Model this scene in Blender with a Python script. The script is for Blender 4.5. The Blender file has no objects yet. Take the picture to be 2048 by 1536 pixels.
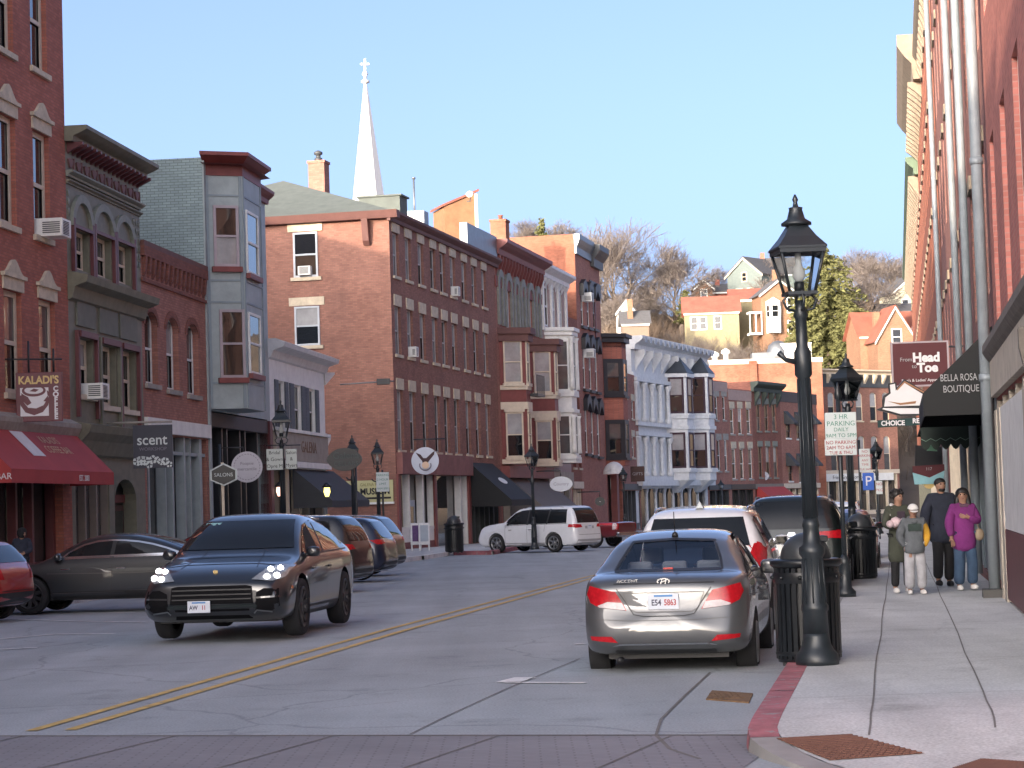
import bpy, bmesh, math, random
from math import sin, cos, pi, radians, atan2, sqrt
from mathutils import Vector, Matrix, Euler
from mathutils.bvhtree import BVHTree
random.seed(7)
SC = bpy.context.scene
COL = SC.collection
# ------------------------------------------------------------------ camera
FPX, HZ, ROLL, CAMH = 4380.0, 1010.0, radians(1.8), 1.7
PITCH = math.atan((HZ - 768) / FPX)
CAM_R = Matrix.Rotation(pi / 2 + PITCH, 3, 'X') @ Matrix.Rotation(-ROLL, 3, 'Z')
CAM_P = Vector((0, 0, CAMH))
cam_d = bpy.data.cameras.new('camera')
cam_d.sensor_width = 36.0
cam_d.lens = FPX / 2048 * 36.0
cam_d.clip_start = 0.5
cam_d.clip_end = 3000
cam = bpy.data.objects.new('camera', cam_d)
COL.objects.link(cam)
cam.matrix_world = Matrix.Translation(CAM_P) @ CAM_R.to_4x4()
SC.camera = cam

def ray(px, py):
    return CAM_R @ Vector(((px - 1024) / FPX, -(py - 768) / FPX, -1))

def at(px, py, Y):
    d = ray(px, py)
    return CAM_P + d * (Y / d.y)

def zr(Y):                                   # street level: flat near us, then gently falling away
    return -0.0046 * min(max(0, Y - 30), 150)

def gnd(px, py, dz=0.0):
    d = ray(px, py)
    Y = 20.0
    for _ in range(60):
        Y = (zr(Y) + dz - CAMH) / (d.z / d.y)
    return CAM_P + d * (Y / d.y)

def proj(P):
    v = CAM_R.transposed() @ (Vector(P) - CAM_P)
    return 1024 - v.x / v.z * FPX, 768 + v.y / v.z * FPX

# ------------------------------------------------------------------ materials
MATS = {}
ALB = 1.15
def lin(c):
    return tuple(c) + (1.0,) if len(c) == 3 else c

def hexc(h):
    v = [int(h[i:i + 2], 16) / 255 for i in (0, 2, 4)]
    return tuple(x / 12.92 if x <= 0.04045 else ((x + 0.055) / 1.055) ** 2.4 for x in v)

def mat(name, col, rough=0.7, var=0.12, vscale=3.0, metal=0.0, spec=0.5, coat=0.0, bump=0.0, bscale=40.0,
        emit=None, estr=0.0, fine=0.0, ior=1.5):
    if name in MATS: return MATS[name]
    if not emit and metal == 0: col = tuple(min(.8, x * ALB) for x in col)
    m = bpy.data.materials.new(name); m.use_nodes = True
    nt = m.node_tree; N = nt.nodes; L = nt.links
    b = N['Principled BSDF']
    b.inputs['Roughness'].default_value = rough
    b.inputs['Metallic'].default_value = metal
    b.inputs['Specular IOR Level'].default_value = spec
    b.inputs['IOR'].default_value = ior
    b.inputs['Coat Weight'].default_value = coat
    b.inputs['Coat Roughness'].default_value = 0.03
    if emit:
        b.inputs['Emission Color'].default_value = lin(emit)
        b.inputs['Emission Strength'].default_value = estr
    if var > 0:
        tc = N.new('ShaderNodeTexCoord')
        no = N.new('ShaderNodeTexNoise'); no.inputs['Scale'].default_value = vscale
        no.inputs['Detail'].default_value = 6; no.inputs['Roughness'].default_value = 0.65
        L.new(tc.outputs['Object'], no.inputs['Vector'])
        mp = N.new('ShaderNodeMapRange')
        mp.inputs['From Min'].default_value = 0.3; mp.inputs['From Max'].default_value = 0.7
        mp.inputs['To Min'].default_value = 1 - var; mp.inputs['To Max'].default_value = 1 + var
        L.new(no.outputs['Fac'], mp.inputs['Value'])
        mx = N.new('ShaderNodeVectorMath'); mx.operation = 'SCALE'
        mx.inputs[0].default_value = col[:3]
        L.new(mp.outputs['Result'], mx.inputs['Scale'])
        L.new(mx.outputs['Vector'], b.inputs['Base Color'])
        if bump > 0:
            n2 = N.new('ShaderNodeTexNoise'); n2.inputs['Scale'].default_value = bscale; n2.inputs['Detail'].default_value = 4
            L.new(tc.outputs['Object'], n2.inputs['Vector'])
            bp = N.new('ShaderNodeBump'); bp.inputs['Strength'].default_value = bump; bp.inputs['Distance'].default_value = 0.02
            L.new(n2.outputs['Fac'], bp.inputs['Height']); L.new(bp.outputs['Normal'], b.inputs['Normal'])
    else:
        b.inputs['Base Color'].default_value = lin(col)
    MATS[name] = m
    return m

def brick_mat(name, col, mortar=None, var=0.22, big=0.5, scale=1.0, contrast=0.16, stain=None):
    """bricks laid along (x+y) and z of the object, with weathering in large patches"""
    if name in MATS: return MATS[name]
    m = bpy.data.materials.new(name); m.use_nodes = True
    nt = m.node_tree; N = nt.nodes; L = nt.links
    b = N['Principled BSDF']; b.inputs['Roughness'].default_value = 0.88
    b.inputs['Specular IOR Level'].default_value = 0.25
    tc = N.new('ShaderNodeTexCoord'); sp = N.new('ShaderNodeSeparateXYZ')
    L.new(tc.outputs['Object'], sp.inputs[0])
    ad = N.new('ShaderNodeMath'); ad.operation = 'ADD'
    L.new(sp.outputs['X'], ad.inputs[0]); L.new(sp.outputs['Y'], ad.inputs[1])
    cb = N.new('ShaderNodeCombineXYZ'); L.new(ad.outputs[0], cb.inputs['X']); L.new(sp.outputs['Z'], cb.inputs['Y'])
    br = N.new('ShaderNodeTexBrick')
    br.inputs['Scale'].default_value = 1.0 / scale
    br.inputs['Brick Width'].default_value = 0.23; br.inputs['Row Height'].default_value = 0.078
    br.inputs['Mortar Size'].default_value = 0.009; br.inputs['Mortar Smooth'].default_value = 0.3
    br.inputs['Bias'].default_value = -0.1
    c = Vector(col) * ALB
    br.inputs['Color1'].default_value = lin(tuple(c * (1 + contrast))); br.inputs['Color2'].default_value = lin(tuple(c * (1 - contrast)))
    mo = mortar if mortar else tuple(c * 0.55 + Vector((0.12, 0.11, 0.10)) * 0.5)
    br.inputs['Mortar'].default_value = lin(tuple(mo))
    L.new(cb.outputs[0], br.inputs['Vector'])
    no = N.new('ShaderNodeTexNoise'); no.inputs['Scale'].default_value = big; no.inputs['Detail'].default_value = 8
    no.inputs['Roughness'].default_value = 0.7
    L.new(tc.outputs['Object'], no.inputs['Vector'])
    mp = N.new('ShaderNodeMapRange'); mp.inputs['From Min'].default_value = 0.3; mp.inputs['From Max'].default_value = 0.7
    mp.inputs['To Min'].default_value = 1 - var; mp.inputs['To Max'].default_value = 1 + var
    L.new(no.outputs['Fac'], mp.inputs['Value'])
    sc = N.new('ShaderNodeVectorMath'); sc.operation = 'SCALE'
    L.new(br.outputs['Color'], sc.inputs[0]); L.new(mp.outputs['Result'], sc.inputs['Scale'])
    out = sc.outputs['Vector']
    if stain:
        n3 = N.new('ShaderNodeTexNoise'); n3.inputs['Scale'].default_value = 0.35; n3.inputs['Detail'].default_value = 9
        n3.inputs['Roughness'].default_value = 0.75
        mpn = N.new('ShaderNodeMapping'); mpn.inputs['Location'].default_value = (3.1, 1.7, 9)
        L.new(tc.outputs['Object'], mpn.inputs['Vector']); L.new(mpn.outputs[0], n3.inputs['Vector'])
        r3 = N.new('ShaderNodeMapRange'); r3.inputs['From Min'].default_value = 0.5; r3.inputs['From Max'].default_value = 0.72
        r3.inputs['To Max'].default_value = 0.6
        L.new(n3.outputs['Fac'], r3.inputs['Value'])
        mx = N.new('ShaderNodeMix'); mx.data_type = 'RGBA'
        L.new(r3.outputs['Result'], mx.inputs['Factor'])
        L.new(out, mx.inputs[6]); mx.inputs[7].default_value = lin(stain)
        out = mx.outputs[2]
    L.new(out, b.inputs['Base Color'])
    bp = N.new('ShaderNodeBump'); bp.inputs['Strength'].default_value = 0.5; bp.inputs['Distance'].default_value = 0.01
    L.new(br.outputs['Fac'], bp.inputs['Height']); bp.invert = True
    L.new(bp.outputs['Normal'], b.inputs['Normal'])
    MATS[name] = m
    return m

def glass_mat(name, col=(0.012, 0.014, 0.017), wav=0.0, rough=0.02, spec=0.5, ior=1.75, coat=0.0):
    """window glass seen from outside: a dark room behind a reflecting, slightly wavy pane"""
    if name in MATS: return MATS[name]
    m = mat(name, col, rough=rough, var=0.25, vscale=0.9, spec=spec, ior=ior, coat=coat)
    if wav > 0:
        nt = m.node_tree; N = nt.nodes; L = nt.links; b = N['Principled BSDF']
        tc = N.new('ShaderNodeTexCoord'); n2 = N.new('ShaderNodeTexNoise'); n2.inputs['Scale'].default_value = 0.9
        n2.inputs['Detail'].default_value = 1
        L.new(tc.outputs['Object'], n2.inputs['Vector'])
        bp = N.new('ShaderNodeBump'); bp.inputs['Strength'].default_value = wav; bp.inputs['Distance'].default_value = 0.03
        L.new(n2.outputs['Fac'], bp.inputs['Height']); L.new(bp.outputs['Normal'], b.inputs['Normal'])
    return m

# ------------------------------------------------------------------ mesh builder
SPLIT = {'bracket', 'column', 'pilaster', 'shop_front_post', 'shop_front_column', 'shop_front_frame', 'shutter', 'window_hood', 'leg', 'shop_window_frame', 'bay_moulding', 'trim'}
class MB:
    def __init__(s): s.v = []; s.f = []; s.m = []; s.cur = 0; s.smooth = []; s.sm = False
    def add(s, vs, fs):
        o = len(s.v); s.v += [tuple(v) for v in vs]
        for f in fs:
            s.f.append([i + o for i in f]); s.m.append(s.cur); s.smooth.append(s.sm)
        return s
    def quad(s, a, b, c, d): return s.add([a, b, c, d], [(0, 1, 2, 3)])
    def box(s, x0, x1, y0, y1, z0, z1):
        if x0 > x1: x0, x1 = x1, x0
        if y0 > y1: y0, y1 = y1, y0
        if z0 > z1: z0, z1 = z1, z0
        v = [(x, y, z) for z in (z0, z1) for y in (y0, y1) for x in (x0, x1)]
        return s.add(v, [(0, 2, 3, 1), (4, 5, 7, 6), (0, 1, 5, 4), (2, 6, 7, 3), (0, 4, 6, 2), (1, 3, 7, 5)])
    def prism(s, poly, ax, a0, a1):
        """polygon extruded along axis ax ('x','y','z'); poly is 2-d in the other two axes, in order"""
        n = len(poly)
        def P(p, a):
            return (a, p[0], p[1]) if ax == 'x' else (p[0], a, p[1]) if ax == 'y' else (p[0], p[1], a)
        v = [P(p, a0) for p in poly] + [P(p, a1) for p in poly]
        area = sum(poly[i][0] * poly[(i + 1) % n][1] - poly[(i + 1) % n][0] * poly[i][1] for i in range(n))
        fl = (area > 0) ^ (ax == 'y') ^ (a1 < a0)
        f = [tuple(range(n)), tuple(range(2 * n - 1, n - 1, -1))] + [(i, n + i, n + (i + 1) % n, (i + 1) % n) for i in range(n)]
        if fl: f = [t[::-1] for t in f]
        return s.add(v, f)
    def lathe(s, prof, cx=0, cy=0, n=16, a0=0, sm=True, cap=True):
        """prof: list of (r, z) from bottom to top"""
        old = s.sm; s.sm = sm
        k = len(prof)
        v = [(cx + r * cos(a0 + 2 * pi * i / n), cy + r * sin(a0 + 2 * pi * i / n), z) for r, z in prof for i in range(n)]
        f = [(j * n + i, j * n + (i + 1) % n, (j + 1) * n + (i + 1) % n, (j + 1) * n + i) for j in range(k - 1) for i in range(n)]
        s.add(v, f)
        s.sm = False
        if cap:
            o = len(s.v) - len(v)
            s.f.append([o + i for i in range(n)][::-1]); s.m.append(s.cur); s.smooth.append(False)
            s.f.append([o + (k - 1) * n + i for i in range(n)]); s.m.append(s.cur); s.smooth.append(False)
        s.sm = old
        return s
    def tube(s, pts, r, n=8, sm=True, caps=True):
        pts = [Vector(p) for p in pts]; rs = r if isinstance(r, (list, tuple)) else [r] * len(pts)
        old = s.sm; s.sm = sm
        rings = []
        ref = None
        for i, p in enumerate(pts):
            d = (pts[min(i + 1, len(pts) - 1)] - pts[max(i - 1, 0)]).normalized()
            if ref is None:
                ref = Vector((0, 0, 1)) if abs(d.z) < 0.9 else Vector((1, 0, 0))
            u = d.cross(ref).normalized(); w = u.cross(d).normalized(); ref = w
            rings.append([p + (u * cos(2 * pi * k / n) + w * sin(2 * pi * k / n)) * rs[i] for k in range(n)])
        v = [q for rg in rings for q in rg]
        f = [(j * n + k, j * n + (k + 1) % n, (j + 1) * n + (k + 1) % n, (j + 1) * n + k) for j in range(len(pts) - 1) for k in range(n)]
        f = [t[::-1] for t in f]
        if caps: f += [tuple(range(n)), tuple(range(len(v) - 1, len(v) - n - 1, -1))]
        s.add(v, f); s.sm = old
        return s
    def sphere(s, c, r, nu=16, nv=10, sx=1, sy=1, sz=1, z0=-1.0):
        prof = []
        for j in range(nv + 1):
            t = z0 + (1 - z0) * j / nv
            prof.append((max(1e-4, r * sqrt(max(0, 1 - t * t))), r * t))
        o = len(s.v); s.lathe(prof, 0, 0, nu)
        for i in range(o, len(s.v)):
            x, y, z = s.v[i]; s.v[i] = (c[0] + x * sx, c[1] + y * sy, c[2] + z * sz)
        return s
    def xf(s, M, start=0):
        for i in range(start, len(s.v)): s.v[i] = tuple(M @ Vector(s.v[i]))
        return s
    def build(s, name, mats, parent=None, loc=None, bevel=0, bseg=2):
        if name in SPLIT:
            par = list(range(len(s.v)))
            def root(i):
                while par[i] != i: par[i] = par[par[i]]; i = par[i]
                return i
            for f in s.f:
                for i in f[1:]: par[root(i)] = root(f[0])
            grp = {}
            for k, f in enumerate(s.f): grp.setdefault(root(f[0]), []).append(k)
            if len(grp) > 1:
                out = None
                for ks in grp.values():
                    p = MB(); mp = {}
                    for k in ks:
                        q = []
                        for i in s.f[k]:
                            if i not in mp: mp[i] = len(p.v); p.v.append(s.v[i])
                            q.append(mp[i])
                        p.f.append(q); p.m.append(s.m[k]); p.smooth.append(s.smooth[k])
                    out = p._build(name, mats, parent, loc, bevel, bseg)
                return out
        return s._build(name, mats, parent, loc, bevel, bseg)
    def _build(s, name, mats, parent=None, loc=None, bevel=0, bseg=2):
        me = bpy.data.meshes.new(name)
        me.from_pydata(s.v, [], s.f); me.update()
        for m in (mats if isinstance(mats, (list, tuple)) else [mats]): me.materials.append(m)
        me.polygons.foreach_set('material_index', s.m)
        me.polygons.foreach_set('use_smooth', s.smooth)
        o = bpy.data.objects.new(name, me); COL.objects.link(o)
        if parent: o.parent = parent
        if loc is not None: o.location = loc
        if bevel:
            b = o.modifiers.new('bevel', 'BEVEL'); b.width = bevel; b.segments = bseg; b.limit_method = 'ANGLE'; b.angle_limit = radians(40)
            b.harden_normals = False
        return o

def tag(o, label, cat, group=None):
    o['label'] = label; o['category'] = cat
    if group: o['group'] = group
    return o

def thing(name, label, cat, loc=(0, 0, 0), rz=0.0, group=None):
    o = bpy.data.objects.new(name, None); COL.objects.link(o)
    o.empty_display_size = 0.3
    o.location = loc; o.rotation_euler = (0, 0, rz)
    return tag(o, label, cat, group)

def setting(o, kind='structure'):
    o['kind'] = kind
    return o

def kids(o): return [c for c in bpy.data.objects if c.parent == o]

def copy_tree(o, parent=None):
    ch = kids(o)
    c = o.copy(); COL.objects.link(c)
    if parent: c.parent = parent
    for k in ch: copy_tree(k, c)
    return c

def text(name, body, size, material, parent, loc, rot=(pi / 2, 0, 0), align='CENTER', ext=0.004, sx=1.0, bold=0.0, shear=0.0, space=1.0, lspace=1.0):
    cu = bpy.data.curves.new(name, 'FONT'); cu.body = body; cu.size = size; cu.align_x = align; cu.align_y = 'CENTER'
    cu.extrude = ext; cu.offset = bold; cu.shear = shear; cu.space_character = space; cu.space_line = lspace
    cu.resolution_u = 4
    t = bpy.data.objects.new('tmp_text', cu); COL.objects.link(t)
    dg = bpy.context.evaluated_depsgraph_get()
    me = bpy.data.meshes.new_from_object(t.evaluated_get(dg))
    bpy.data.objects.remove(t)
    o = bpy.data.objects.new(name, me); COL.objects.link(o)
    me.materials.clear(); me.materials.append(material)
    o.location = loc; o.rotation_euler = rot; o.scale = (sx, 1, 1)
    if parent: o.parent = parent
    return o

# ------------------------------------------------------------------ world and sun
SUN_EL = radians(9.5)
SUN_DIR = Vector((-0.52, -0.85, 0)).normalized() * cos(SUN_EL) + Vector((0, 0, sin(SUN_EL)))   # towards the sun
w = bpy.data.worlds.new('World'); SC.world = w; w.use_nodes = True
wn = w.node_tree.nodes; wl = w.node_tree.links
sky = wn.new('ShaderNodeTexSky'); sky.sky_type = 'NISHITA'; sky.sun_disc = False
sky.sun_elevation = SUN_EL
sky.sun_rotation = atan2(SUN_DIR.x, SUN_DIR.y)
sky.air_density = 0.27; sky.dust_density = 5.6; sky.ozone_density = 1.0; sky.altitude = 200
wl.new(sky.outputs[0], wn['Background'].inputs[0])
wn['Background'].inputs[1].default_value = 0.15
sd = bpy.data.lights.new('sun', 'SUN'); sd.energy = 2.0; sd.angle = radians(0.53); sd.color = (.66, 0.53, 0.39)
so = bpy.data.objects.new('sun', sd); COL.objects.link(so)
so.rotation_euler = (-SUN_DIR).to_track_quat('-Z', 'Y').to_euler(); so.location = (-30, -30, 40)
SC.view_settings.view_transform = 'Standard'; SC.view_settings.look = 'None'
SC.view_settings.gamma = 1; SC.view_settings.exposure = 2.2
SC.render.engine = 'CYCLES'
SC.cycles.use_denoising = True
SC.cycles.max_bounces = 6; SC.cycles.transparent_max_bounces = 8
# ------------------------------------------------------------------ shared building materials
BRICK1 = brick_mat('brick_red', (0.35, 0.125, 0.088), var=0.16, big=0.6, stain=(0.17, 0.075, 0.06))
BRICK2 = brick_mat('brick_brown', (0.25, 0.122, 0.092), var=0.18, big=0.45, stain=(0.15, 0.085, 0.072))
BRICK3 = brick_mat('brick_rose', (0.325, 0.15, 0.113), var=0.16, big=0.7)
BRICK4 = brick_mat('brick_dark', (0.225, 0.09, 0.066), var=0.2, big=0.6)
BRICK_O = brick_mat('brick_orange', (0.265, 0.098, 0.06), var=0.3, big=0.35, stain=(0.46, 0.25, 0.16))
BRICK_G = brick_mat('brick_painted_blue_grey', (0.25, 0.315, 0.315), mortar=(0.15, 0.19, 0.19), var=0.14, big=0.8, scale=1.15, contrast=0.1)
STONE = mat('cream_stone', (0.50, 0.43, 0.32), rough=0.85, var=0.18, vscale=4, bump=0.2)
STONE2 = mat('grey_stone', (0.30, 0.275, 0.24), rough=0.85, var=0.2, vscale=4, bump=0.2)
GREEN = mat('olive_paint', (0.155, 0.152, 0.108), rough=0.6, var=0.2, vscale=3)
GREEN2 = mat('pale_olive_paint', (0.195, 0.205, 0.165), rough=0.6, var=0.15, vscale=6)
MAROON = mat('maroon_paint', (0.105, 0.027, 0.03), rough=0.5, var=0.15)
GREYP = mat('blue_grey_paint', (0.28, 0.325, 0.325), rough=0.55, var=0.14, vscale=2.2)
GREYP2 = mat('dark_blue_grey_paint', (0.2, 0.245, 0.265), rough=0.55, var=0.1)
WHITE = mat('white_paint', (0.72, 0.71, 0.655), rough=0.55, var=0.1, vscale=2.5)
WHITE2 = mat('cool_white_paint', (0.60, 0.605, 0.60), rough=0.5, var=0.13, vscale=3)
CREAM = mat('cream_paint', (0.56, 0.48, 0.37), rough=0.6, var=0.12)
PINK = mat('pink_beige_panel', (0.36, 0.25, 0.215), rough=0.7, var=0.1)
DKRED = mat('dark_red_paint', (0.17, 0.045, 0.04), rough=0.55, var=0.15)
BLACKP = mat('black_paint', (0.018, 0.02, 0.024), rough=0.4, var=0.15)
DKGREY = mat('dark_grey_paint', (0.05, 0.055, 0.06), rough=0.5, var=0.15)
TAR = mat('roof_tar', (0.06, 0.06, 0.062), rough=0.9, var=0.25, vscale=1.5)
SHINGLE = mat('grey_green_shingle', (0.11, 0.128, 0.118), rough=0.95, var=0.16, vscale=1.6, bump=0.3, bscale=9)
REDROOF = mat('red_roof', (0.25, 0.085, 0.06), rough=0.85, var=0.22, vscale=0.9)
METAL = mat('galvanised_metal', (0.2, 0.215, 0.23), rough=0.45, var=0.12, metal=0.6)
WOODO = mat('orange_clapboard', (0.24, 0.125, 0.065), rough=0.8, var=0.2, vscale=2)
DARKIN = mat('dark_interior', (0.022, 0.02, 0.019), rough=0.8, var=0.4, vscale=1.2)
G_DARK = glass_mat('glass_dark', wav=0.12)
G_BLIND = glass_mat('glass_over_blind', (0.30, 0.30, 0.30), wav=0.12)
G_CURT = glass_mat('glass_over_curtain', (0.09, 0.088, 0.088), wav=0.12)
G_SHOP = glass_mat('shop_glass', (0.03, 0.029, 0.028), wav=0.05)
G_WARM = glass_mat('glass_over_warm_room', (0.045, 0.032, 0.025), wav=0.1)
GLASS_SET = [G_DARK, G_BLIND, G_CURT, G_SHOP, G_WARM]

class Facade:
    def __init__(s, xl, Dl, xr, Dr, flip=False):
        A = at(xl, HZ - 0.0314 * (xl - 1024), Dl); B = at(xr, HZ - 0.0314 * (xr - 1024), Dr)
        A.z = zr(Dl) ; B.z = A.z
        s.o = A.copy(); s.u = (B - A).normalized(); s.L = (B - A).length
        s.n = Vector((s.u.y, -s.u.x, 0))            # towards the street (local -y)
        s.a = atan2(s.u.y, s.u.x)
    def at(s, px, py, off=0.0):
        d = ray(px, py)
        P0 = s.o + s.n * off
        t = (P0 - CAM_P).dot(s.n) / d.dot(s.n)
        P = CAM_P + d * t
        return (P - P0).dot(s.u), P.z - s.o.z
    def w(s, sx, y, z):                               # local -> world
        return s.o + s.u * sx - s.n * y + Vector((0, 0, z))

class Bld:
    def __init__(b, name, label, F, H, depth=14, wm=None, cat='building', s0=0.0, s1=None, group=None, side_m=None):
        b.F = F; b.s0 = s0; b.s1 = F.L if s1 is None else s1; b.H = H; b.D = depth; b.wm = wm or BRICK2; b.sm = side_m
        b.root = thing(name, label, cat, tuple(F.o), F.a, group)
        b.holes = []; b.arch = []; b.zb = -1.0
    def hole(b, s0, s1, z0, z1, d=0.16): b.holes.append((s0, s1, z0, z1, d))
    def px(b, xl, xr, yt, yb, off=0.0):
        ym = (yt + yb) / 2; xm = (xl + xr) / 2
        return b.F.at(xl, ym, off)[0], b.F.at(xr, ym, off)[0], b.F.at(xm, yb, off)[1], b.F.at(xm, yt, off)[1]
    def win(b, r, fm=None, lintel=None, sill=None, arch=0.0, depth=0.16, up=None, lo=None, fw=0.07, mid=0.5, lh=0.28, lx=0.12, y=0.0, cut=True, parent=None, sash=True, mull=0, name='window', ped=False):
        s0, s1, z0, z1 = r
        fm = fm or WHITE
        if cut: b.hole(s0, s1, z0, z1, depth)
        if arch: b.arch.append((s0, s1, z1, arch, depth, y))
        yb = y + depth
        up = random.choice([0, 0, 1, 2, 0]) if up is None else up
        lo = random.choice([0, 0, 2]) if lo is None else lo
        g = MB(); zm = z0 + (z1 - z0) * mid
        if not sash: zm = z0
        for (za, zb, k, yy) in ((zm, z1, up, yb - 0.03), (z0, zm, lo, yb - 0.005)):
            if zb - za < 0.02: continue
            g.cur = k; t1, t2 = random.uniform(-.006, .006), random.uniform(-.004, .004)
            g.quad((s0, yy + t1, za), (s1, yy - t1, za), (s1, yy - t1 + t2, zb), (s0, yy + t1 + t2, zb))
        wdw = g.build(name, GLASS_SET, parent or b.root)
        f = MB(); y0, y1 = yb - 0.075, yb - 0.04
        f.box(s0, s0 + fw, y0, y1, z0, z1); f.box(s1 - fw, s1, y0, y1, z0, z1)
        f.box(s0 + fw, s1 - fw, y0, y1, z1 - fw, z1); f.box(s0 + fw, s1 - fw, y0, y1, z0, z0 + fw)
        if sash: f.box(s0 + fw, s1 - fw, y0 + .005, y1, zm - fw * .4, zm + fw * .4)
        for k in range(mull):
            sm = s0 + (s1 - s0) * (k + 1) / (mull + 1)
            f.box(sm - fw * .4, sm + fw * .4, y0 + .008, y1, z0 + fw, z1 - fw)
        f.build('frame', fm, wdw)
        if lintel:
            l = MB(); l.box(s0 - lx, s1 + lx, y - 0.05, y + 0.1, z1 + (arch if arch else 0.002), z1 + arch + lh)
            if ped:
                l.box(s0 - lx - .08, s1 + lx + .08, y - 0.11, y + 0.08, z1 + lh, z1 + lh + .09)
                sm = (s0 + s1) / 2; hw = (s1 - s0) / 2 + lx
                pts = [(sm - hw - .06, z1 + lh + .092)] + [(sm + hw * t, z1 + lh + .1 + .34 * (cos(t * pi) * .5 + .5) ** 1.3) for t in [-1 + i / 8 for i in range(17)]] + [(sm + hw + .06, z1 + lh + .092)]
                l.prism(pts, 'y', y - 0.08, y + 0.06)
            l.build('lintel', lintel, wdw)
        if sill:
            MB().box(s0 - .1, s1 + .1, y - 0.09, y + 0.12, z0 - 0.14, z0 - 0.003).build('sill', sill, wdw)
        return wdw
    def pwin(b, xl, xr, yt, yb, **k): return b.win(b.px(xl, xr, yt, yb), **k)
    def finish(b, roof=None, par=0.35, zfront0=None, roof_mat=None):
        m = MB(); s0, s1, H, D = b.s0, b.s1, b.H, b.D
        z0 = b.zb if zfront0 is None else zfront0
        hs = [h for h in b.holes]
        S = sorted({s0, s1} | {min(max(q, s0), s1) for h in hs for q in h[:2]}); Z = sorted({z0, H} | {min(max(q, z0), H) for h in hs for q in h[2:4]})
        for i in range(len(S) - 1):
            j = 0
            while j < len(Z) - 1:
                sm = (S[i] + S[i + 1]) / 2
                inside = lambda zz: any(h[0] < sm < h[1] and h[2] < zz < h[3] for h in hs)
                if inside((Z[j] + Z[j + 1]) / 2): j += 1; continue
                k = j + 1
                while k < len(Z) - 1 and not inside((Z[k] + Z[k + 1]) / 2): k += 1
                m.quad((S[i], 0, Z[j]), (S[i + 1], 0, Z[j]), (S[i + 1], 0, Z[k]), (S[i], 0, Z[k])); j = k
        for a, c, e, f, d in hs:
            m.quad((a, 0, e), (a, d, e), (a, d, f), (a, 0, f)); m.quad((c, 0, f), (c, d, f), (c, d, e), (c, 0, e))
            m.quad((a, 0, f), (a, d, f), (c, d, f), (c, 0, f)); m.quad((a, d, e), (a, 0, e), (c, 0, e), (c, d, e))
        for a, c, zt, rise, d, yy in b.arch:
            n = 10; sm = (a + c) / 2; hw = (c - a) / 2
            for k in range(n):
                t0, t1 = pi - pi * k / n, pi - pi * (k + 1) / n
                p0 = (sm + hw * cos(t0), zt - rise + rise * sin(t0)); p1 = (sm + hw * cos(t1), zt - rise + rise * sin(t1))
                m.quad((p0[0], yy - .004, p0[1]), (p1[0], yy - .004, p1[1]), (p1[0], yy - .004, zt + .01), (p0[0], yy - .004, zt + .01))
                m.quad((p0[0], yy - .004, p0[1]), (p0[0], yy + d - .078, p0[1]), (p1[0], yy + d - .078, p1[1]), (p1[0], yy - .004, p1[1]))
        if b.sm: m.cur = 1
        zb = b.zb
        m.quad((s0, D, zb), (s0, 0, zb), (s0, 0, H), (s0, D, H)); m.quad((s1, 0, zb), (s1, D, zb), (s1, D, H), (s1, 0, H))
        m.quad((s1, D, zb), (s0, D, zb), (s0, D, H), (s1, D, H))
        # parapet inner faces
        t = 0.25
        m.cur = 0
        if par:
            m.quad((s0, 0, H), (s1, 0, H), (s1 - t, t, H), (s0 + t, t, H)); m.quad((s1, 0, H), (s1, D, H), (s1 - t, D - t, H), (s1 - t, t, H))
            m.quad((s1, D, H), (s0, D, H), (s0 + t, D - t, H), (s1 - t, D - t, H)); m.quad((s0, D, H), (s0, 0, H), (s0 + t, t, H), (s0 + t, D - t, H))
            for A, B_ in (((s0 + t, t), (s1 - t, t)), ((s1 - t, t), (s1 - t, D - t)), ((s1 - t, D - t), (s0 + t, D - t)), ((s0 + t, D - t), (s0 + t, t))):
                m.quad((B_[0], B_[1], H - par), (A[0], A[1], H - par), (A[0], A[1], H), (B_[0], B_[1], H))
        b.wall = m.build('wall', [b.wm, b.sm or b.wm], b.root)
        if not roof:
            b.roof = MB().quad((s0 + t, t, H - par - .004), (s1 - t, t, H - par - .004), (s1 - t, D - t, H - par - .004), (s0 + t, D - t, H - par - .004)).build('roof', roof_mat or TAR, b.root)
        return b.root

def cornice(b, prof, name, m, s0=None, s1=None, ends=0.0):
    """moulding along the facade: prof is a list of (out, z) polygon"""
    s0 = b.s0 if s0 is None else s0; s1 = b.s1 if s1 is None else s1
    return MB().prism([(-o, z) for o, z in prof], 'x', s0 - ends, s1 + ends).build(name, m, b.root)

def std_cornice(b, z, h, out, m, name='cornice', s0=None, s1=None, ends=0.0):
    p = [(0.0, z), (out * .35, z), (out * .4, z + h * .35), (out * .75, z + h * .55), (out, z + h * .75), (out, z + h), (-0.1, z + h)]
    return cornice(b, p, name, m, s0, s1, ends)

def bracket_row(b, n, z0, z1, out, wdt, m, s0=None, s1=None, name='bracket', parent=None):
    s0 = b.s0 if s0 is None else s0; s1 = b.s1 if s1 is None else s1
    mb = MB()
    for k in range(n):
        c = s0 + (s1 - s0) * (k + .5) / n
        mb.prism([(-0.002, z0), (-out * .35, z0 + (z1 - z0) * .3), (-out, z0 + (z1 - z0) * .75), (-out, z1), (-0.002, z1)], 'x', c - wdt / 2, c + wdt / 2)
    return mb.build(name, m, parent or b.root)

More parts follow.
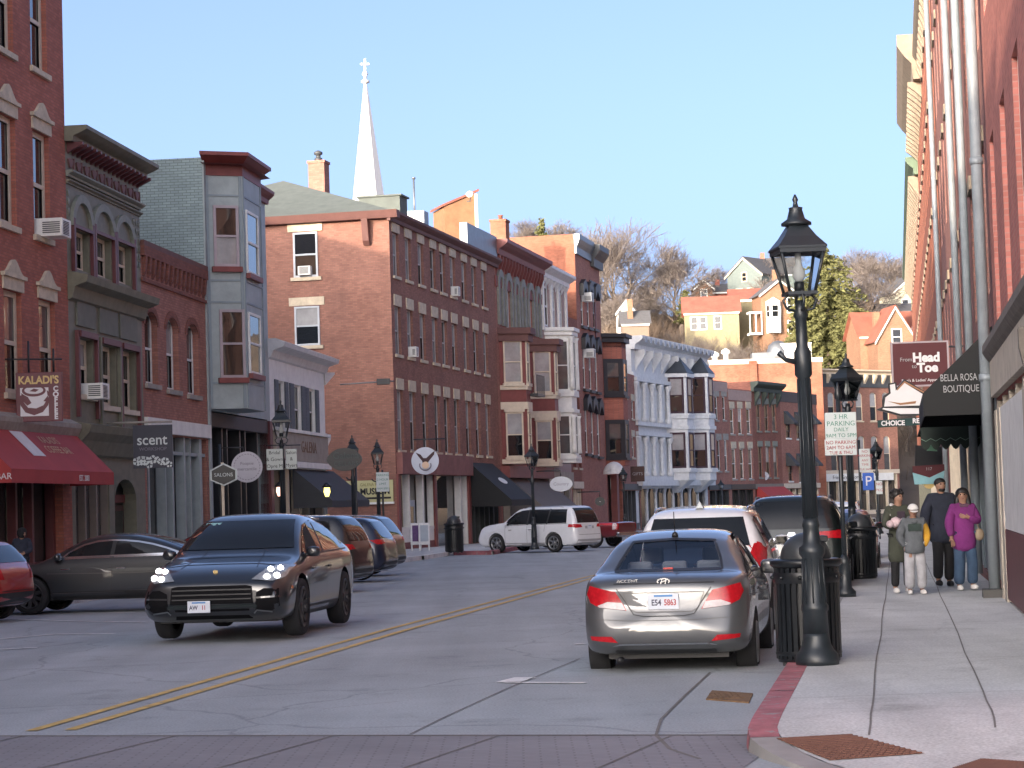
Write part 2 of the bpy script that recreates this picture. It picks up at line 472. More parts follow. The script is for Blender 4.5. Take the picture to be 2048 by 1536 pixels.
def awning(b, s0, s1, ztop, zbot, out, val, m, name='awning', valm=None, thick=0.02, parent=None):
    """sloped fabric with closed triangular ends and a hanging valance; top edge on the wall"""
    a = MB()
    y = -out
    a.quad((s0, -.01, ztop), (s0, y, zbot), (s1, y, zbot), (s1, -.01, ztop))
    a.quad((s0, y, zbot), (s0, y, zbot - val), (s1, y, zbot - val), (s1, y, zbot))
    for s in (s0, s1):
        a.add([(s, -.01, ztop), (s, y, zbot), (s, y, zbot - val), (s, -.01, zbot - val)], [(0, 1, 2, 3)])
    o = a.build(name, m, parent or b.root)
    md = o.modifiers.new('thickness', 'SOLIDIFY'); md.thickness = thick; md.offset = 0
    return o

def ac_unit(b, s, z, label, w=0.62, h=0.42, d=0.5, y=0.0):
    r = thing('air_conditioner', label, 'air conditioner', tuple(b.F.w(s, y, z)), b.F.a, 'window air conditioners')
    c = MB(); c.box(-w / 2, w / 2, -d, .1, 0, h); c.build('case', WHITE, r, bevel=.015)
    g = MB()
    for k in range(9): g.box(-w / 2 + .08, w / 2 - .2, -d - .012, -d - .002, .05 + k * (h - .1) / 9, .05 + (k + .55) * (h - .1) / 9)
    for sd in (-1, 1):
        for k in range(6): g.box(sd * (w / 2 + .002), sd * (w / 2 + .01), -d + .06, -.12, .08 + k * .05, .105 + k * .05)
    g.build('grille', DKGREY, r)
    return r
# ================================================================== left side of the street
KL = 56.0 * 1355
def DL(x): return KL / (1500.0 - x)
FL = lambda xa, xb: Facade(xa, DL(xa), xb, DL(xb))
# ---- 1 tall red brick with the coffee shop
F = FL(-60, 145)
z_at = lambda F, px, py, off=0: F.at(px, py, off)[1]
b = Bld('brick_building', 'tall red brick building with carved stone window heads above a red awning', F, 20.5, 12, BRICK1)
rows = [(-58, 140, 60, 92), (266, 474, 67, 99), (601, 797, 79, 111)]
b1z = []
for i, (yt, yb, xl, xr) in enumerate(rows):
    r = b.px(xl, xr, yt, yb); b1z.append(r)
    sp = 2.55
    for k in (0, 1, 2):
        q = (r[0] - sp * k, r[1] - sp * k, r[2], r[3])
        if q[0] < 0.1: continue
        b.win(q, fm=CREAM, lintel=STONE, sill=STONE, lh=.3, ped=True, up=[0, 0, 2][i], lo=0, fw=.13, lx=.1, depth=.2)
zt = z_at(F, 60, 846)
cornice(b, [(0, zt - .35), (.16, zt - .35), (.3, zt - .05), (.3, zt + .06), (0, zt + .2)], 'storefront_cornice', STONE2)
b.hole(0.6, F.L - .75, 0.25, zt - .5, 0.5)
g = MB(); g.quad((.6, .45, .25), (F.L - .75, .45, .25), (F.L - .75, .45, zt - .5), (.6, .45, zt - .5)); g.build('shop_window', G_SHOP, b.root)
m = MB()
for s in (.7, 2.3, 3.7, F.L - 2.5, F.L - .85): m.box(s - .07, s + .07, .2, .42, .25, zt - .5)
m.box(.6, F.L - .75, .22, .42, .252, .75); m.build('shop_front_post', MAROON, b.root)
MB().box(.6, F.L - .75, -.02, .6, 0.0, .25).build('shop_step', STONE2, b.root)
# awning
s1a = F.at(137, 858)[0]
aw_s0 = F.at(22, 945, 1.15)[0]
zA, zB = F.at(137, 858)[1], F.at(205, 945, 1.15)[1]
AWR = mat('red_awning_fabric', (0.34, 0.042, 0.04), rough=0.75, var=0.12, vscale=1.2)
aw = awning(b, aw_s0, s1a, zA, zB, 1.15, .3, AWR, 'awning')
sl = atan2(zA - zB, 1.15)
def on_awn(s, t, z0=zA, z1=zB, out=1.15):      # point on the slope, t from wall to front edge
    return (s, -.01 - t * (out - .01) - .02, z0 + (z1 - z0) * t + .015)
text('lettering', "KALADI'S\nCOFFEE BAR", .34, mat('awning_print_yellow', (.55, .36, .22), var=.1), aw, on_awn(aw_s0 + (s1a - aw_s0) * .63, .45), (sl, 0, 0), ext=.001)
lg = MB(); lg.box(-.45, .45, 0, .002, -.42, .42)
o = lg.build('printed_panel', mat('awning_print_white', (.6, .58, .58), var=.1), aw); o.location = on_awn(aw_s0 + (s1a - aw_s0) * .38, .45); o.rotation_euler = (sl - pi / 2, 0, 0)
text('lettering', "EST. 2003", .2, mat('awning_print_white', (.6, .58, .58)), aw, (aw_s0 + (s1a - aw_s0) * .68, -1.165, zB - .16))
text('lettering', "COFFEE BAR", .2, mat('awning_print_white', (.6, .58, .58)), aw, (aw_s0 - .02, -.62, zB - .16), (pi / 2, 0, -pi / 2))
b.finish()
r = b1z[1]; ac_unit(b, (r[0] + r[1]) / 2, r[2] - .02, 'white air conditioner in the tall red brick building, upper floor', .72, .45, .62)
# ---- hanging sign
def hang_sign(F, px, py, D, label, w, h, build, name='hanging_sign', ang=0.0, arm=None, group=None):
    P = at(px, py, D)
    r = thing(name, label, 'sign', tuple(P), ang, group)
    build(r, w, h)
    return r
SG_MAR = mat('sign_maroon', (0.10, 0.008, 0.02), rough=.4, var=.08)
SG_WH = mat('sign_white', (0.62, 0.61, 0.62), rough=.45, var=.05)
SG_YE = mat('sign_yellow', (0.58, 0.42, 0.16), rough=.45, var=.05)
SG_BK = mat('sign_black', (0.012, 0.013, 0.016), rough=.4, var=.05)
def bs(r, w, h):
    MB().box(-w / 2, w / 2, -.05, .05, -h / 2, h / 2).build('panel', SG_MAR, r, bevel=.01)
    text('lettering', "KALADI'S", .255, SG_YE, r, (-.01, -.056, h / 2 - .19), sx=.9, bold=.008)
    for k, ch in enumerate("COFFEE"):
        text('lettering', ch, .165, SG_WH, r, (w / 2 - .15, -.056, h / 2 - .40 - k * .132), bold=.008)
    MB().box(-w / 2 + .1, w / 2 - .32, -.058, -.05, -h / 2 + .13, h / 2 - .36).build('picture_panel', SG_WH, r)
    c = MB()
    cx = -.12; pts = [(cx - .3 + .02 * i, 0) for i in range(2)]
    cup = [(cx - .36, .02), (cx - .31, -.2), (cx - .2, -.36), (cx, -.43), (cx + .2, -.36), (cx + .33, -.2), (cx + .38, .06), (cx + .22, -.2), (cx + .05, -.27), (cx - .14, -.25), (cx - .24, -.12), (cx - .27, .06)]
    c.prism(cup, 'y', -.064, -.057)
    ring = [(cx + .28 * cos(t), .15 + .14 * sin(t)) for t in [2 * pi * i / 24 for i in range(24)]]
    rin = [(cx + .22 * cos(t), .16 + .09 * sin(t)) for t in [2 * pi * i / 24 for i in range(24)]]
    for i in range(24):
        j = (i + 1) % 24
        c.quad((ring[i][0], -.064, ring[i][1]), (ring[j][0], -.064, ring[j][1]), (rin[j][0], -.064, rin[j][1]), (rin[i][0], -.064, rin[i][1]))
    c.prism([(cx - .3, .1), (cx - .14, .0), (cx - .06, -.14), (cx - .16, -.2), (cx - .25, -.1)], 'y', -.064, -.057)
    c.prism([(cx + .3, -.12), (cx + .36, .1), (cx + .3, .16), (cx + .32, .02), (cx + .22, -.1)], 'y', -.064, -.057)
    c.prism([(cx - .1, .14), (cx, .2), (cx + .12, .17), (cx + .04, .12)], 'y', -.064, -.057)
    c.build('picture', SG_MAR, r)
    a = MB(); a.tube([(-w / 2 + .3, 0, h / 2), (-w / 2 + .3, 0, h / 2 + .75)], .025); a.tube([(w / 2 - .2, 0, h / 2), (w / 2 - .2, 0, h / 2 + .55)], .025)
    a.tube([(-1.5, .02, h / 2 + .35), (w / 2, .02, h / 2 + .3)], .02)
    a.build('bracket', BLACKP, r)
hang_sign(F, 79, 794, 51.5, 'square maroon coffee sign with a steaming cup hanging above the red awning', 1.08, 1.16, bs, ang=radians(3))
# ---- 2 olive building
F = FL(145, 292)
Ht = z_at(F, 145, 262)
b = Bld('shop_building', 'olive green ornate building with three arched window heads and a bracketed cornice', F, Ht, 12, GREEN)
std_cornice(b, Ht - .38, .4, .6, GREEN, ends=.05)
bracket_row(b, 17, Ht - .66, Ht - .38, .42, .12, MAROON)
fr = MB()
for k in range(10):
    c = (k + .5) / 10 * F.L
    zc = Ht - .9
    pts = [(c + .16 * cos(t) * (1 + .4 * sin(3 * t)), zc + .16 * sin(t) * (1 + .3 * cos(2 * t))) for t in [2 * pi * i / 14 for i in range(14)]]
    fr.prism(pts, 'y', -.05, -.002)
    fr.box(c + .26, c + .32, -.05, -.002, zc - .16, zc + .16)
fr.build('frieze_ornament', mat('dusty_red_paint', (.15, .075, .07), var=.1), b.root)
std_cornice(b, Ht - 1.28, .16, .2, GREEN2, 'moulding'); std_cornice(b, Ht - 1.46, .1, .12, GREEN, 'moulding')
tw = [(148, 178, 463, 541), (190, 222, 475, 555), (233, 262, 490, 568)]
sc_ = MB()
for (xl, xr, yt, yb), ya in zip(tw, (408, 425, 445)):
    r = b.px(xl, xr, yt, yb)
    b.win(r, fm=CREAM, up=2, lo=0, fw=.1, depth=.25)
    sm, hw = (r[0] + r[1]) / 2, (r[1] - r[0]) / 2 + .08
    zt = r[3] + .05
    rise = z_at(F, (xl + xr) / 2, ya) - zt
    for k in range(12):      # raised arch ring with scalloped edge
        t0, t1 = pi * k / 12, pi * (k + 1) / 12
        P = lambda t, q: (sm + hw * q * cos(t), -.09, zt + rise * (q - .0) * sin(t))
        sc_.add([P(t0, 1), P(t1, 1), P(t1, 1.32), P(t0, 1.32), *[(x, .0, z) for x, y, z in (P(t0, 1), P(t1, 1), P(t1, 1.32), P(t0, 1.32))]],
                [(0, 1, 2, 3), (4, 5, 1, 0), (3, 2, 6, 7)])
    MB().box(r[0] - .1, r[1] + .1, -.1, 0, r[3] + .01, r[3] + .1).build('window_head', MAROON, b.root)
    for s in (r[0] - .17, r[1] + .17):
        MB().box(s - .07, s + .07, -.1, -.001, r[2] - .1, r[3] + .25).build('pilaster', MAROON, b.root)
for i in range(26):
    for j in range(6):
        sx, zz = .15 + i * (F.L - .3) / 25, Ht - 1.65 - j * .24
        if any(abs(sx - sum(b.px(*q)[:2]) / 2) < 1.0 and zz < z_at(F, (q[0] + q[1]) / 2, q[2]) + 1.75 for q in tw): continue
        sc_.prism([(sx - .09, zz), (sx, zz - .13), (sx + .09, zz), (sx, zz + .06)], 'y', -.03, -.002)
sc_.build('scallop_ornament', GREEN2, b.root)
zc = z_at(F, 145, 560)
cornice(b, [(0, zc - .55), (.12, zc - .5), (.2, zc - .2), (.5, zc - .1), (.55, zc + .08), (0, zc + .2)], 'middle_cornice', GREEN, ends=.03)
mw = [(157, 186, 678, 790), (202, 232, 692, 812), (243, 271, 702, 820)]
pn = MB()
for i, (xl, xr, yt, yb) in enumerate(mw):
    r = b.px(xl, xr, yt, yb)
    b.win(r, fm=CREAM, up=[1, 0, 0][i], lo=0, fw=.12, depth=.25, sill=CREAM)
    MB().box(r[0] - .12, r[1] + .12, -.14, 0, r[3] + .01, r[3] + .17).build('window_head', MAROON, b.root)
    for s in (r[0] - .2, r[1] + .2):
        MB().box(s - .06, s + .06, -.1, -.001, r[2] - .6, r[3] + .17).build('pilaster', MAROON if i != 1 else GREEN, b.root)
    pn.box(r[0] - .15, r[1] + .15, -.05, -.001, r[3] + .3, r[3] + 1.35)
pn.build('panel', mat('olive_panel', (.14, .145, .115), var=.12), b.root)
zl = z_at(F, 145, 850)
cornice(b, [(0, zl - .8), (.15, zl - .75), (.3, zl - .4), (.5, zl - .2), (.55, zl), (0, zl + .1)], 'storefront_cornice', GREEN, ends=.02)
# shop front with an arched door
b.hole(.3, F.L * .48, .5, zl - 1.3, .3)
MB().quad((.3, .25, .5), (F.L * .48, .25, .5), (F.L * .48, .25, zl - 1.3), (.3, .25, zl - 1.3)).build('shop_window', G_CURT, b.root)
m = MB()
for k in range(4): s = .3 + k * (F.L * .48 - .3) / 3; m.box(s - .06, s + .06, .05, .24, .5, zl - 1.3)
m.build('shop_window_frame', mat('taupe_paint', (.2, .17, .14), var=.1), b.root)
r = (F.L * .55, F.L * .86, .15, zl - 1.35)
b.hole(*r, .4); b.arch.append((r[0], r[1], r[3], .6, .4, 0))
d = MB(); d.quad((r[0], .38, r[2]), (r[1], .38, r[2]), (r[1], .38, r[3]), (r[0], .38, r[3])); dr = d.build('door', mat('dark_green_door', (.025, .03, .028), rough=.4, var=.1), b.root)
dd = MB(); dd.box(r[0] + .15, r[1] - .15, .33, .375, r[2] + .2, r[2] + 2.0); dd.build('door_leaf', mat('brown_door', (.06, .028, .02), var=.1), dr)
MB().box(r[0] + .1, r[1] - .1, .3, .375, r[2] + 2.08, r[2] + 2.3).build('transom', MAROON, dr)
MB().box(r[0] + .3, r[1] - .3, .31, .332, r[2] + 1.0, r[2] + 1.85).build('door_glass', G_DARK, dr)
b.finish()
r = b.px(*mw[0]); ac_unit(b, (r[0] + r[1]) / 2 + .1, r[2] - .12, 'white air conditioner in the olive green building, middle floor', .62, .42, .5)
B2H = Ht
# ---- 3 two storey brick
F = FL(292, 420)
Ht = z_at(F, 292, 494)
b = Bld('brick_building', 'low two-storey brick building with three round-headed windows and a white fascia', F, Ht, 11.5, BRICK3)
MB().box(0, F.L, -.12, .2, Ht + .002, Ht + .14).build('coping', mat('dark_brick_trim', (.13, .055, .045), var=.2), b.root)
co = MB()
for k in range(15):
    c = (k + .5) / 15 * F.L
    co.prism([(-.001, Ht - .9), (-.09, Ht - .75), (-.13, Ht - .3), (-.001, Ht - .3)], 'x', c - .09, c + .09)
co.box(0, F.L, -.13, -.001, Ht - .3, Ht)
co.box(0, F.L, -.07, -.001, Ht - 1.05, Ht - .95)
co.build('corbel_course', brick_mat('brick_rose_dark', (.21, .085, .065), var=.16), b.root)
for i, (xl, xr, yt, yb) in enumerate([(290, 315, 624, 768), (333, 357, 636, 780), (374, 397, 648, 790)]):
    r = b.px(xl, xr, yt, yb)
    b.win(r, fm=WHITE, sill=STONE2, arch=.4, up=[0, 1, 2][i], lo=0, fw=.09, depth=.25)
    sm, hw = (r[0] + r[1]) / 2, (r[1] - r[0]) / 2
    a = MB()
    for k in range(10):
        t0, t1 = pi * k / 10, pi * (k + 1) / 10
        P = lambda t, q: (sm + (hw + q) * cos(t), -.03, r[3] - .4 + (.4 + q) * sin(t))
        p = (P(t0, .0), P(t1, .0), P(t1, .2), P(t0, .2))
        a.add([*p, *[(x, 0, z) for x, y, z in p]], [(0, 1, 2, 3), (4, 5, 1, 0), (3, 2, 6, 7)])
    a.build('brick_arch', BRICK4, b.root)
zf = z_at(F, 350, 850)
MB().box(0.02, F.L - .02, -.12, -.001, zf - .3, zf + .12).build('fascia', WHITE, b.root)
b.hole(.2, F.L - .25, .3, zf - .35, .35)
MB().quad((.2, .33, .3), (F.L - .25, .33, .3), (F.L - .25, .33, zf - .35), (.2, .33, zf - .35)).build('shop_window', G_SHOP, b.root)
m = MB()
for f, wd in ((.04, .14), (.3, .1), (.42, .18), (.62, .18), (.72, .1), (.9, .3)): s = .2 + f * (F.L - .45); m.box(s - wd / 2, s + wd / 2, .02, .3, .3, zf - .35)
m.box(.2, F.L - .25, .05, .3, .302, .8); m.box(.2, F.L - .25, .05, .3, zf - .9, zf - .8)
m.build('shop_front_frame', GREYP, b.root)
b.finish()
# ---- 4 blue-grey house with the bay
F = FL(420, 545)
Ht = z_at(F, 420, 325)
b = Bld('shop_building', 'tall blue-grey painted building with a two-storey bay and dark red cornice', F, Ht, 13, GREYP, side_m=BRICK_G)
zb_, zt_ = z_at(F, 420, 818), Ht - .05
# bay: near cant faces us
sA = 0.25; out = 1.12
xf0 = F.at(490, 600, out)[0]; xf1 = F.at(526, 600, out)[0]
bay = MB()
P0, P1, P2, P3 = (sA, 0), (xf0, -out), (xf1, -out), (xf1 + .7, 0)
for A, B_ in ((P0, P1), (P1, P2), (P2, P3)):
    bay.quad((A[0], A[1], zb_), (B_[0], B_[1], zb_), (B_[0], B_[1], zt_), (A[0], A[1], zt_))
bay.add([(*p, zb_) for p in (P0, P1, P2, P3)], [(3, 2, 1, 0)]); bay.add([(*p, zt_) for p in (P0, P1, P2, P3)], [(0, 1, 2, 3)])
bo = bay.build('bay', GREYP, b.root)
def face_obj(P, Q, name, parent, build):
    """local frame on a bay face: x from P to Q, -y outwards"""
    a = atan2(Q[1] - P[1], Q[0] - P[0]); L_ = sqrt((Q[0] - P[0]) ** 2 + (Q[1] - P[1]) ** 2)
    M = Matrix.Translation((P[0], P[1], 0)) @ Matrix.Rotation(a, 4, 'Z')
    return M, L_
def bay_window(parent, P, Q, f0, f1, z0, z1, fm, up, lo, sillm=None, name='window', head=None, fw=.09):
    M, L_ = face_obj(P, Q, name, parent, None)
    s0, s1 = f0 * L_, f1 * L_; zm = (z0 + z1) / 2
    g = MB(); g.cur = up; g.quad((s0, -.02, zm), (s1, -.02, zm), (s1, -.024, z1), (s0, -.02, z1)); g.cur = lo
    g.quad((s0, -.012, z0), (s1, -.012, z0), (s1, -.012, zm), (s0, -.012, zm)); g.xf(M); wdw = g.build(name, GLASS_SET, parent)
    f = MB()
    for q in ((s0 - fw, s0, z0, z1), (s1, s1 + fw, z0, z1), (s0 - fw, s1 + fw, z1, z1 + fw), (s0 - fw, s1 + fw, z0 - fw, z0), (s0, s1, zm - .035, zm + .035)):
        f.box(q[0], q[1], -.06, .0, q[2], q[3])
    f.xf(M); f.build('frame', fm, wdw)
    if sillm: MB().box(s0 - fw - .08, s1 + fw + .08, -.16, 0, z0 - fw - .17, z0 - fw).xf(M).build('sill', sillm, wdw)
    if head: MB().box(s0 - fw - .08, s1 + fw + .08, -.12, 0, z1 + fw, z1 + fw + .2).xf(M).build('window_head', head, wdw)
    return wdw
zz = lambda y: z_at(F, 450, y, .5)
LIL = mat('mauve_window_frame', (.33, .28, .30), var=.08)
bay_window(bo, P0, P1, .28, .80, zz(530), zz(420), LIL, 4, 1, DKRED)
bay_window(bo, P0, P1, .38, .90, zz(750), zz(625), LIL, 4, 4, DKRED)
bay_window(bo, P1, P2, .15, .72, zz(540), zz(425), WHITE, 0, 0, DKRED)
bay_window(bo, P1, P2, .15, .72, zz(740), zz(628), WHITE, 0, 0, DKRED)
tr = MB()
for A, B_ in ((P0, P1), (P1, P2)):
    M, L_ = face_obj(A, B_, '', None, None)
    o_ = len(tr.v)
    for s in (.03, L_ - .13): tr.box(s, s + .1, -.03, 0, zb_ + .02, zt_ - .5)
    for zc_, hh in ((zz(395), .06), (zz(562), .06), (zz(605), .06), (zz(765), .06)): tr.box(.13, L_ - .13, -.025, 0, zc_ - hh / 2, zc_ + hh / 2)
    tr.xf(M, o_)
tr.build('trim', GREYP2, bo)
cn = MB()
off = lambda p, k: ((p[0] - (xf0 + xf1) / 2) * k + (xf0 + xf1) / 2, p[1] * k)
for k0, k1, za, zb2 in ((1.02, 1.02, -.5, -.15), (1.02, 1.25, -.15, .1), (1.28, 1.28, .1, .22)):
    q0 = [off(p, k0) for p in (P0, P1, P2, P3)]; q1 = [off(p, k1) for p in (P0, P1, P2, P3)]
    for i in range(3): cn.quad((*q0[i], zt_ + za), (*q0[i + 1], zt_ + za), (*q1[i + 1], zt_ + zb2), (*q1[i], zt_ + zb2))
    cn.add([(*p, zt_ + zb2) for p in q1], [(0, 1, 2, 3)]); cn.add([(*p, zt_ + za) for p in q1], [(3, 2, 1, 0)])
cn.build('bay_cornice', DKRED, bo)
std_cornice(b, Ht - .3, .45, .35, DKRED, s0=xf1 + .9, s1=F.L + .1)
MB().box(.0, .25, -.06, -.001, .5, Ht - .1).build('corner_board', GREYP, b.root)
b.hole(.1, F.L - .5, .2, zb_ - .05, .6)
MB().quad((.1, .58, .2), (F.L - .5, .58, .2), (F.L - .5, .58, zb_ - .05), (.1, .58, zb_ - .05)).build('shop_window', G_SHOP, b.root)
m = MB()
for f in (.0, .25, .33, .55, .64, .86): s = .15 + f * (F.L - .7); m.box(s - .07, s + .07, .1, .5, .2, zb_ - .55)
m.build('shop_front_post', BLACKP, b.root)
MB().box(.05, F.L - .1, -.02, .5, zb_ - .55, zb_ - .1).build('shop_fascia', mat('brown_fascia', (.075, .06, .055), var=.1), b.root)
MB().box(F.L - .5, F.L - .05, -.1, .3, 0, zb_ - .1).build('pilaster', MAROON, b.root)
b.finish()
cp = MB(); cp.lathe([(.13, 0), (.13, .55), (.2, .6), (.2, .7), (.06, .85)], n=10)
o = cp.build('roof_vent', mat('pink_grey_vent', (.3, .2, .22), var=.1), None); o.location = b.F.w(.5, 5.5, Ht); tag(o, 'small round vent pipe on the roof of the blue-grey building', 'vent')
rp = MB(); ps = [F.w(-4.9, 2.0, z_at(F, 405, 490) + .55), F.w(-.02, 2.2, z_at(F, 405, 490) + .5)]
q0, q1 = at(272, 438, 73.5), at(396, 487, 72)
rp.tube([q0, q1], .03)
for f in (.3, .62, 1.0): p = q0.lerp(q1, f); rp.tube([p, p - Vector((0, 0, .95))], .025)
o = rp.build('roof_railing', DKGREY); tag(o, 'thin metal railing on the roof of the low brick building', 'railing')
# ---- 5 white low building with canted corner
F = FL(545, 655)
Ht = z_at(F, 545, 692)
b = Bld('shop_building', 'low white building with shuttered windows and a canted corner', F, Ht, 9, WHITE)
for (xl, xr, yt, yb) in ((556, 569, 762, 868), (587, 602, 770, 868), (617, 630, 778, 870)):
    r = b.px(xl, xr, yt, yb)
    b.win(r, fm=WHITE, up=0, lo=0, fw=.08)
    sh = MB(); ww = (r[1] - r[0]) * .52
    for s0, s1 in ((r[0] - ww, r[0] - .02), (r[1] + .02, r[1] + ww)):
        sh = MB(); sh.box(s0, s1, -.05, -.002, r[2], r[3])
        for k in range(14): sh.box(s0 + .05, s1 - .05, -.062, -.05, r[2] + .08 + k * (r[3] - r[2] - .1) / 14, r[2] + .08 + (k + .6) * (r[3] - r[2] - .1) / 14)
        sh.build('shutter', mat('grey_blue_shutter', (.10, .115, .13), var=.08), b.root)
cornice(b, [(0, Ht - .5), (.1, Ht - .45), (.2, Ht - .2), (.6, Ht - .08), (.65, Ht + .08), (.3, Ht + .22), (-.2, Ht + .22)], 'cornice', WHITE2, ends=.1)
# canted corner
Cx = MB(); Q0, Q1 = (F.L, 0), (F.L + 1.25, 1.6)
zq = z_at(F, 655, 915)
Cx.quad((*Q0, -1), (*Q1, -1), (*Q1, Ht - .45), (*Q0, Ht - .45)); Cx.quad((*Q1, -1), (Q1[0], 9, -1), (Q1[0], 9, Ht - .45), (*Q1, Ht - .45))
Cx.quad((*Q0, Ht - .45), (*Q1, Ht - .45), (Q1[0], 9, Ht - .45), (Q0[0], 9, Ht - .45))
cb_ = Cx.build('corner_wing', WHITE, b.root)
bay_window(cb_, Q0, Q1, .25, .8, z_at(F, 660, 866), z_at(F, 660, 765), WHITE, 2, 0, None)
M, L_ = face_obj(Q0, Q1, '', None, None)
cc = MB(); cc.prism([(0, Ht - .95), (-.5, Ht - .5), (-.5, Ht - .42), (.05, Ht - .42)], 'x', -.1, L_ + .3); cc.xf(M); cc.build('corner_cornice', WHITE2, cb_)
cr = MB(); cr.prism([(0, z_at(F, 660, 905)), (-.28, z_at(F, 660, 880)), (-.3, z_at(F, 660, 872)), (0, z_at(F, 660, 868))], 'x', 0, L_); cr.xf(M); cr.build('corner_moulding', WHITE, cb_)
zs = z_at(F, 600, 895)
MB().box(.3, F.L - .2, -.14, -.001, zs - .55, zs + .5).build('sign_board', mat('tan_board', (.30, .26, .21), var=.15), b.root)
MB().box(.1, F.L, -.22, -.001, zs - .8, zs - .57).build('ledge', WHITE, b.root)
MB().box(.1, F.L, -.22, -.001, zs + .52, zs + .64).build('ledge', WHITE, b.root)
text('lettering', 'GALENA', .62, mat('brown_letter', (.2, .11, .06), var=.05), b.root, (F.L * .6, -.15, zs), sx=1.25)
b.hole(.3, F.L - .6, .2, zs - .85, .4)
MB().quad((.3, .38, .2), (F.L - .6, .38, .2), (F.L - .6, .38, zs - .85), (.3, .38, zs - .85)).build('shop_window', G_SHOP, b.root)
m = MB()
for f in (.0, .3, .5, .7, 1.0): s = .4 + f * (F.L - 1.1); m.box(s - .09, s + .09, .05, .35, .2, zs - .85)
m.build('shop_front_post', CREAM, b.root)
AWD = mat('charcoal_awning_fabric', (.042, .045, .05), rough=.8, var=.1)
awning(b, F.L * .35, F.L + 1.4, zs - .85, zs - 2.1, 1.5, .25, AWD)
b.finish()
dk = MB(); dk.quad((.1, .2, Ht + .25), (F.L + .6, .2, Ht - .1), (F.L + .6, 4, Ht + .3), (.1, 4, Ht + 1.3)); dk.add([(.1, .2, Ht + .25), (F.L + .6, .2, Ht - .1), (F.L + .6, .2, Ht - .3), (.1, .2, Ht - .3)], [(3, 2, 1, 0)])
dk.build('gable_roof', DKGREY, b.root)
# the same side of the street carries on past the camera: these stand outside the frame and shade the near pavement
for (Da, Db, H_, wm_, lb) in ((30, 45.8, 19.5, BRICK3, 'brick street building on the left just before the coffee shop'), (12, 29.5, 18.5, BRICK2, 'brown brick street building on the left across the road from the camera'), (-12, 11.5, 15.5, BRICK1, 'red brick street building on the left behind the camera'), (-50, -12.5, 15, BRICK4, 'dark brick street building on the left well behind the camera')):
    Fq = Facade(145, 56, 292, DL(292)); Fq.o = Vector((-11.24 + .1087 * (Da - 56), Da, 0)); Fq.L = (Db - Da) / Fq.u.y
    bq = Bld('brick_building', lb, Fq, H_, 12, wm_)
    for zz_ in (4.6, 8.6):
        for k in range(int(Fq.L / 3)): bq.win((1 + k * 3, 2.1 + k * 3, zz_, zz_ + 2.2), fm=CREAM, lintel=STONE, sill=STONE)
    bq.hole(.4, Fq.L - .4, .2, 3.0, .3); MB().quad((.4, .28, .2), (Fq.L - .4, .28, .2), (Fq.L - .4, .28, 3.0), (.4, .28, 3.0)).build('shop_window', G_SHOP, bq.root)
    std_cornice(bq, H_ - .6, .6, .5, CREAM); bq.finish()
r = thing('brick_building', 'tall brick building behind the left row, out of the frame, shading the side street', 'building', (-43, 66, 0))  # unseen block, added to keep the sun off the brick side wall
MB().box(-19, 17, -28, 30, -1, 19.5).build('wall', BRICK2, r)
MB().box(-19.2, 17.2, -28.2, 30.2, 19.51, 19.9).build('roof', TAR, r)
# ================================================================== big brick block and the row beyond it
K2 = 100.0 * 1206
def D2(x): return K2 / (2000.0 - x)
F2 = lambda xa, xb: Facade(xa, D2(xa), xb, D2(xb))
F = F2(794, 1003)
Ht = z_at(F, 771, 421)
b = Bld('brick_building', 'large brown brick corner block with rows of stone-lintelled windows and a plain side wall', F, Ht, 15, BRICK2)
xs = [(785, 798), (810, 822.5), (835, 848), (860, 872), (880, 891), (900, 911), (923, 933.5), (943, 953), (963, 972.5)]
yr1 = [(466, 552), (480, 565), (493, 577), (505, 587), (515, 595), (523, 602), (530, 609), (539, 615), (546, 622)]
r0 = b.px(785, 798, 466, 552); rA = b.px(789, 803, 613, 709); rB = b.px(796, 809, 780, 900)
for i in range(9):
    q = b.px(*xs[i], *yr1[i])
    sc0 = (q[0] + q[1]) / 2; hw = .52
    for j, zr_ in enumerate((r0, rA, rB)):
        b.win((sc0 - hw, sc0 + hw, zr_[2], zr_[3]), fm=mat('weathered_white', (.42, .41, .40), var=.15), lintel=STONE, sill=STONE, lh=.52, lx=.1, depth=.2, fw=.08,
              up=random.choice([0, 1, 1, 1, 2]), lo=random.choice([0, 0, 2, 1, 1]))
        if (i, j) in ((5, 0), (1, 1)):
            ac_unit(b, sc0 + .1, zr_[2] + .02, 'small white air conditioner in a window of the large brown brick block, %s row' % ('top' if j == 0 else 'middle'), .46, .48, .3)
std_cornice(b, Ht - .42, .45, .42, mat('brown_red_cornice', (.12, .055, .048), var=.12), ends=.3)
c_ = MB(); c_.prism([(-.35, Ht - .3), (-.5, Ht + .05), (.1, Ht + .05), (.1, Ht - .3)], 'y', -.5, 15.3)
c_.xf(Matrix.Identity(4)); o = c_.build('side_cornice', mat('brown_red_cornice', (.12, .055, .048)), b.root)
MB().prism([(-.3, Ht - .35), (-.5, Ht - .3), (-.3, Ht - 1.3), (-.1, Ht - 1.5), (-.1, Ht - .35)], 'y', .9, 1.2).build('bracket', mat('brown_red_cornice', (.12, .055, .048)), b.root)
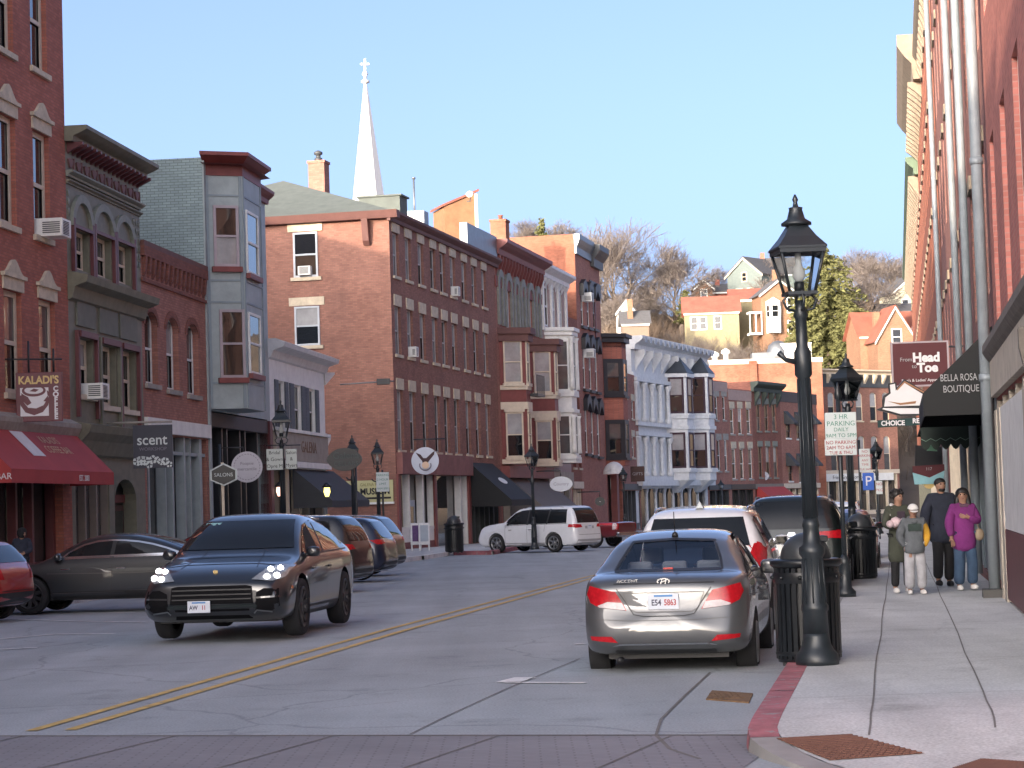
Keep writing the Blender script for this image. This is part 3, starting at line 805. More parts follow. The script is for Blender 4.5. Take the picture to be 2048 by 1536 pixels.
# side wall windows (frontal to us): local plane x = 0, facing -x
def side_at(F, px, py, s=0.0):
    d = ray(px, py); P0 = F.o + F.u * s; t = (P0 - CAM_P).dot(F.u) / d.dot(F.u); P = CAM_P + d * t
    return -(P - F.o).dot(F.n), P.z - F.o.z          # local y, z
def side_win(b, xl, xr, yt, yb, fm=WHITE, up=0, lo=0, lintel=None, s=0.0):
    y1, z1 = side_at(b.F, xl, yt, s); y0, z0 = side_at(b.F, xr, yb, s)
    g = MB(); zm = (z0 + z1) / 2
    g.cur = up; g.quad((s - .03, y1, zm), (s - .03, y0, zm), (s - .03, y0, z1), (s - .03, y1, z1)); g.cur = lo
    g.quad((s - .02, y1, z0), (s - .02, y0, z0), (s - .02, y0, zm), (s - .02, y1, zm)); wd = g.build('window', GLASS_SET, b.root)
    f = MB(); t = .09
    for a in ((y1, y1 - t, z0, z1), (y0 + t, y0, z0, z1), (y1 - t, y0 + t, z1 - t, z1), (y1 - t, y0 + t, z0, z0 + t), (y1 - t, y0 + t, zm - .04, zm + .04)): f.box(s - .07, s - .001, a[0], a[1], a[2], a[3])
    f.build('frame', fm, wd)
    if lintel:
        MB().box(s - .06, s + .05, y1 + .25, y0 - .25, z1 + .04, z1 + .42).build('lintel', lintel, wd)
        MB().box(s - .1, s + .05, y1 + .15, y0 - .15, z0 - .16, z0 - .002).build('sill', lintel, wd)
    return wd, y0, y1, z0, z1
LB = mat('pale_blue_frame', (.42, .45, .48), var=.08)
side_win(b, 586, 637, 466, 553, LB, 0, 4, STONE)
w_, y0, y1, z0, z1 = side_win(b, 589, 641, 614, 690, LB, 1, 0, STONE)
r = thing('air_conditioner', 'white air conditioner in the side wall window of the brown brick block', 'air conditioner', tuple(F.w(0, *side_at(F, 612, 551))), F.a - pi / 2, 'window air conditioners')
q = MB(); q.box(-.3, .3, -.3, 0, 0, .42); q.build('case', WHITE, r, bevel=.015)
q = MB(); [q.box(-.22, .22, -.312, -.302, .07 + k * .04, .09 + k * .04) for k in range(8)]; q.build('grille', DKGREY, r)
# museum board on the side wall
yA, zA_ = side_at(F, 678, 963); yB, zB_ = side_at(F, 788, 1003)
mu = thing('wall_sign', 'pale yellow museum sign with a dark red round emblem on the brick side wall', 'sign', tuple(F.w(-.06, (yA + yB) / 2, (zA_ + zB_) / 2)), F.a - pi / 2)
W_, H_ = abs(yA - yB), abs(zA_ - zB_)
MB().box(-W_ / 2, W_ / 2, -.05, .05, -H_ / 2, H_ / 2).build('panel', mat('pale_yellow_board', (.44, .42, .22), var=.06), mu)
MB().box(-W_ / 2 - .03, W_ / 2 + .03, -.07, .04, -H_ / 2 - .1, -H_ / 2 - .002).build('frame', WHITE, mu)
em = MB(); em.lathe([(.32, -.06), (.32, .0)], n=20); em.xf(Matrix.Rotation(pi / 2, 4, 'X')); o = em.build('emblem', DKRED, mu); o.location = (-W_ * .29, -.05, .02)
text('lettering', 'MUSEUM', .4, SG_BK, mu, (W_ * .17, -.055, -.02), bold=.012, sx=.9)
text('lettering', 'GALENA HISTORY', .2, mat('olive_letter', (.16, .15, .05), var=.05), mu, (W_ * .17, -.055, .3), sx=.85)
aw = MB(); aw.box(-.3, W_ * .46, -.06, -.05, -.36, -.27); aw.prism([(-.3, -.22), (-.55, -.315), (-.3, -.41)], 'y', -.06, -.05); aw.build('arrow', SG_BK, mu)
# street front of the brick block
zf0, zf1 = z_at(F, 800, 948), z_at(F, 800, 905)
sE = F.at(936, 960)[0]
MB().box(.1, sE, -.3, -.001, zf0, zf1).build('shop_fascia', mat('rusty_fascia', (.19, .075, .065), var=.25, vscale=1.5), b.root)
b.hole(.45, sE - .2, .1, zf0 - .02, .4)
MB().quad((.45, .38, .1), (sE - .2, .38, .1), (sE - .2, .38, zf0 - .02), (.45, .38, zf0 - .02)).build('shop_window', G_SHOP, b.root)
m = MB()
L_ = sE - .65
for f, wd in ((0, .25), (.14, .2), (.33, .25), (.48, .22), (.52, .3), (.9, .22), (1.0, .3)): s = .45 + f * L_; m.box(s - wd / 2, s + wd / 2, .02, .34, .1, zf0 - .02)
m.box(.45, .45 + L_ * .5, .0, .34, .102, 1.0); m.box(.45, .45 + L_ * .5, -.02, .36, 1.0, 1.15)
m.build('shop_front_frame', WHITE, b.root)
MB().box(.45, .45 + L_ * .5, -.03, -.002, .1, .45).build('kick_panel', DKRED, b.root)
for s in (.2, sE * .49, sE): MB().box(s - .2, s + .2, -.1, -.001, .05, zf0 - .01).build('pilaster', DKRED, b.root)
ds = .45 + L_ * .2
MB().box(ds, ds + 1.1, .28, .36, .15, 2.4).build('door', mat('pale_blue_door', (.36, .42, .46), var=.08), b.root)
MB().box(ds + .2, ds + .9, .26, .278, .4, 2.1).build('door_glass', G_DARK, b.root)
b.hole(sE + .4, F.L - .6, .1, zf0 - .4, .5)
MB().quad((sE + .4, .48, .1), (F.L - .6, .48, .1), (F.L - .6, .48, zf0 - .4), (sE + .4, .48, zf0 - .4)).build('shop_window', G_SHOP, b.root)
m = MB()
for k in range(7): s = sE + .4 + (F.L - 1 - sE) * k / 6; m.box(s - .1, s + .1, .05, .42, .1, zf0 - .4)
m.build('shop_front_post', mat('dark_teal_paint', (.05, .06, .06), var=.1), b.root)
sA1 = F.at(937, 930, .0)[0]
bw = awning(b, sE + .3, F.L - 2.0, z_at(F, 938, 925), z_at(F, 938, 925) - 2.0, 2.2, .32, mat('black_awning_fabric', (.010, .011, .012), rough=.75, var=.1))
q = MB(); q.lathe([(.5, 0), (.5, .01)], n=20); o = q.build('printed_oval', WHITE, bw); o.scale = (1.5, .5, 1)
o.location = ((sE + F.L) / 2 - .6, -1.1 - .02, z_at(F, 938, 925) - 1.0 + .03); o.rotation_euler = (atan2(2.0, 2.2), 0, 0)
b.finish(roof='hip')
# hipped roof
zT = Ht + 2.9
hr = MB(); e = .35
A, B_, C_, D_ = (-e, -e, Ht), (F.L + .1, -e, Ht), (F.L + .1, 15 + e, Ht), (-e, 15 + e, Ht)
R0, R1 = (7.2, 7.4, zT), (F.L - 6, 7.4, zT)
hr.quad(A, B_, R1, R0); hr.quad(C_, D_, R0, R1); hr.add([B_, C_, R1], [(0, 1, 2)]); hr.add([D_, A, R0], [(0, 1, 2)])
hr.build('roof', SHINGLE, b.root)
BIGR = (b, F, Ht)
def roof_piece(name, label, cat, P, boxes, rz=0.0):
    r = thing(name, label, cat, tuple(P), rz)
    return r
# chimney on the hip roof
P = at(638, 366, 109)
ch = MB(); ch.box(-.42, .42, -.42, .42, -1.6, .95); ch.box(-.47, .47, -.47, .47, .95, 1.08)
o = ch.build('chimney', BRICK3, b.root); o.location = (Matrix.Rotation(-F.a, 4, 'Z') @ (P - F.o)); 
cap = MB(); cap.lathe([(.2, 1.08), (.2, 1.25), (.12, 1.28), (.12, 1.4), (.22, 1.44), (.22, 1.55), (.05, 1.64)], n=12); cap.build('chimney_cap', DKGREY, o)
P = at(776, 408, 103)
dm = MB(); dm.box(-.8, .5, -.8, 1.2, -.6, .25); dm.box(-.88, .58, -.9, 1.3, .25, .33); o = dm.build('roof_hatch', SHINGLE, b.root); o.location = Matrix.Rotation(-F.a, 4, 'Z') @ (P - F.o)
P = at(833, 436, 108)
q = MB(); q.box(-.45, .45, -.5, .5, -.8, .3); o = q.build('roof_box', METAL, b.root); o.location = Matrix.Rotation(-F.a, 4, 'Z') @ (P - F.o)
q = MB(); q.tube([(-.35, 0, -.5), (-.35, 0, 1.9)], .05); q.tube([(-.35, 0, 1.9), (-.35, 0, 1.98)], .1); o = q.build('vent_pipe', METAL, b.root); o.location = Matrix.Rotation(-F.a, 4, 'Z') @ (P - F.o)
# sheet-metal parapet on far third of the front
sP0, sP1 = F.at(927, 470)[0], F.L
MB().box(sP0, sP1, -.2, .2, Ht + .06, Ht + 1.25).build('metal_parapet', METAL, b.root)

# ---- generic facades for the row beyond
def row_building(F, label, H, wm, wins, fm=WHITE, lintel=None, sill=None, corn=None, depth=14, shop=None, zshop=None, name='brick_building', arch=0, lh=.4, par=.35, up=None, ped=False, sm=None, fw=.08, lx=.12):
    b = Bld(name, label, F, H, depth, wm, side_m=sm)
    for (xl, xr, yt, yb) in wins:
        r = b.px(xl, xr, yt, yb)
        b.win(r, fm=fm, lintel=lintel, sill=sill, arch=arch, lh=lh, up=up, ped=ped, fw=fw, lx=lx)
    if corn: std_cornice(b, H - corn[0], corn[0], corn[1], corn[2])
    zs = zshop or 3.6
    b.hole(.3, F.L - .3, .15, zs - .5, .4)
    g = MB(); g.quad((.3, .38, .15), (F.L - .3, .38, .15), (F.L - .3, .38, zs - .5), (.3, .38, zs - .5)); g.build('shop_window', G_SHOP, b.root)
    m = MB(); n = max(3, int(F.L / 1.6))
    for k in range(n + 1): s = .35 + (F.L - .7) * k / n; m.box(s - .09, s + .09, .05, .36, .15, zs - .5)
    m.box(.3, F.L - .3, .05, .36, .152, .65)
    m.build('shop_front_frame', shop or CREAM, b.root)
    MB().box(.05, F.L - .05, -.12, -.001, zs - .45, zs).build('shop_fascia', shop or CREAM, b.root)
    b.finish()
    return b
# ornamental red building with arched windows and red bays
F = F2(1003, 1095)
Ht = z_at(F, 983, 477)
b = Bld('brick_building', 'ornate red brick building with arched stone window heads and two red bay windows', F, Ht, 14, BRICK3)
std_cornice(b, Ht - .8, .8, .8, DKRED, ends=.05)
bracket_row(b, 16, Ht - 2.0, Ht - .8, .3, .12, DKRED)
MB().box(0, F.L, -.08, -.001, Ht - 2.6, Ht - 2.0).build('frieze', mat('brick_red_paint', (.2, .06, .05), var=.1), b.root)
zA1, zA0 = z_at(F, 1000, 548), z_at(F, 1000, 650)
GST = mat('green_grey_stone', (.2, .205, .18), var=.2, vscale=3)
for k, f in enumerate((.09, .25, .42, .56, .73, .9)):
    c = f * F.L; hw = .95 if k in (1, 4) else .5
    b.win((c - hw * .62, c + hw * .62, zA0, zA1 - .2), fm=WHITE, arch=hw * .62, up=1 if k in (1, 4) else 0, fw=.1)
    a = MB(); R = hw * .62
    for i in range(12):
        t0, t1 = pi * i / 12, pi * (i + 1) / 12
        Pq = lambda t, q: (c + (R + q) * cos(t), -.16, zA1 - .2 - R + (R + q * 1.1) * sin(t))
        p = (Pq(t0, 0), Pq(t1, 0), Pq(t1, .38), Pq(t0, .38)); a.add([*p, *[(x, 0, z) for x, y, z in p]], [(0, 1, 2, 3), (4, 5, 1, 0), (3, 2, 6, 7)])
    for s in (-1, 1): a.box(c + s * (R + .04), c + s * (R + .36), -.15, -.001, zA0, zA1 - .2 - R)
    a.build('stone_arch', GST, b.root)
def red_bay(b, xl, xr, ytop, ymid0, ymid1, ybot, label=None):
    F = b.F; out = 1.3
    sa, sb = F.at(xl, 750, 0)[0], F.at(xr, 750, out)[0]
    sa += 0.0
    zt, za, zb2, z0 = (F.at((xl + xr) / 2, y, out * .6)[1] for y in (ytop, ymid0, ymid1, ybot))
    P = [(sa, 0), (sa + .75, -out), (max(sb, sa + 1.8), -out), (max(sb, sa + 1.8) + .7, 0)]
    m = MB()
    for i in range(3): m.quad((*P[i], z0), (*P[i + 1], z0), (*P[i + 1], zt), (*P[i], zt))
    m.add([(*p, z0) for p in P], [(3, 2, 1, 0)]); m.add([(*p, zt) for p in P], [(0, 1, 2, 3)])
    bo = m.build('bay', DKRED, b.root)
    for i in (0, 1):
        bay_window(bo, P[i], P[i + 1], .2, .8, za + .35, zt - .45, CREAM, 1, 2 if i else 1, CREAM)
        bay_window(bo, P[i], P[i + 1], .22, .78, z0 + .4, zb2 - .6, CREAM, 1 if i == 0 else 2, 0, CREAM, head=CREAM)
    cen = ((P[0][0] + P[3][0]) / 2, 0)
    off = lambda p, k: (cen[0] + (p[0] - cen[0]) * k, p[1] * k)
    h = MB()
    for k, zz0, zz1 in ((1.3, zt, zt + .35), (1.18, zt - .4, zt)):
        q = [off(p, k) for p in P]
        for i in range(3): h.quad((*q[i], zz0), (*q[i + 1], zz0), (*q[i + 1], zz1), (*q[i], zz1))
        h.add([(*p, zz1) for p in q], [(0, 1, 2, 3)]); h.add([(*p, zz0) for p in q], [(3, 2, 1, 0)])
    h.build('bay_roof', mat('brown_red_cornice', (.12, .055, .048)), bo)
    s = MB()
    for k, zz0, zz1 in ((1.07, za - .1, za + .15), (1.08, zb2 - .35, zb2 + .05), (1.1, z0 - .05, z0 + .2)):
        q = [off(p, k) for p in P]
        for i in range(3): s.quad((*q[i], zz0), (*q[i + 1], zz0), (*q[i + 1], zz1), (*q[i], zz1))
        s.add([(*p, zz1) for p in q], [(0, 1, 2, 3)]); s.add([(*p, zz0) for p in q], [(3, 2, 1, 0)])
    s.build('bay_moulding', CREAM, bo)
    return bo
red_bay(b, 1000, 1056, 668, 775, 805, 925)
bo = red_bay(b, 1060, 1102, 688, 792, 822, 930)
ir = MB(); zi = F.at(1075, 790, 1.3)[1]; sI = F.at(1060, 790, 1.3)[0]
for k in range(8): ir.box(sI + k * .28, sI + k * .28 + .03, -1.75, -1.72, zi, zi + 1.0)
for k in range(3): ir.box(sI, sI + .03, -1.72 + k * .15, -1.70 + k * .15, zi, zi + 1.0)
ir.box(sI, sI + 2.0, -1.76, -1.71, zi + 1.0, zi + 1.05); ir.box(sI, sI + 2.0, -1.76, -1.3, zi - .15, zi)
ir.build('balcony', BLACKP, bo)
zs = z_at(F, 1010, 945)
MB().box(.1, F.L - .1, -.5, -.001, zs - .3, zs + .35).build('shop_cornice', DKRED, b.root)
b.hole(.4, F.L - .4, .1, zs - .4, .5); MB().quad((.4, .48, .1), (F.L - .4, .48, .1), (F.L - .4, .48, zs - .4), (.4, .48, zs - .4)).build('shop_window', G_SHOP, b.root)
m = MB()
for k in range(7): s = .5 + (F.L - 1) * k / 6; m.box(s - .12, s + .12, .05, .42, .1, zs - .4)
m.build('shop_front_post', CREAM, b.root)
awning(b, 2.2, F.L - .5, zs - .3, zs - 2.6, 2.6, .2, mat('taupe_awning_fabric', (.13, .115, .105), rough=.8, var=.1))
b.finish()
# shed tower, chimney behind
P = at(910, 452, 126)
r = thing('roof_shed', 'orange clapboard shed with a sloping red roof standing on the flat roofs', 'shed', tuple(P), F.a - radians(4))
q = MB(); q.prism([(-.95, -2.2), (.95, -2.2), (.95, 1.75), (-.95, .95)], 'y', -1.2, 1.2); q.build('wall', WOODO, r)
q = MB(); q.prism([(-1.1, .93), (1.12, 1.86), (1.12, 2.0), (-1.1, 1.07)], 'y', -1.3, 1.3); q.build('roof', REDROOF, r)
MB().box(.86, 1.02, -1.28, -1.19, -2.2, 1.7).build('corner_board', WHITE, r)
r.rotation_euler = (0, 0, F.a - radians(60))
P = at(941, 392, 124)
r = thing('satellite_dish', 'white satellite dish fixed to the orange clapboard shed', 'satellite dish', tuple(P), radians(-12))
q = MB(); q.sphere((0, 0, 0), .32, 16, 6, z0=.75); q.xf(Matrix.Rotation(radians(70), 4, 'X')); q.build('dish', WHITE, r)
MB().tube([(0, -.1, -.1), (-.1, .3, -.25), (-.3, .35, -.25)], .03).build('arm', METAL, r)
# white narrow building
F = F2(1095, 1145)
Ht = z_at(F, 1080, 530)
b = Bld('brick_building', 'narrow white-fronted building with a white two-storey bay window', F, Ht, 14, mat('pale_pink_paint', (.32, .24, .22), var=.1))
std_cornice(b, Ht - .7, .7, .7, WHITE2, ends=.1); bracket_row(b, 8, Ht - 1.3, Ht - .7, .3, .12, WHITE2)
zt1, zt0 = z_at(F, 1100, 575), z_at(F, 1100, 655)
for k in range(3):
    c = F.L * (.22 + .28 * k); b.win((c - .6, c + .6, zt0, zt1), fm=WHITE, up=0, fw=.14)
for f in (.03, .36, .64, .95): MB().box(F.L * f - .16, F.L * f + .16, -.14, -.001, zt0 - .3, zt1 + .5).build('pilaster', WHITE, b.root)
out = 1.4; s_a = .8
P = [(s_a, 0), (s_a + .9, -out), (s_a + 2.5, -out), (s_a + 3.4, 0)]
zb4, zb3, zb2, zb1 = (F.at(1120, y, 1)[1] for y in (925, 815, 800, 665))
m = MB()
for i in range(3): m.quad((*P[i], zb4), (*P[i + 1], zb4), (*P[i + 1], zb1), (*P[i], zb1))
m.add([(*p, zb4) for p in P], [(3, 2, 1, 0)]); m.add([(*p, zb1) for p in P], [(0, 1, 2, 3)])
bo = m.build('bay', WHITE, b.root)
for i in (0, 1):
    bay_window(bo, P[i], P[i + 1], .15, .85, F.at(1115, 775, 1)[1], zb1 - .5, WHITE, 2, 2, WHITE)
    bay_window(bo, P[i], P[i + 1], .15, .85, F.at(1115, 905, 1)[1], F.at(1115, 830, 1)[1], WHITE, 2, 2, WHITE)
s = MB()
for k, z_ in ((1.12, zb1 - .1), (1.2, zb1 + .15), (1.1, F.at(1115, 780, 1)[1] - .3), (1.1, F.at(1115, 822, 1)[1]), (1.12, F.at(1115, 910, 1)[1] - .3), (1.12, zb4)):
    q = [((p[0] - s_a - 1.7) * k + s_a + 1.7, p[1] * k) for p in P]
    for i in range(3): s.quad((*q[i], z_), (*q[i + 1], z_), (*q[i + 1], z_ + .22), (*q[i], z_ + .22))
    s.add([(*p, z_ + .22) for p in q], [(0, 1, 2, 3)]); s.add([(*p, z_) for p in q], [(3, 2, 1, 0)])
s.build('bay_moulding', WHITE, bo)
cl = MB()
for p in P[1:3]:
    for za, zc_ in ((F.at(1115, 775, 1)[1], zb1 - .2), (F.at(1115, 905, 1)[1], F.at(1115, 828, 1)[1])): cl.lathe([(.2, za), (.17, za + .3), (.15, zc_ - .2), (.22, zc_)], p[0], p[1] - .03, 10)
cl.build('column', WHITE, bo)
b.hole(.3, F.L - .3, .1, zb4 - .8, .4); MB().quad((.3, .38, .1), (F.L - .3, .38, .1), (F.L - .3, .38, zb4 - .8), (.3, .38, zb4 - .8)).build('shop_window', G_SHOP, b.root)
m = MB(); [m.box(F.L * f - .15, F.L * f + .15, .03, .34, .1, zb4 - .8) for f in (.1, .35, .65, .92)]; m.build('shop_front_post', STONE2, b.root)
MB().box(.05, F.L, -.15, -.001, zb4 - 1.4, zb4 - .5).build('shop_fascia', mat('tan_board', (.3, .26, .21)), b.root)
b.finish()
# low plain brick
F = F2(1145, 1166)
row_building(F, 'narrow plain dark brick building with small stone-capped windows', z_at(F, 1128, 630), BRICK4,
             [(1137, 1143, 676, 714), (1149, 1154, 682, 720), (1141, 1147, 753, 822), (1153, 1158, 758, 826), (1146, 1151, 862, 935), (1157, 1162, 866, 936)], fm=DKRED, lintel=STONE, sill=STONE, lh=.5, up=0)
# tall building with black iron window hoods
F = F2(1166, 1214)
Ht = z_at(F, 1152, 470)
b = Bld('brick_building', 'tall brick building with black iron window hoods and a sunlit orange side wall', F, Ht, 18, BRICK3, side_m=BRICK_O)
std_cornice(b, Ht - 1.3, 1.3, .35, METAL, s0=0, s1=F.L * .62)
std_cornice(b, Ht - 1.6, 1.5, .7, DKGREY, s0=F.L * .62, s1=F.L + .2)
MB().box(F.L * .55, F.L, -.08, -.001, Ht - 3.6, Ht - 2.6).build('frieze', DKGREY, b.root)
IRON = mat('black_iron', (.02, .021, .025), rough=.5, var=.1)
for (yt, yb) in ((572, 650), (678, 775), (800, 905)):
    hd = MB()
    for k, x in enumerate((1163, 1175, 1187)):
        zt_, z0_ = z_at(F, x, yt + k * 4), z_at(F, x, yb + k * 3)
        c = F.at(x + (yt - 572) * .035, yt)[0]
        b.win((c - .55, c + .55, z0_, zt_ - .5), fm=WHITE, up=random.choice([1, 2]), lo=2, fw=.12)
        hd.prism([(c - .85, zt_ - .7), (c - .6, zt_ - .45), (c, zt_ - .1), (c + .6, zt_ - .45), (c + .85, zt_ - .7), (c + .8, zt_ + .1), (c, zt_ + .45), (c - .8, zt_ + .1)], 'y', -.3, -.001)
        hd.box(c - .8, c + .8, -.2, -.001, z0_ - .22, z0_ - .05)
    hd.build('window_hood', IRON, b.root)
MB().box(F.L * .72, F.L * .75, -.08, -.001, z_at(F, 1200, 690), Ht - 4).build('downspout', MAROON, b.root)
b.finish()
for (x, y, t) in ((1168, 604, 'top'), (1172, 716, 'middle')):
    ac_unit(b, F.at(x, y)[0], F.at(x, y)[1], 'small white air conditioner on the building with black window hoods, %s row' % t, .8, .6, .6)
P = at(1000, 470, 139)
q = MB(); q.box(-.55, .55, -.5, .5, -2.5, .8); q.box(-.6, .6, -.55, .55, .8, .95); q.lathe([(.14, .95), (.14, 1.25), (.2, 1.3)], .3, 0, 8)
o = q.build('chimney', BRICK_O); o.location = P; o.rotation_euler = (0, 0, F.a); tag(o, 'orange brick chimney standing on the flat roofs before the sunlit wall', 'chimney')
# lower red building with dark bay
F = F2(1214, 1247)
Ht = z_at(F, 1205, 668)
b = Bld('brick_building', 'red brick building with black-trimmed bay window and heavy black cornice', F, Ht, 12, BRICK1)
P = [(.3, 0), (1.1, -1.2), (3.0, -1.2), (3.8, 0)]
m = MB(); z0_ = F.at(1225, 930, 1)[1]; zt_ = Ht - .6
for i in range(3): m.quad((*P[i], z0_), (*P[i + 1], z0_), (*P[i + 1], zt_), (*P[i], zt_))
m.add([(*p, z0_) for p in P], [(3, 2, 1, 0)])
bo = m.build('bay', BRICK1, b.root)
for i in (0, 1):
    for ya, yb in ((722, 778), (845, 905)):
        za, zb5 = F.at(1225, yb, 1)[1], F.at(1225, ya, 1)[1]
        bay_window(bo, P[i], P[i + 1], .2, .8, za, zb5, IRON, 2, 0, IRON, fw=.3)
q = MB()
for k, za, zb5 in ((1.0, zt_ - .35, zt_), (1.2, zt_, zt_ + .35), (1.35, zt_ + .35, zt_ + .6)):
    pq = [((p[0] - 2.05) * k + 2.05, p[1] * k) for p in P]
    for i in range(3): q.quad((*pq[i], za), (*pq[i + 1], za), (*pq[i + 1], zb5), (*pq[i], zb5))
    q.add([(*p, zb5) for p in pq], [(0, 1, 2, 3)]); q.add([(*p, za) for p in pq], [(3, 2, 1, 0)])
q.build('bay_cornice', IRON, bo)
b.hole(.4, F.L - .4, .1, z0_ - .6, .4); MB().quad((.4, .38, .1), (F.L - .4, .38, .1), (F.L - .4, .38, z0_ - .6), (.4, .38, z0_ - .6)).build('shop_window', G_SHOP, b.root)
MB().box(F.L * .5, F.L * .62, -.15, .3, 0, z0_ - .3).build('shop_front_post', DKRED, b.root)
std_cornice(b, Ht - .4, .4, .3, IRON)
b.finish()
F = F2(1247, 1282)
row_building(F, 'small two-window brown brick building beside the white ornate building', z_at(F, 1240, 742), BRICK3,
             [(1250, 1255, 800, 838), (1263, 1268, 802, 838), (1251, 1256, 872, 915), (1264, 1269, 874, 915)], fm=WHITE, lintel=STONE, sill=STONE, lh=.5, up=0, shop=DKGREY)
# white ornate iron front with two bays
def DW(x): return D2(1282) * (2600 - 1282) / (2600.0 - x)
F = Facade(1272, DW(1272), 1416, DW(1416))
Ht = z_at(F, 1262, 672)
b = Bld('ornate_building', 'ornate white iron-fronted building with two bays under dark pointed roofs', F, Ht, 16, WHITE2)
std_cornice(b, Ht - 1.0, 1.0, 1.0, WHITE2, ends=.15)
for k in range(16): MB().box(F.L * (k + .5) / 16 - .28, F.L * (k + .5) / 16 + .28, -1.06, -1.0, Ht - .5, Ht - .1).build('cornice_panel', mat('pale_grey_panel', (.36, .38, .42), var=.08), b.root)
bracket_row(b, 9, Ht - 2.6, Ht - 1.0, .8, .22, WHITE2)
MB().box(0, F.L, -.15, -.001, Ht - 3.1, Ht - 2.75).build('moulding', WHITE2, b.root)
zrows = []
for (yt, yb) in ((772, 838), (878, 945)):
    zt_, z0_ = z_at(F, 1300, yt), z_at(F, 1300, yb); zrows.append((z0_, zt_))
    for k in range(4):
        c = F.L * (.06 + .105 * k)
        b.win((c - .38, c + .38, z0_, zt_), fm=WHITE2, up=0, lo=0, fw=.12)
    cl = MB()
    for k in range(5):
        c = F.L * (.008 + .105 * k)
        cl.lathe([(.26, z0_ - .3), (.26, z0_), (.17, z0_ + .15), (.15, zt_ - .35), (.3, zt_), (.3, zt_ + .15)], c, -.22, 10)
    cl.build('column', WHITE2, b.root)
    MB().box(0, F.L, -.4, -.001, zt_ + .2, zt_ + .5).build('moulding', WHITE2, b.root)
    MB().box(0, F.L, -.4, -.001, z0_ - .6, z0_ - .3).build('moulding', WHITE2, b.root)
DTRIM = mat('dark_maroon_frame', (.045, .02, .03), var=.1)
for xl in (1332, 1376):
    out = 1.5
    sa = F.at(xl, 800, 0)[0]; 
    P = [(sa, 0), (sa + .7, -out), (sa + 2.7, -out), (sa + 3.4, 0)]
    z0_, zt_ = F.at(xl + 20, 960, 1)[1], F.at(xl + 20, 752, 1)[1]
    m = MB()
    for i in range(3): m.quad((*P[i], z0_), (*P[i + 1], z0_), (*P[i + 1], zt_), (*P[i], zt_))
    cen = ((P[0][0] + P[3][0]) / 2, 0)
    q = [((p[0] - cen[0]) * .35 + cen[0], p[1] * .2) for p in P]
    for i in range(3): m.quad((*q[i], z0_ - 1.0), (*q[i + 1], z0_ - 1.0), (*P[i + 1], z0_), (*P[i], z0_))
    m.add([(*p, zt_) for p in P], [(0, 1, 2, 3)])
    bo = m.build('bay', WHITE2, b.root)
    for i in (0, 1):
        for ya, yb in ((757, 822), (868, 932)):
            za, zb5 = F.at(xl + 20, yb, 1)[1], F.at(xl + 20, ya, 1)[1]
            bay_window(bo, P[i], P[i + 1], .22, .78, za, zb5, DTRIM, 1 if random.random() < .6 else 0, 0, WHITE2, fw=.16)
    s = MB()
    for k, z_ in ((1.1, zt_ - .05), (1.08, F.at(xl + 20, 836, 1)[1]), (1.08, F.at(xl + 20, 858, 1)[1]), (1.1, z_at(F, xl, 945))):
        qq = [((p[0] - cen[0]) * k + cen[0], p[1] * k) for p in P]
        for i in range(3): s.quad((*qq[i], z_), (*qq[i + 1], z_), (*qq[i + 1], z_ + .3), (*qq[i], z_ + .3))
        s.add([(*p, z_ + .3) for p in qq], [(0, 1, 2, 3)]); s.add([(*p, z_) for p in qq], [(3, 2, 1, 0)])
    s.build('bay_moulding', WHITE2, bo)
    rf = MB(); apex = (cen[0], -.75, F.at(xl + 20, 712, 1)[1])
    qq = [((p[0] - cen[0]) * 1.12 + cen[0], p[1] * 1.12, zt_ + .26) for p in P]
    for i in range(3): rf.add([qq[i], qq[i + 1], apex], [(0, 1, 2)])
    rf.build('bay_roof', DKGREY, bo)
zs = z_at(F, 1300, 972)
MB().box(-.3, F.L + .1, -.7, -.001, zs, zs + .45).build('shop_cornice', WHITE2, b.root)
b.hole(.4, F.L - .4, .1, zs - .2, .4); MB().quad((.4, .38, .1), (F.L - .4, .38, .1), (F.L - .4, .38, zs - .2), (.4, .38, zs - .2)).build('shop_window', G_SHOP, b.root)
m = MB()
for k in range(9): s = .6 + (F.L - 1.2) * k / 8; m.lathe([(.2, .1), (.14, .6), (.13, zs - .6), (.24, zs - .2)], s, .1, 8)
m.build('shop_front_column', WHITE2, b.root)
b.finish()
# rows a-d beyond the white building
def D4(x): return DW(1416) * (3200 - 1416) / (3200.0 - x)
F4 = lambda xa, xb: Facade(xa, D4(xa), xb, D4(xb))
F = F4(1417, 1462)
row_building(F, 'three-storey brown brick building with pairs of chunky stone window heads and a pink panel', z_at(F, 1410, 759), BRICK3,
             [(x, x + 6, 793, 840) for x in (1415, 1430, 1445)] + [(x + 3, x + 9, 880, 942) for x in (1416, 1432, 1446)], fm=WHITE, lintel=STONE2, sill=STONE2, lh=.55, lx=.3, corn=None, shop=DKGREY)
q = MB(); q.box(0.05, F.L - .05, -.06, -.002, z_at(F, 1412, 780), z_at(F, 1412, 759) - .1); q.build('parapet_panel', PINK, bpy.data.objects[[o.name for o in bpy.data.objects if o.name.startswith('brick_building')][-1]])
F = F4(1462, 1510)
bb = row_building(F, 'brown brick building with pale stone lintels below a plain pink parapet panel', z_at(F, 1458, 777), BRICK3,
             [(x, x + 8, 817, 868) for x in (1460, 1476, 1493)] + [(x + 4, x + 12, 897, 958) for x in (1460, 1476, 1493)], fm=WHITE, lintel=STONE, sill=STONE2, lh=.6, shop=BLACKP)
MB().box(0.1, F.L - .1, -.06, -.002, z_at(F, 1460, 800), z_at(F, 1460, 777) - .1).build('parapet_panel', PINK, bb.root)
F = F4(1510, 1567)
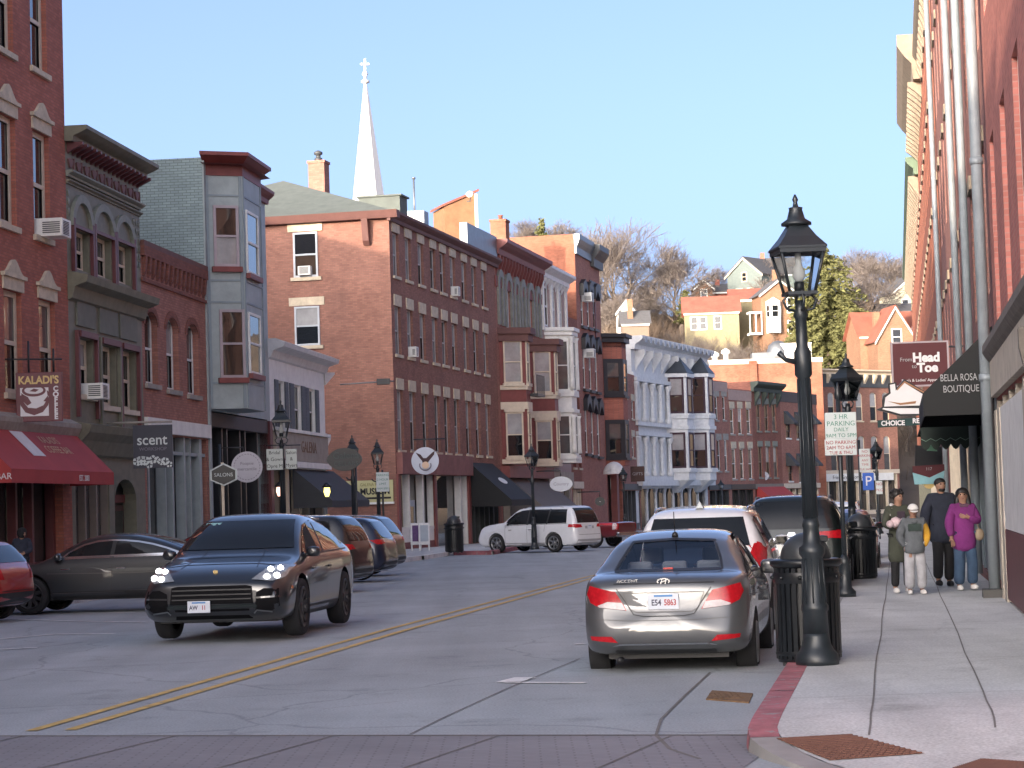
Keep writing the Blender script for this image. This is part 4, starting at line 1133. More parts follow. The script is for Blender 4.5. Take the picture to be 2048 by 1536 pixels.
bb = row_building(F, 'brown brick building with a dark green bracketed cornice', z_at(F, 1505, 763), BRICK4,
             [(x, x + 8, 808, 862) for x in (1513, 1529, 1544)] + [(x + 3, x + 11, 893, 955) for x in (1514, 1529, 1544)], fm=mat('taupe_paint', (.2, .17, .14)), lintel=GREEN2, sill=GREEN2, lh=.5, corn=(.9, .7, mat('dark_green_paint', (.045, .06, .05), var=.1)), ped=False, shop=mat('taupe_paint', (.2, .17, .14)))
bracket_row(bb, 4, bb.H - 2.2, bb.H - .9, .5, .35, mat('dark_green_paint', (.045, .06, .05)))
awning(bb, .5, F.L, 3.4, 1.9, 1.8, .2, AWR)
F = F4(1567, 1640)
bb = row_building(F, 'plain brick building with small black awnings over its upper windows', z_at(F, 1560, 782), BRICK3,
             [(1572, 1581, 848, 876), (1593, 1602, 850, 878), (1577, 1585, 930, 962), (1598, 1607, 932, 964), (1620, 1628, 850, 878), (1622, 1630, 932, 964)], fm=DKGREY, sill=WHITE, up=0)
MB().box(0, F.L, -.05, -.002, bb.H - 1.0, bb.H).build('parapet_panel', mat('brown_fascia', (.075, .06, .055)), bb.root)
for (x, y) in ((1567, 822), (1588, 824), (1571, 906), (1592, 907), (1615, 824), (1618, 907)):
    s, z = F.at(x, y); awning(bb, s, s + 1.15, z, z - 1.1, 1.0, .12, AWD, thick=.03)
# frontal building closing the street
F = Facade(1634, 232, 1800, 241)
Ht = z_at(F, 1640, 738)
bb = row_building(F, 'brick building closing the street with tall arched windows and a pale bracketed cornice', Ht, BRICK2,
             [(x, x + 13, 785, 842) for x in (1627, 1656, 1684, 1712, 1740, 1765)] + [(x + 3, x + 16, 872, 942) for x in (1627, 1659, 1688, 1714, 1740, 1765)], fm=CREAM, lintel=None, sill=STONE, arch=.35, up=1, shop=CREAM, zshop=5.0)
std_cornice(bb, Ht - .5, .5, .6, CREAM, ends=.2); bracket_row(bb, 9, Ht - 1.7, Ht - .5, .5, .35, STONE)
MB().box(0, F.L, -.1, -.002, Ht - 1.9, Ht - .5).build('frieze', DKGREY, bb.root)
sg = MB(); z1_, z2_ = z_at(F, 1700, 962), z_at(F, 1700, 947)
sg.box(.5, F.L - 1.2, -.2, -.12, z1_, z2_); o = sg.build('sign_board', WHITE, bb.root)
text('lettering', 'Fried Green Tomatoes', .55, SG_BK, bb.root, (F.L * .38, -.21, (z1_ + z2_) / 2), sx=1.1)
# long sunlit brick wall rising behind the low row
P = at(1500, 860, 226)
r = thing('brick_building', 'long windowless orange brick wall of a rear building catching the sun', 'building', (P.x, P.y, -3), radians(2))
wl_ = at(1408, 722, 226).x - P.x; wr_ = at(1645, 738, 226).x - P.x
zt_ = at(1500, 728, 226).z + 3
MB().box(wl_, wr_, 0, 14, 0, zt_).build('wall', BRICK_O, r)
MB().box(wl_ - .1, wr_ + .1, -.12, 14.1, zt_ + .003, zt_ + .5).build('coping', CREAM, r)
MB().box(wl_ + 4.6, wl_ + 5.4, -.3, -.002, 0, zt_ + .3).build('pier', BRICK_O, r)
for (x, y, s_) in ((1556, 704, 'd'), (1430, 722, 'p'), (1452, 716, 'p'), (1590, 706, 'b'), (1525, 716, 'b2')):
    Pq = at(x, y, 231)
    if s_ == 'd':
        o = MB().lathe([(1.1, -1.2), (1.2, 0), (1.0, .7), (.5, 1.1), (.1, 1.2)], n=14).build('roof_tank', METAL); lb = ('round silver roof tank on the sunlit brick building', 'roof tank')
    elif s_ == 'p':
        o = MB().lathe([(.3, -1), (.3, .4), (.5, .5), (.45, .8), (.1, 1.0)], n=10).build('roof_vent', WHITE); lb = ('white round vent on the sunlit brick building, %s' % ('nearest the white ornate building' if x == 1430 else 'beside the sunlit wall top'), 'vent')
    elif s_ == 'b':
        o = MB().box(-1.6, 1.6, -1, 1, -1.2, .9).box(-1.65, 1.65, -1.05, 1.05, .9, 1.0).build('roof_unit', WHITE); lb = ('white box-shaped roof unit beside the silver tank', 'roof unit')
    else:
        o = MB().box(-1.2, 1.2, -1, 1, -1, .5).box(-1.0, 1.0, -1.02, -1.0, -.5, .2).build('roof_unit', METAL); lb = ('grey metal roof unit on the sunlit brick building', 'roof unit')
    o.location = Pq; tag(o, *lb)
# church spire far behind
P = at(737, 395, 150)
r = thing('church_steeple', 'tall white church spire topped with a cross rising behind the brick block', 'steeple', (P.x, P.y, 0), radians(10))
MB().box(-1.9, 1.9, -1.9, 1.9, 0, P.z - 3.5).build('tower', BRICK2, r)
SPW = mat('white_spire_metal', (.5, .5, .5), rough=.4, var=.05)
hs = at(730, 165, 150).z
MB().lathe([(1.38, P.z - 3.5), (1.13, P.z), (.1, hs)], n=8, sm=False, a0=pi / 8).build('spire', SPW, r)
q = MB(); q.lathe([(.1, hs - .1), (.3, hs), (.3, hs + .12), (.1, hs + .2), (.12, hs + .4), (.22, hs + .6), (.12, hs + .8), (.08, hs + .9)], n=10)
q.box(-.07, .07, -.07, .07, hs + .9, hs + 1.65); q.box(-.3, .3, -.06, .06, hs + 1.2, hs + 1.36); q.build('cross', SPW, r)
# ================================================================== right side of the street
def XR(D): return 1.53 + .174 * D
class FacadeW(Facade):
    def __init__(s, A, B):
        A = Vector(A); B = Vector(B)
        s.o = A; s.u = (B - A); s.u.z = 0; s.L = s.u.length; s.u.normalize()
        s.n = Vector((s.u.y, -s.u.x, 0)); s.a = atan2(s.u.y, s.u.x)
FR = lambda Df, Dn: FacadeW((XR(Df), Df, .1), (XR(Dn), Dn, .1))
def right_building(Df, Dn, label, H, wm, stories, wcols, fm, lint, sill, corn, shopm, depth=12, ww=1.0, group=None, up=None, lx=.12, arch=0, zs=3.7):
    F = FR(Df, Dn)
    b = Bld('brick_building', label, F, H, depth, wm)
    for (z0, z1) in stories:
        for k in range(wcols):
            c = F.L * (k + .5) / wcols
            b.win((c - ww / 2, c + ww / 2, z0, z1), fm=fm, lintel=lint, sill=sill, lh=.24, lx=.04, up=up, depth=.14, arch=arch, fw=.1)
    b.hole(.3, F.L - .3, .2, zs - .7, .35)
    MB().quad((.3, .33, .2), (F.L - .3, .33, .2), (F.L - .3, .33, zs - .7), (.3, .33, zs - .7)).build('shop_window', G_SHOP, b.root)
    m = MB(); n = max(3, int(F.L / 1.7))
    for k in range(n + 1): s = .38 + (F.L - .76) * k / n; m.box(s - .1, s + .1, -.02, .3, .2, zs - .7)
    m.box(.3, F.L - .3, .02, .3, .202, .8); m.build('shop_front_frame', shopm, b.root)
    MB().box(.05, F.L - .05, -.1, -.001, zs - .65, zs - .1).build('shop_fascia', shopm, b.root)
    if corn: std_cornice(b, H - corn[0], corn[0], corn[1], corn[2], ends=.1); bracket_row(b, max(4, int(F.L / 1.1)), H - corn[0] - .6, H - corn[0], corn[1] * .6, .2, corn[2])
    return b
BR_R0 = brick_mat('brick_coral_red', (.32, .12, .10), var=.14, big=.6, mortar=(.36, .19, .165))
BR_R1 = brick_mat('brick_mauve', (.235, .115, .098), var=.16, big=.5)
BR_R3 = brick_mat('brick_warm', (.23, .085, .055), var=.15, big=.5)
RSTONE = mat('weathered_brownstone', (.22, .18, .135), rough=.85, var=.2, vscale=4)
BEIGE = mat('beige_stucco', (.38, .34, .285), rough=.85, var=.16, vscale=3, bump=.15)
st4 = [(4.6, 6.9), (8.4, 10.6), (12.0, 14.1), (15.0, 16.7)]
# 1 nearest
b = right_building(32.2, 17, 'nearest red brick building at right with a worn beige ground floor and wooden shop cornice', 15, BR_R0, [(4.0, 6.6), (8.4, 10.8)], 5, WHITE, None, None, None, BEIGE, ww=1.15, up=1, zs=3.6)
F = b.F
std_cornice(b, 3.3, .4, .2, mat('weathered_wood', (.13, .115, .10), rough=.8, var=.3, vscale=5), 'shop_cornice')
for s in (1.2, 3.6, 6.2):
    MB().prism([(-.002, 2.5), (-.08, 2.6), (-.18, 3.1), (-.18, 3.3), (-.002, 3.3)], 'x', F.L - s - .1, F.L - s + .1).build('bracket', mat('weathered_wood', (.13, .115, .10)), b.root)
for s0, s1, m_ in ((.25, .8, BEIGE), (1.25, 1.85, BEIGE), (7.5, 8.1, BEIGE)):
    MB().box(s0, s1, -.07, -.001, 0, 2.75).build('pilaster', m_, b.root)
MB().box(1.86, 7.49, -.06, -.0005, .1, 1.05).build('kick_panel', MAROON, b.root)
MB().box(1.86, 7.49, -.055, -.001, 1.06, 2.74).build('white_panel', WHITE2, b.root)
b.finish()
o = MB().lathe([(.085, .12), (.085, 15)], n=12)
for z in (3.2, 6.4, 9.6, 12.8): o.lathe([(.1, z), (.1, z + .1)], n=12)
o = o.build('downspout', mat('blue_grey_pipe', (.20, .23, .255), rough=.5, var=.15), b.root); o.location = (.12, -.16, 0)
MB().box(-.05, .45, -.34, -.005, .0, .16).build('splash_block', mat('dark_stone', (.06, .058, .055), var=.2), b.root)
# 2
b = right_building(45.5, 32.25, 'mauve brick building at right above the black boutique awning', 17.5, BR_R1, st4[:3], 5, WHITE, RSTONE, None, None, GREYP2, ww=1.05); b.finish()
B_R2 = b
o = MB().lathe([(.075, .12), (.075, 17)], n=10).build('downspout', mat('blue_grey_pipe', (.20, .23, .255)), b.root); o.location = (.1, -.13, 0)
o = MB().lathe([(.075, .12), (.075, 17)], n=10).build('downspout', mat('blue_grey_pipe', (.20, .23, .255)), b.root); o.location = (6.4, -.13, 0)
# 3
b = right_building(62, 45.55, 'brick building at right with pale stone sills, third along from the corner', 18.3, BR_R1, st4, 6, CREAM, RSTONE, None, (.6, .5, RSTONE), CREAM); b.finish()
o = MB().lathe([(.075, .12), (.075, 17)], n=10).build('downspout', mat('blue_grey_pipe', (.20, .23, .255)), b.root); o.location = (.1, -.13, 0)
# 4
b = right_building(81, 62.05, 'tall warm brick building at right with a dentilled cream cornice', 18.0, BR_R3, st4, 7, CREAM, RSTONE, None, (.6, .3, RSTONE), MAROON); b.finish()
b = right_building(98, 81.05, 'tallest brick building at right with a heavy projecting cream cornice', 18.7, BR_R3, st4, 6, CREAM, RSTONE, None, (1.7, .85, RSTONE), CREAM); b.finish()
# 6 green cornice
b = right_building(152, 98.05, 'long brick building at right under a bracketed green and cream cornice', 16.7, BR_R3, st4[:3], 18, CREAM, RSTONE, None, None, GREEN)
std_cornice(b, 15.9, .8, .55, mat('green_cornice_paint', (.10, .15, .10), var=.12), ends=.1)
bracket_row(b, 44, 14.9, 15.9, .45, .35, RSTONE); b.finish()

def side_awning(b, s_near, s_far, ztop, zbot, out, val, m, name='awning'):
    return awning(b, s_far, s_near, ztop, zbot, out, val, m, name)
# boutique awning
BAW = mat('dark_awning_cloth', (.006, .007, .008), rough=.75, var=.1)
b = B_R2; F = b.F
aw = side_awning(b, F.L - .55, F.L - 6.4, 4.05, 3.08, 1.06, .34, BAW)
LG = mat('grey_letter', (.30, .30, .31), var=.05)
for i, (t, z, y) in enumerate((('BELLA ROSA', 3.30, -.53), ('BOUTIQUE', 3.13, -.50))):
    text('lettering', t, .15, LG, aw, (F.L - .53, y, z), (pi / 2, 0, pi / 2), sx=.66 if i == 0 else .72)
# second, scalloped awning
G2A = mat('dark_green_awning_fabric', (.008, .017, .013), rough=.75, var=.15)
s1, s0 = F.L - 7.2, F.L - 12.6
a2 = awning(b, s0, s1, 3.5, 2.75, 1.05, .02, G2A)
sc_ = MB()
for k in range(6):
    y0_, y1_ = -1.05 + k * .175, -1.05 + (k + 1) * .175
    sc_.add([(s1 + .01, y0_, 2.76), (s1 + .01, y1_, 2.76)] + [(s1 + .01, y1_ + (y0_ - y1_) * t, 2.45 - .1 * sin(pi * t)) for t in (0, .25, .5, .75, 1)], [(0, 1, 2, 3, 4, 5, 6)])
o = sc_.build('scalloped_valance', G2A, a2); md = o.modifiers.new('thickness', 'SOLIDIFY'); md.thickness = .01
GLT = mat('sage_letter', (.12, .19, .15), var=.05)
text('lettering', 'CAROL\'S', .11, GLT, a2, (s1 + .02, -.28, 2.98), (pi / 2, 0, pi / 2), sx=.9)
text('lettering', 'PLACE', .11, GLT, a2, (s1 + .02, -.28, 2.86), (pi / 2, 0, pi / 2), sx=.9)
q = MB()
pts = [(-.85, 2.86), (-.72, 2.92), (-.66, 3.02), (-.58, 3.0), (-.52, 3.05), (-.45, 3.0)]
q.tube([(s1 + .02, y, z) for y, z in pts], .008, 6); q.tube([(s1 + .02, -1.05 + .175 * .5 * k, 2.56 - (.05 if k % 2 else .0)) for k in range(13)], .006, 6)
q.build('printed_outline', GLT, a2)
# green pennant
P = at(1858, 880, 42)
o = MB().prism([(0, 0), (.2, .95), (.28, 1.0), (.1, .0), (.16, -.12), (-.05, -.1)], 'y', 0, .02).build('pennant', mat('sage_green_cloth', (.10, .21, .15), rough=.8, var=.15)); o.location = (P.x, P.y, P.z - .1); o.rotation_euler = (0, 0, radians(8)); tag(o, 'sage green pennant hanging by the scalloped awning', 'pennant')
# hanging signs on the right
def plate_sign(px, py, D, w, h, label, name='hanging_sign', ang=0.0):
    P = at(px, py, D); return thing(name, label, 'sign', tuple(P), ang)
def s_of(px, D): return px / FPX * D
D_ = 47
r = plate_sign(1840, 728, D_, 0, 0, 'dark maroon framed rectangular sign hanging above the house-shaped sign', ang=radians(-3))
w_, h_ = s_of(108, D_), s_of(84, D_)
MB().box(-w_ / 2, w_ / 2, -.04, .04, -h_ / 2, h_ / 2).build('panel', mat('sign_dark_maroon', (.075, .016, .02), var=.06), r)
f = MB(); t = .035
for a in ((-w_ / 2 - t, w_ / 2 + t, h_ / 2, h_ / 2 + t), (-w_ / 2 - t, w_ / 2 + t, -h_ / 2 - t, -h_ / 2), (-w_ / 2 - t, -w_ / 2, -h_ / 2, h_ / 2), (w_ / 2, w_ / 2 + t, -h_ / 2, h_ / 2)): f.box(a[0], a[1], -.055, .05, a[2], a[3])
f.build('frame', mat('mauve_window_frame', (.33, .28, .30)), r)
text('lettering', 'Head', .27, SG_WH, r, (.13, -.045, .13), bold=.012)
text('lettering', 'Toe', .27, SG_WH, r, (.15, -.045, -.09), bold=.012)
text('lettering', 'From', .12, LG, r, (-.3, -.045, .1)); text('lettering', 'to', .12, LG, r, (-.13, -.045, -.05))
text('lettering', "Men's & Ladies' Apparel", .085, SG_WH, r, (0, -.045, -h_ / 2 + .1))
MB().tube([(w_ / 2, 0, h_ / 2 - .1), (w_ / 2 + .9, .05, h_ / 2 - .1)], .02).build('bracket', BLACKP, r)
D_ = 41
r = plate_sign(1806, 805, D_, 0, 0, 'white house-shaped realty sign with dark outline and loose letters below', ang=radians(-2))
k_ = D_ / FPX
hx = lambda x, y: ((x - 1806) * k_, -(y - 805) * k_)
out_ = [hx(*p) for p in ((1768, 790), (1779, 784), (1778, 766), (1794, 764), (1795, 775), (1810, 758), (1850, 784), (1850, 832), (1800, 832), (1752, 818), (1765, 812), (1765, 800))]
MB().prism(out_, 'y', -.02, .05).build('panel', SG_BK, r)
inn = [hx(*p) for p in ((1771, 794), (1782, 786), (1781, 769), (1791, 767), (1792, 781), (1810, 766), (1846, 790), (1846, 812), (1768, 812))]
MB().prism(inn, 'y', -.035, -.021).build('house_shape', SG_WH, r)
q = MB(); q.prism([hx(*p) for p in ((1766, 815), (1846, 818), (1843, 829), (1800, 828), (1764, 817))], 'y', -.035, -.021); q.build('base_stripe', SG_WH, r)
q = MB(); q.prism([hx(*p) for p in ((1776, 802), (1800, 806), (1832, 803), (1830, 808), (1800, 810))], 'y', -.045, -.036); q.prism([hx(*p) for p in ((1794, 778), (1810, 762), (1850, 786), (1850, 789), (1810, 766), (1795, 781))], 'y', -.045, -.036)
q.build('copper_stripe', mat('copper_paint', (.28, .14, .07), var=.08), r)
text('lettering', 'CHOICE', .125, SG_WH, r, hx(1784, 846)[0:1] + (-.02, hx(1784, 846)[1]), bold=.004, sx=.95)
text('lettering', 'REALTY', .125, SG_WH, r, hx(1845, 843)[0:1] + (-.02, hx(1845, 843)[1]), bold=.004, sx=.95)
q = MB(); q.box(-.5, .68, 0.0, .03, hx(0, 852)[1], hx(0, 837)[1]); o = q.build('letter_backing', mat('teal_black', (.01, .035, .035), var=.05), r); o.rotation_euler = (0, radians(-2), 0)
MB().tube([(.4, .02, .1), (1.2, .06, .1)], .02).build('bracket', BLACKP, r)
D_ = 46
r = plate_sign(1855, 935, D_, 0, 0, 'dark shield-shaped sign with blue and yellow lower half hanging under the awnings')
k_ = D_ / FPX; hx = lambda x, y: ((x - 1855) * k_, -(y - 935) * k_)
MB().prism([hx(*p) for p in ((1832, 890), (1885, 895), (1885, 932), (1830, 932))], 'y', -.03, .03).build('panel', SG_BK, r)
MB().prism([hx(*p) for p in ((1825, 931.5), (1888, 929.5), (1888, 942), (1858, 955), (1825, 944))], 'y', -.04, .03).build('band', mat('sign_dark_maroon', (.075, .016, .02)), r)
MB().prism([hx(*p) for p in ((1825, 944.5), (1858, 955.5), (1888, 942.5), (1884, 968), (1828, 968))], 'y', -.035, .03).build('lower_panel', mat('sky_blue_paint', (.22, .42, .46), var=.15), r)
q = MB(); q.lathe([(.12, -.05), (.12, .0)], n=16); q.xf(Matrix.Rotation(pi / 2, 4, 'X')); o = q.build('emblem', SG_YE, r); o.location = (hx(1857, 0)[0], 0, hx(0, 966)[1])
text('lettering', '117', .09, LG, r, (.02, -.045, hx(0, 938)[1]))
# ================================================================== ground, road, pavements
def strip(pts_l, pts_r, m, name, dz=0.0, kind='structure'):
    g = MB()
    for i in range(len(pts_l) - 1):
        g.quad(pts_l[i], pts_r[i], pts_r[i + 1], pts_l[i + 1])
    return setting(g.build(name, m), kind)
GRASS = mat('dry_hill_grass', (.13, .098, .07), rough=.95, var=.4, vscale=.05)
ASPH = mat('worn_asphalt', (.315, .342, .36), rough=.88, var=.13, vscale=.35, bump=.35, bscale=60)
# subtle long tyre wear and grain on the road
def road_detail(m):
    nt = m.node_tree; N = nt.nodes; L = nt.links; b = N['Principled BSDF']
    src = b.inputs['Base Color'].links[0].from_socket
    tc = N.new('ShaderNodeTexCoord'); mp = N.new('ShaderNodeMapping'); mp.inputs['Rotation'].default_value = (0, 0, radians(10)); mp.inputs['Scale'].default_value = (1.1, .06, 1)
    L.new(tc.outputs['Object'], mp.inputs['Vector'])
    n1 = N.new('ShaderNodeTexNoise'); n1.inputs['Scale'].default_value = 1.0; n1.inputs['Detail'].default_value = 5; L.new(mp.outputs[0], n1.inputs['Vector'])
    n2 = N.new('ShaderNodeTexNoise'); n2.inputs['Scale'].default_value = 45; n2.inputs['Detail'].default_value = 2; L.new(tc.outputs['Object'], n2.inputs['Vector'])
    def rng(n, lo, hi, a, c):
        r = N.new('ShaderNodeMapRange'); r.inputs['From Min'].default_value = lo; r.inputs['From Max'].default_value = hi; r.inputs['To Min'].default_value = a; r.inputs['To Max'].default_value = c
        L.new(n.outputs['Fac'], r.inputs['Value']); return r.outputs['Result']
    k = N.new('ShaderNodeMath'); k.operation = 'MULTIPLY'; L.new(rng(n1, .3, .7, .86, 1.12), k.inputs[0]); L.new(rng(n2, .3, .7, .82, 1.18), k.inputs[1])
    v = N.new('ShaderNodeVectorMath'); v.operation = 'SCALE'; L.new(src, v.inputs[0]); L.new(k.outputs[0], v.inputs['Scale']); L.new(v.outputs['Vector'], b.inputs['Base Color'])
road_detail(ASPH)
def stains(m, crack=.26):
    nt = m.node_tree; N = nt.nodes; L = nt.links; b = N['Principled BSDF']; src = b.inputs['Base Color'].links[0].from_socket
    tc = N.new('ShaderNodeTexCoord'); nz = N.new('ShaderNodeTexNoise'); nz.inputs['Scale'].default_value = .5; nz.inputs['Detail'].default_value = 6
    L.new(tc.outputs['Object'], nz.inputs['Vector'])
    ad = N.new('ShaderNodeVectorMath'); ad.operation = 'MULTIPLY_ADD'; L.new(nz.outputs['Color'], ad.inputs[0]); ad.inputs[1].default_value = (1.6, 1.6, 0); L.new(tc.outputs['Object'], ad.inputs[2])
    vo = N.new('ShaderNodeTexVoronoi'); vo.feature = 'DISTANCE_TO_EDGE'; vo.inputs['Scale'].default_value = .22; L.new(ad.outputs[0], vo.inputs['Vector'])
    r1 = N.new('ShaderNodeMapRange'); r1.inputs['From Min'].default_value = 0; r1.inputs['From Max'].default_value = .006; r1.inputs['To Min'].default_value = 1 - crack; r1.inputs['To Max'].default_value = 1; L.new(vo.outputs['Distance'], r1.inputs['Value'])
    n2 = N.new('ShaderNodeTexNoise'); n2.inputs['Scale'].default_value = .9; n2.inputs['Detail'].default_value = 8; n2.inputs['Roughness'].default_value = .7; L.new(tc.outputs['Object'], n2.inputs['Vector'])
    r2 = N.new('ShaderNodeMapRange'); r2.inputs['From Min'].default_value = .56; r2.inputs['From Max'].default_value = .72; r2.inputs['To Min'].default_value = 1; r2.inputs['To Max'].default_value = .70; L.new(n2.outputs['Fac'], r2.inputs['Value'])
    k = N.new('ShaderNodeMath'); k.operation = 'MULTIPLY'; L.new(r1.outputs['Result'], k.inputs[0]); L.new(r2.outputs['Result'], k.inputs[1])
    v = N.new('ShaderNodeVectorMath'); v.operation = 'SCALE'; L.new(src, v.inputs[0]); L.new(k.outputs[0], v.inputs['Scale']); L.new(v.outputs['Vector'], b.inputs['Base Color'])
stains(ASPH)
CONC = mat('pavement_concrete', (.455, .46, .45), rough=.9, var=.1, vscale=.8, bump=.2, bscale=70)
road_detail(CONC)
stains(CONC, .10)
YS = [-40, -10, 0, 6, 10, 12, 14, 16, 18, 20, 22, 25, 28, 32, 36, 40, 46, 52, 60, 70, 80, 90, 100, 110, 120, 140, 160, 180, 245]
g = MB()
ysg = [-200, -40, 30, 180, 245, 262, 275, 290, 305, 320, 335, 350, 370, 420, 520, 900]
def hillz(x, y):
    t = max(0.0, min(1.0, (y - 240) / 75)); s = t * t * (3 - 2 * t)
    t2 = max(0.0, min(1.0, (y - 315) / 60))
    base = -.75 + 25.5 * s + 8 * t2
    base += (1.6 * sin(x * .09 + y * .05) + 1.1 * sin(x * .21 - y * .11 + 1)) * s
    return base
xsg = [-900, -400, -200, -120, -80] + list(range(-60, 141, 10)) + [160, 200, 300, 500, 900]
V = []
for y in ysg:
    for x in xsg:
        V.append((x, y, hillz(x, y) - .05 if y > 240 else zr(y) - .05 - (0 if y > -41 else 0)))
nx = len(xsg)
g.add(V, [(j * nx + i, j * nx + i + 1, (j + 1) * nx + i + 1, (j + 1) * nx + i) for j in range(len(ysg) - 1) for i in range(nx - 1)])
setting(g.build('ground', GRASS))
g = MB()
for i in range(len(YS) - 1):
    g.quad((-70, YS[i], zr(YS[i])), (90, YS[i], zr(YS[i])), (90, YS[i + 1], zr(YS[i + 1])), (-70, YS[i + 1], zr(YS[i + 1])))
setting(g.build('road', ASPH))
def RC(Y): return -1.087 + .174 * Y                     # right kerb line
def LCx(Y):                                            # left kerb line
    if Y < 88: return -11.24 - 3.1 + .1087 * (Y - 56) + 1.1 + 5.2 * 0 + 2.2
    return None
# right pavement: slab from kerb to the buildings, dropping to the crossing at the corner
KZ = .15
def kz(Y): return zr(Y) + KZ
def sst(t): t = max(0.0, min(1.0, t)); return t * t * (3 - 2 * t)
def omin(Y): return .2 if Y > 14.9 else .2 + (14.9 - Y) * .22 + (14.9 - Y) ** 2 * .12
def pz(off, Y):                                        # pavement level, dipping to the street at the corner ramp
    return zr(Y) + .012 + (KZ - .012) * sst((Y - 13.5 + min(1.2, off * .35)) / 2.3)
g = MB(); g.sm = True
ysp = [10.5, 11.5, 12.4, 13, 13.4, 13.8, 14.2, 14.6, 15, 15.4, 15.8, 16.3, 17, 18, 20, 22, 25, 28, 32, 36, 40, 46, 52, 60, 70, 80, 90, 100, 120, 150]
NO = 12
V = []
for Y in ysp:
    o0, o1 = omin(Y), XR(Y) + .05 - RC(Y) + (8 if Y < 14 else 3 * max(0, 15 - Y))
    o1 = max(o1, o0 + .5)
    for k in range(NO): o = o0 + (o1 - o0) * k / (NO - 1); V.append((RC(Y) + o, Y, pz(o, Y)))
g.add(V, [(j * NO + i, j * NO + i + 1, (j + 1) * NO + i + 1, (j + 1) * NO + i) for j in range(len(ysp) - 1) for i in range(NO - 1)])
setting(g.build('pavement', CONC))
# kerbs
KG = mat('kerb_concrete', (.27, .26, .25), rough=.9, var=.15, vscale=2)
KRD = mat('faded_red_kerb_paint', (.33, .115, .125), rough=.75, var=.4, vscale=3)
RC2 = None
def chip(m, col, sc=7.0, lo=.56, hi=.62):
    nt = m.node_tree; N = nt.nodes; L = nt.links; b = N['Principled BSDF']; src = b.inputs['Base Color'].links[0].from_socket
    tc = N.new('ShaderNodeTexCoord'); n = N.new('ShaderNodeTexNoise'); n.inputs['Scale'].default_value = sc; n.inputs['Detail'].default_value = 7; n.inputs['Roughness'].default_value = .7
    L.new(tc.outputs['Object'], n.inputs['Vector']); r = N.new('ShaderNodeMapRange'); r.inputs['From Min'].default_value = lo; r.inputs['From Max'].default_value = hi; L.new(n.outputs['Fac'], r.inputs['Value'])
    mx = N.new('ShaderNodeMix'); mx.data_type = 'RGBA'; L.new(r.outputs['Result'], mx.inputs['Factor']); L.new(src, mx.inputs[6]); mx.inputs[7].default_value = lin(col); L.new(mx.outputs[2], b.inputs['Base Color'])
chip(KRD, (.30, .27, .26))
def kerb(Ya, Yb, m, fx=RC, w=.2, n=8, side=1):
    g = MB()
    for k in range(n):
        a, c = Ya + (Yb - Ya) * k / n, Ya + (Yb - Ya) * (k + 1) / n
        z0, z1 = kz(a), kz(c)
        if fx is RC or fx is RC2: z0, z1 = pz(.2, a), pz(.2, c)
        e = .004
        g.quad((fx(a) - .02 * side, a, zr(a) - .03), (fx(c) - .02 * side, c, zr(c) - .03), (fx(c), c, z1 + e), (fx(a), a, z0 + e))
        g.quad((fx(a), a, z0 + e), (fx(c), c, z1 + e), (fx(c) + w * side, c, z1 + e), (fx(a) + w * side, a, z0 + e))
        g.quad((fx(a) + w * side, a, z0 + e), (fx(c) + w * side, c, z1 + e), (fx(c) + w * side, c, z1 - .1), (fx(a) + w * side, a, z0 - .1))
    return setting(g.build('kerb', m))
RC2 = lambda Y: RC(Y) + omin(Y) - .2
kerb(12.6, 14.74, KG, fx=RC2); kerb(14.75, 17.6, KRD, fx=RC2); kerb(17.63, 20.6, KRD); kerb(20.62, 150, KG, n=40)
# pavement joints (shallow dark grooves) and cracks
GRV = mat('joint_groove', (.16, .15, .14), rough=.95, var=.2)
def line(pts, wd, m, name='joint', dz=.004, kind='structure'):
    g = MB()
    for i in range(len(pts) - 1):
        a, c = Vector(pts[i]), Vector(pts[i + 1]); d = (c - a); d.z = 0; d.normalize(); nrm = Vector((d.y, -d.x, 0)) * wd / 2
        up = Vector((0, 0, dz)); g.quad(a - nrm + up, a + nrm + up, c + nrm + up, c - nrm + up)
    return setting(g.build(name, m), kind)
def pav(off, y): return (RC(y) + off, y, pz(off, y) + .002)
yj = [14.6, 15, 15.5, 16.2, 17, 19, 21, 24, 27, 30, 33, 37, 42, 50, 60]
random.seed(3)
for off in (.84, 1.68):
    line([pav(off + random.uniform(-.012, .012), y) for y in yj], .014, GRV, 'pavement_joint')
for y in (16.9, 20.4, 25.5, 30.2, 36):
    line([pav(.2, y), pav(.84, y + random.uniform(-.05, .05)), pav(1.68, y + .03), pav(2.6, y)], .012, GRV, 'pavement_joint')
# tactile plates at the corner ramp
TAC = mat('rust_brown_tactile', (.135, .06, .04), rough=.85, var=.12, vscale=6)
def tactile(pts, name='tactile_plate'):
    q = [gnd(px, py, .0) for px, py in pts]
    zq = []
    g = MB()
    for p in q: zq.append(p)
    return q
def ramp_z(p):
    y = p.y
    return None
def tile(pix):
    g = MB(); Q = []
    for px, py in pix:
        p = gnd(px, py, .06)
        for _ in range(20): p = gnd(px, py, pz(p.x - RC(p.y), p.y) - zr(p.y))
        Q.append(p)
    n = 14
    for i in range(n):
        for j in range(n):
            q = []
            for u, v in ((i, j), (i + 1, j), (i + 1, j + 1), (i, j + 1)):
                u, v = u / n, v / n; p = (Q[0] * (1 - u) + Q[1] * u) * (1 - v) + (Q[3] * (1 - u) + Q[2] * u) * v
                q.append((p.x, p.y, pz(p.x - RC(p.y), p.y) + .005))
            g.quad(*q[::-1])
            c = sum((Vector(t) for t in q), Vector()) / 4; h = .018
            g.box(c.x - h, c.x + h, c.y - h, c.y + h, c.z - .002, c.z + .006)
    return setting(g.build('tactile_plate', TAC))
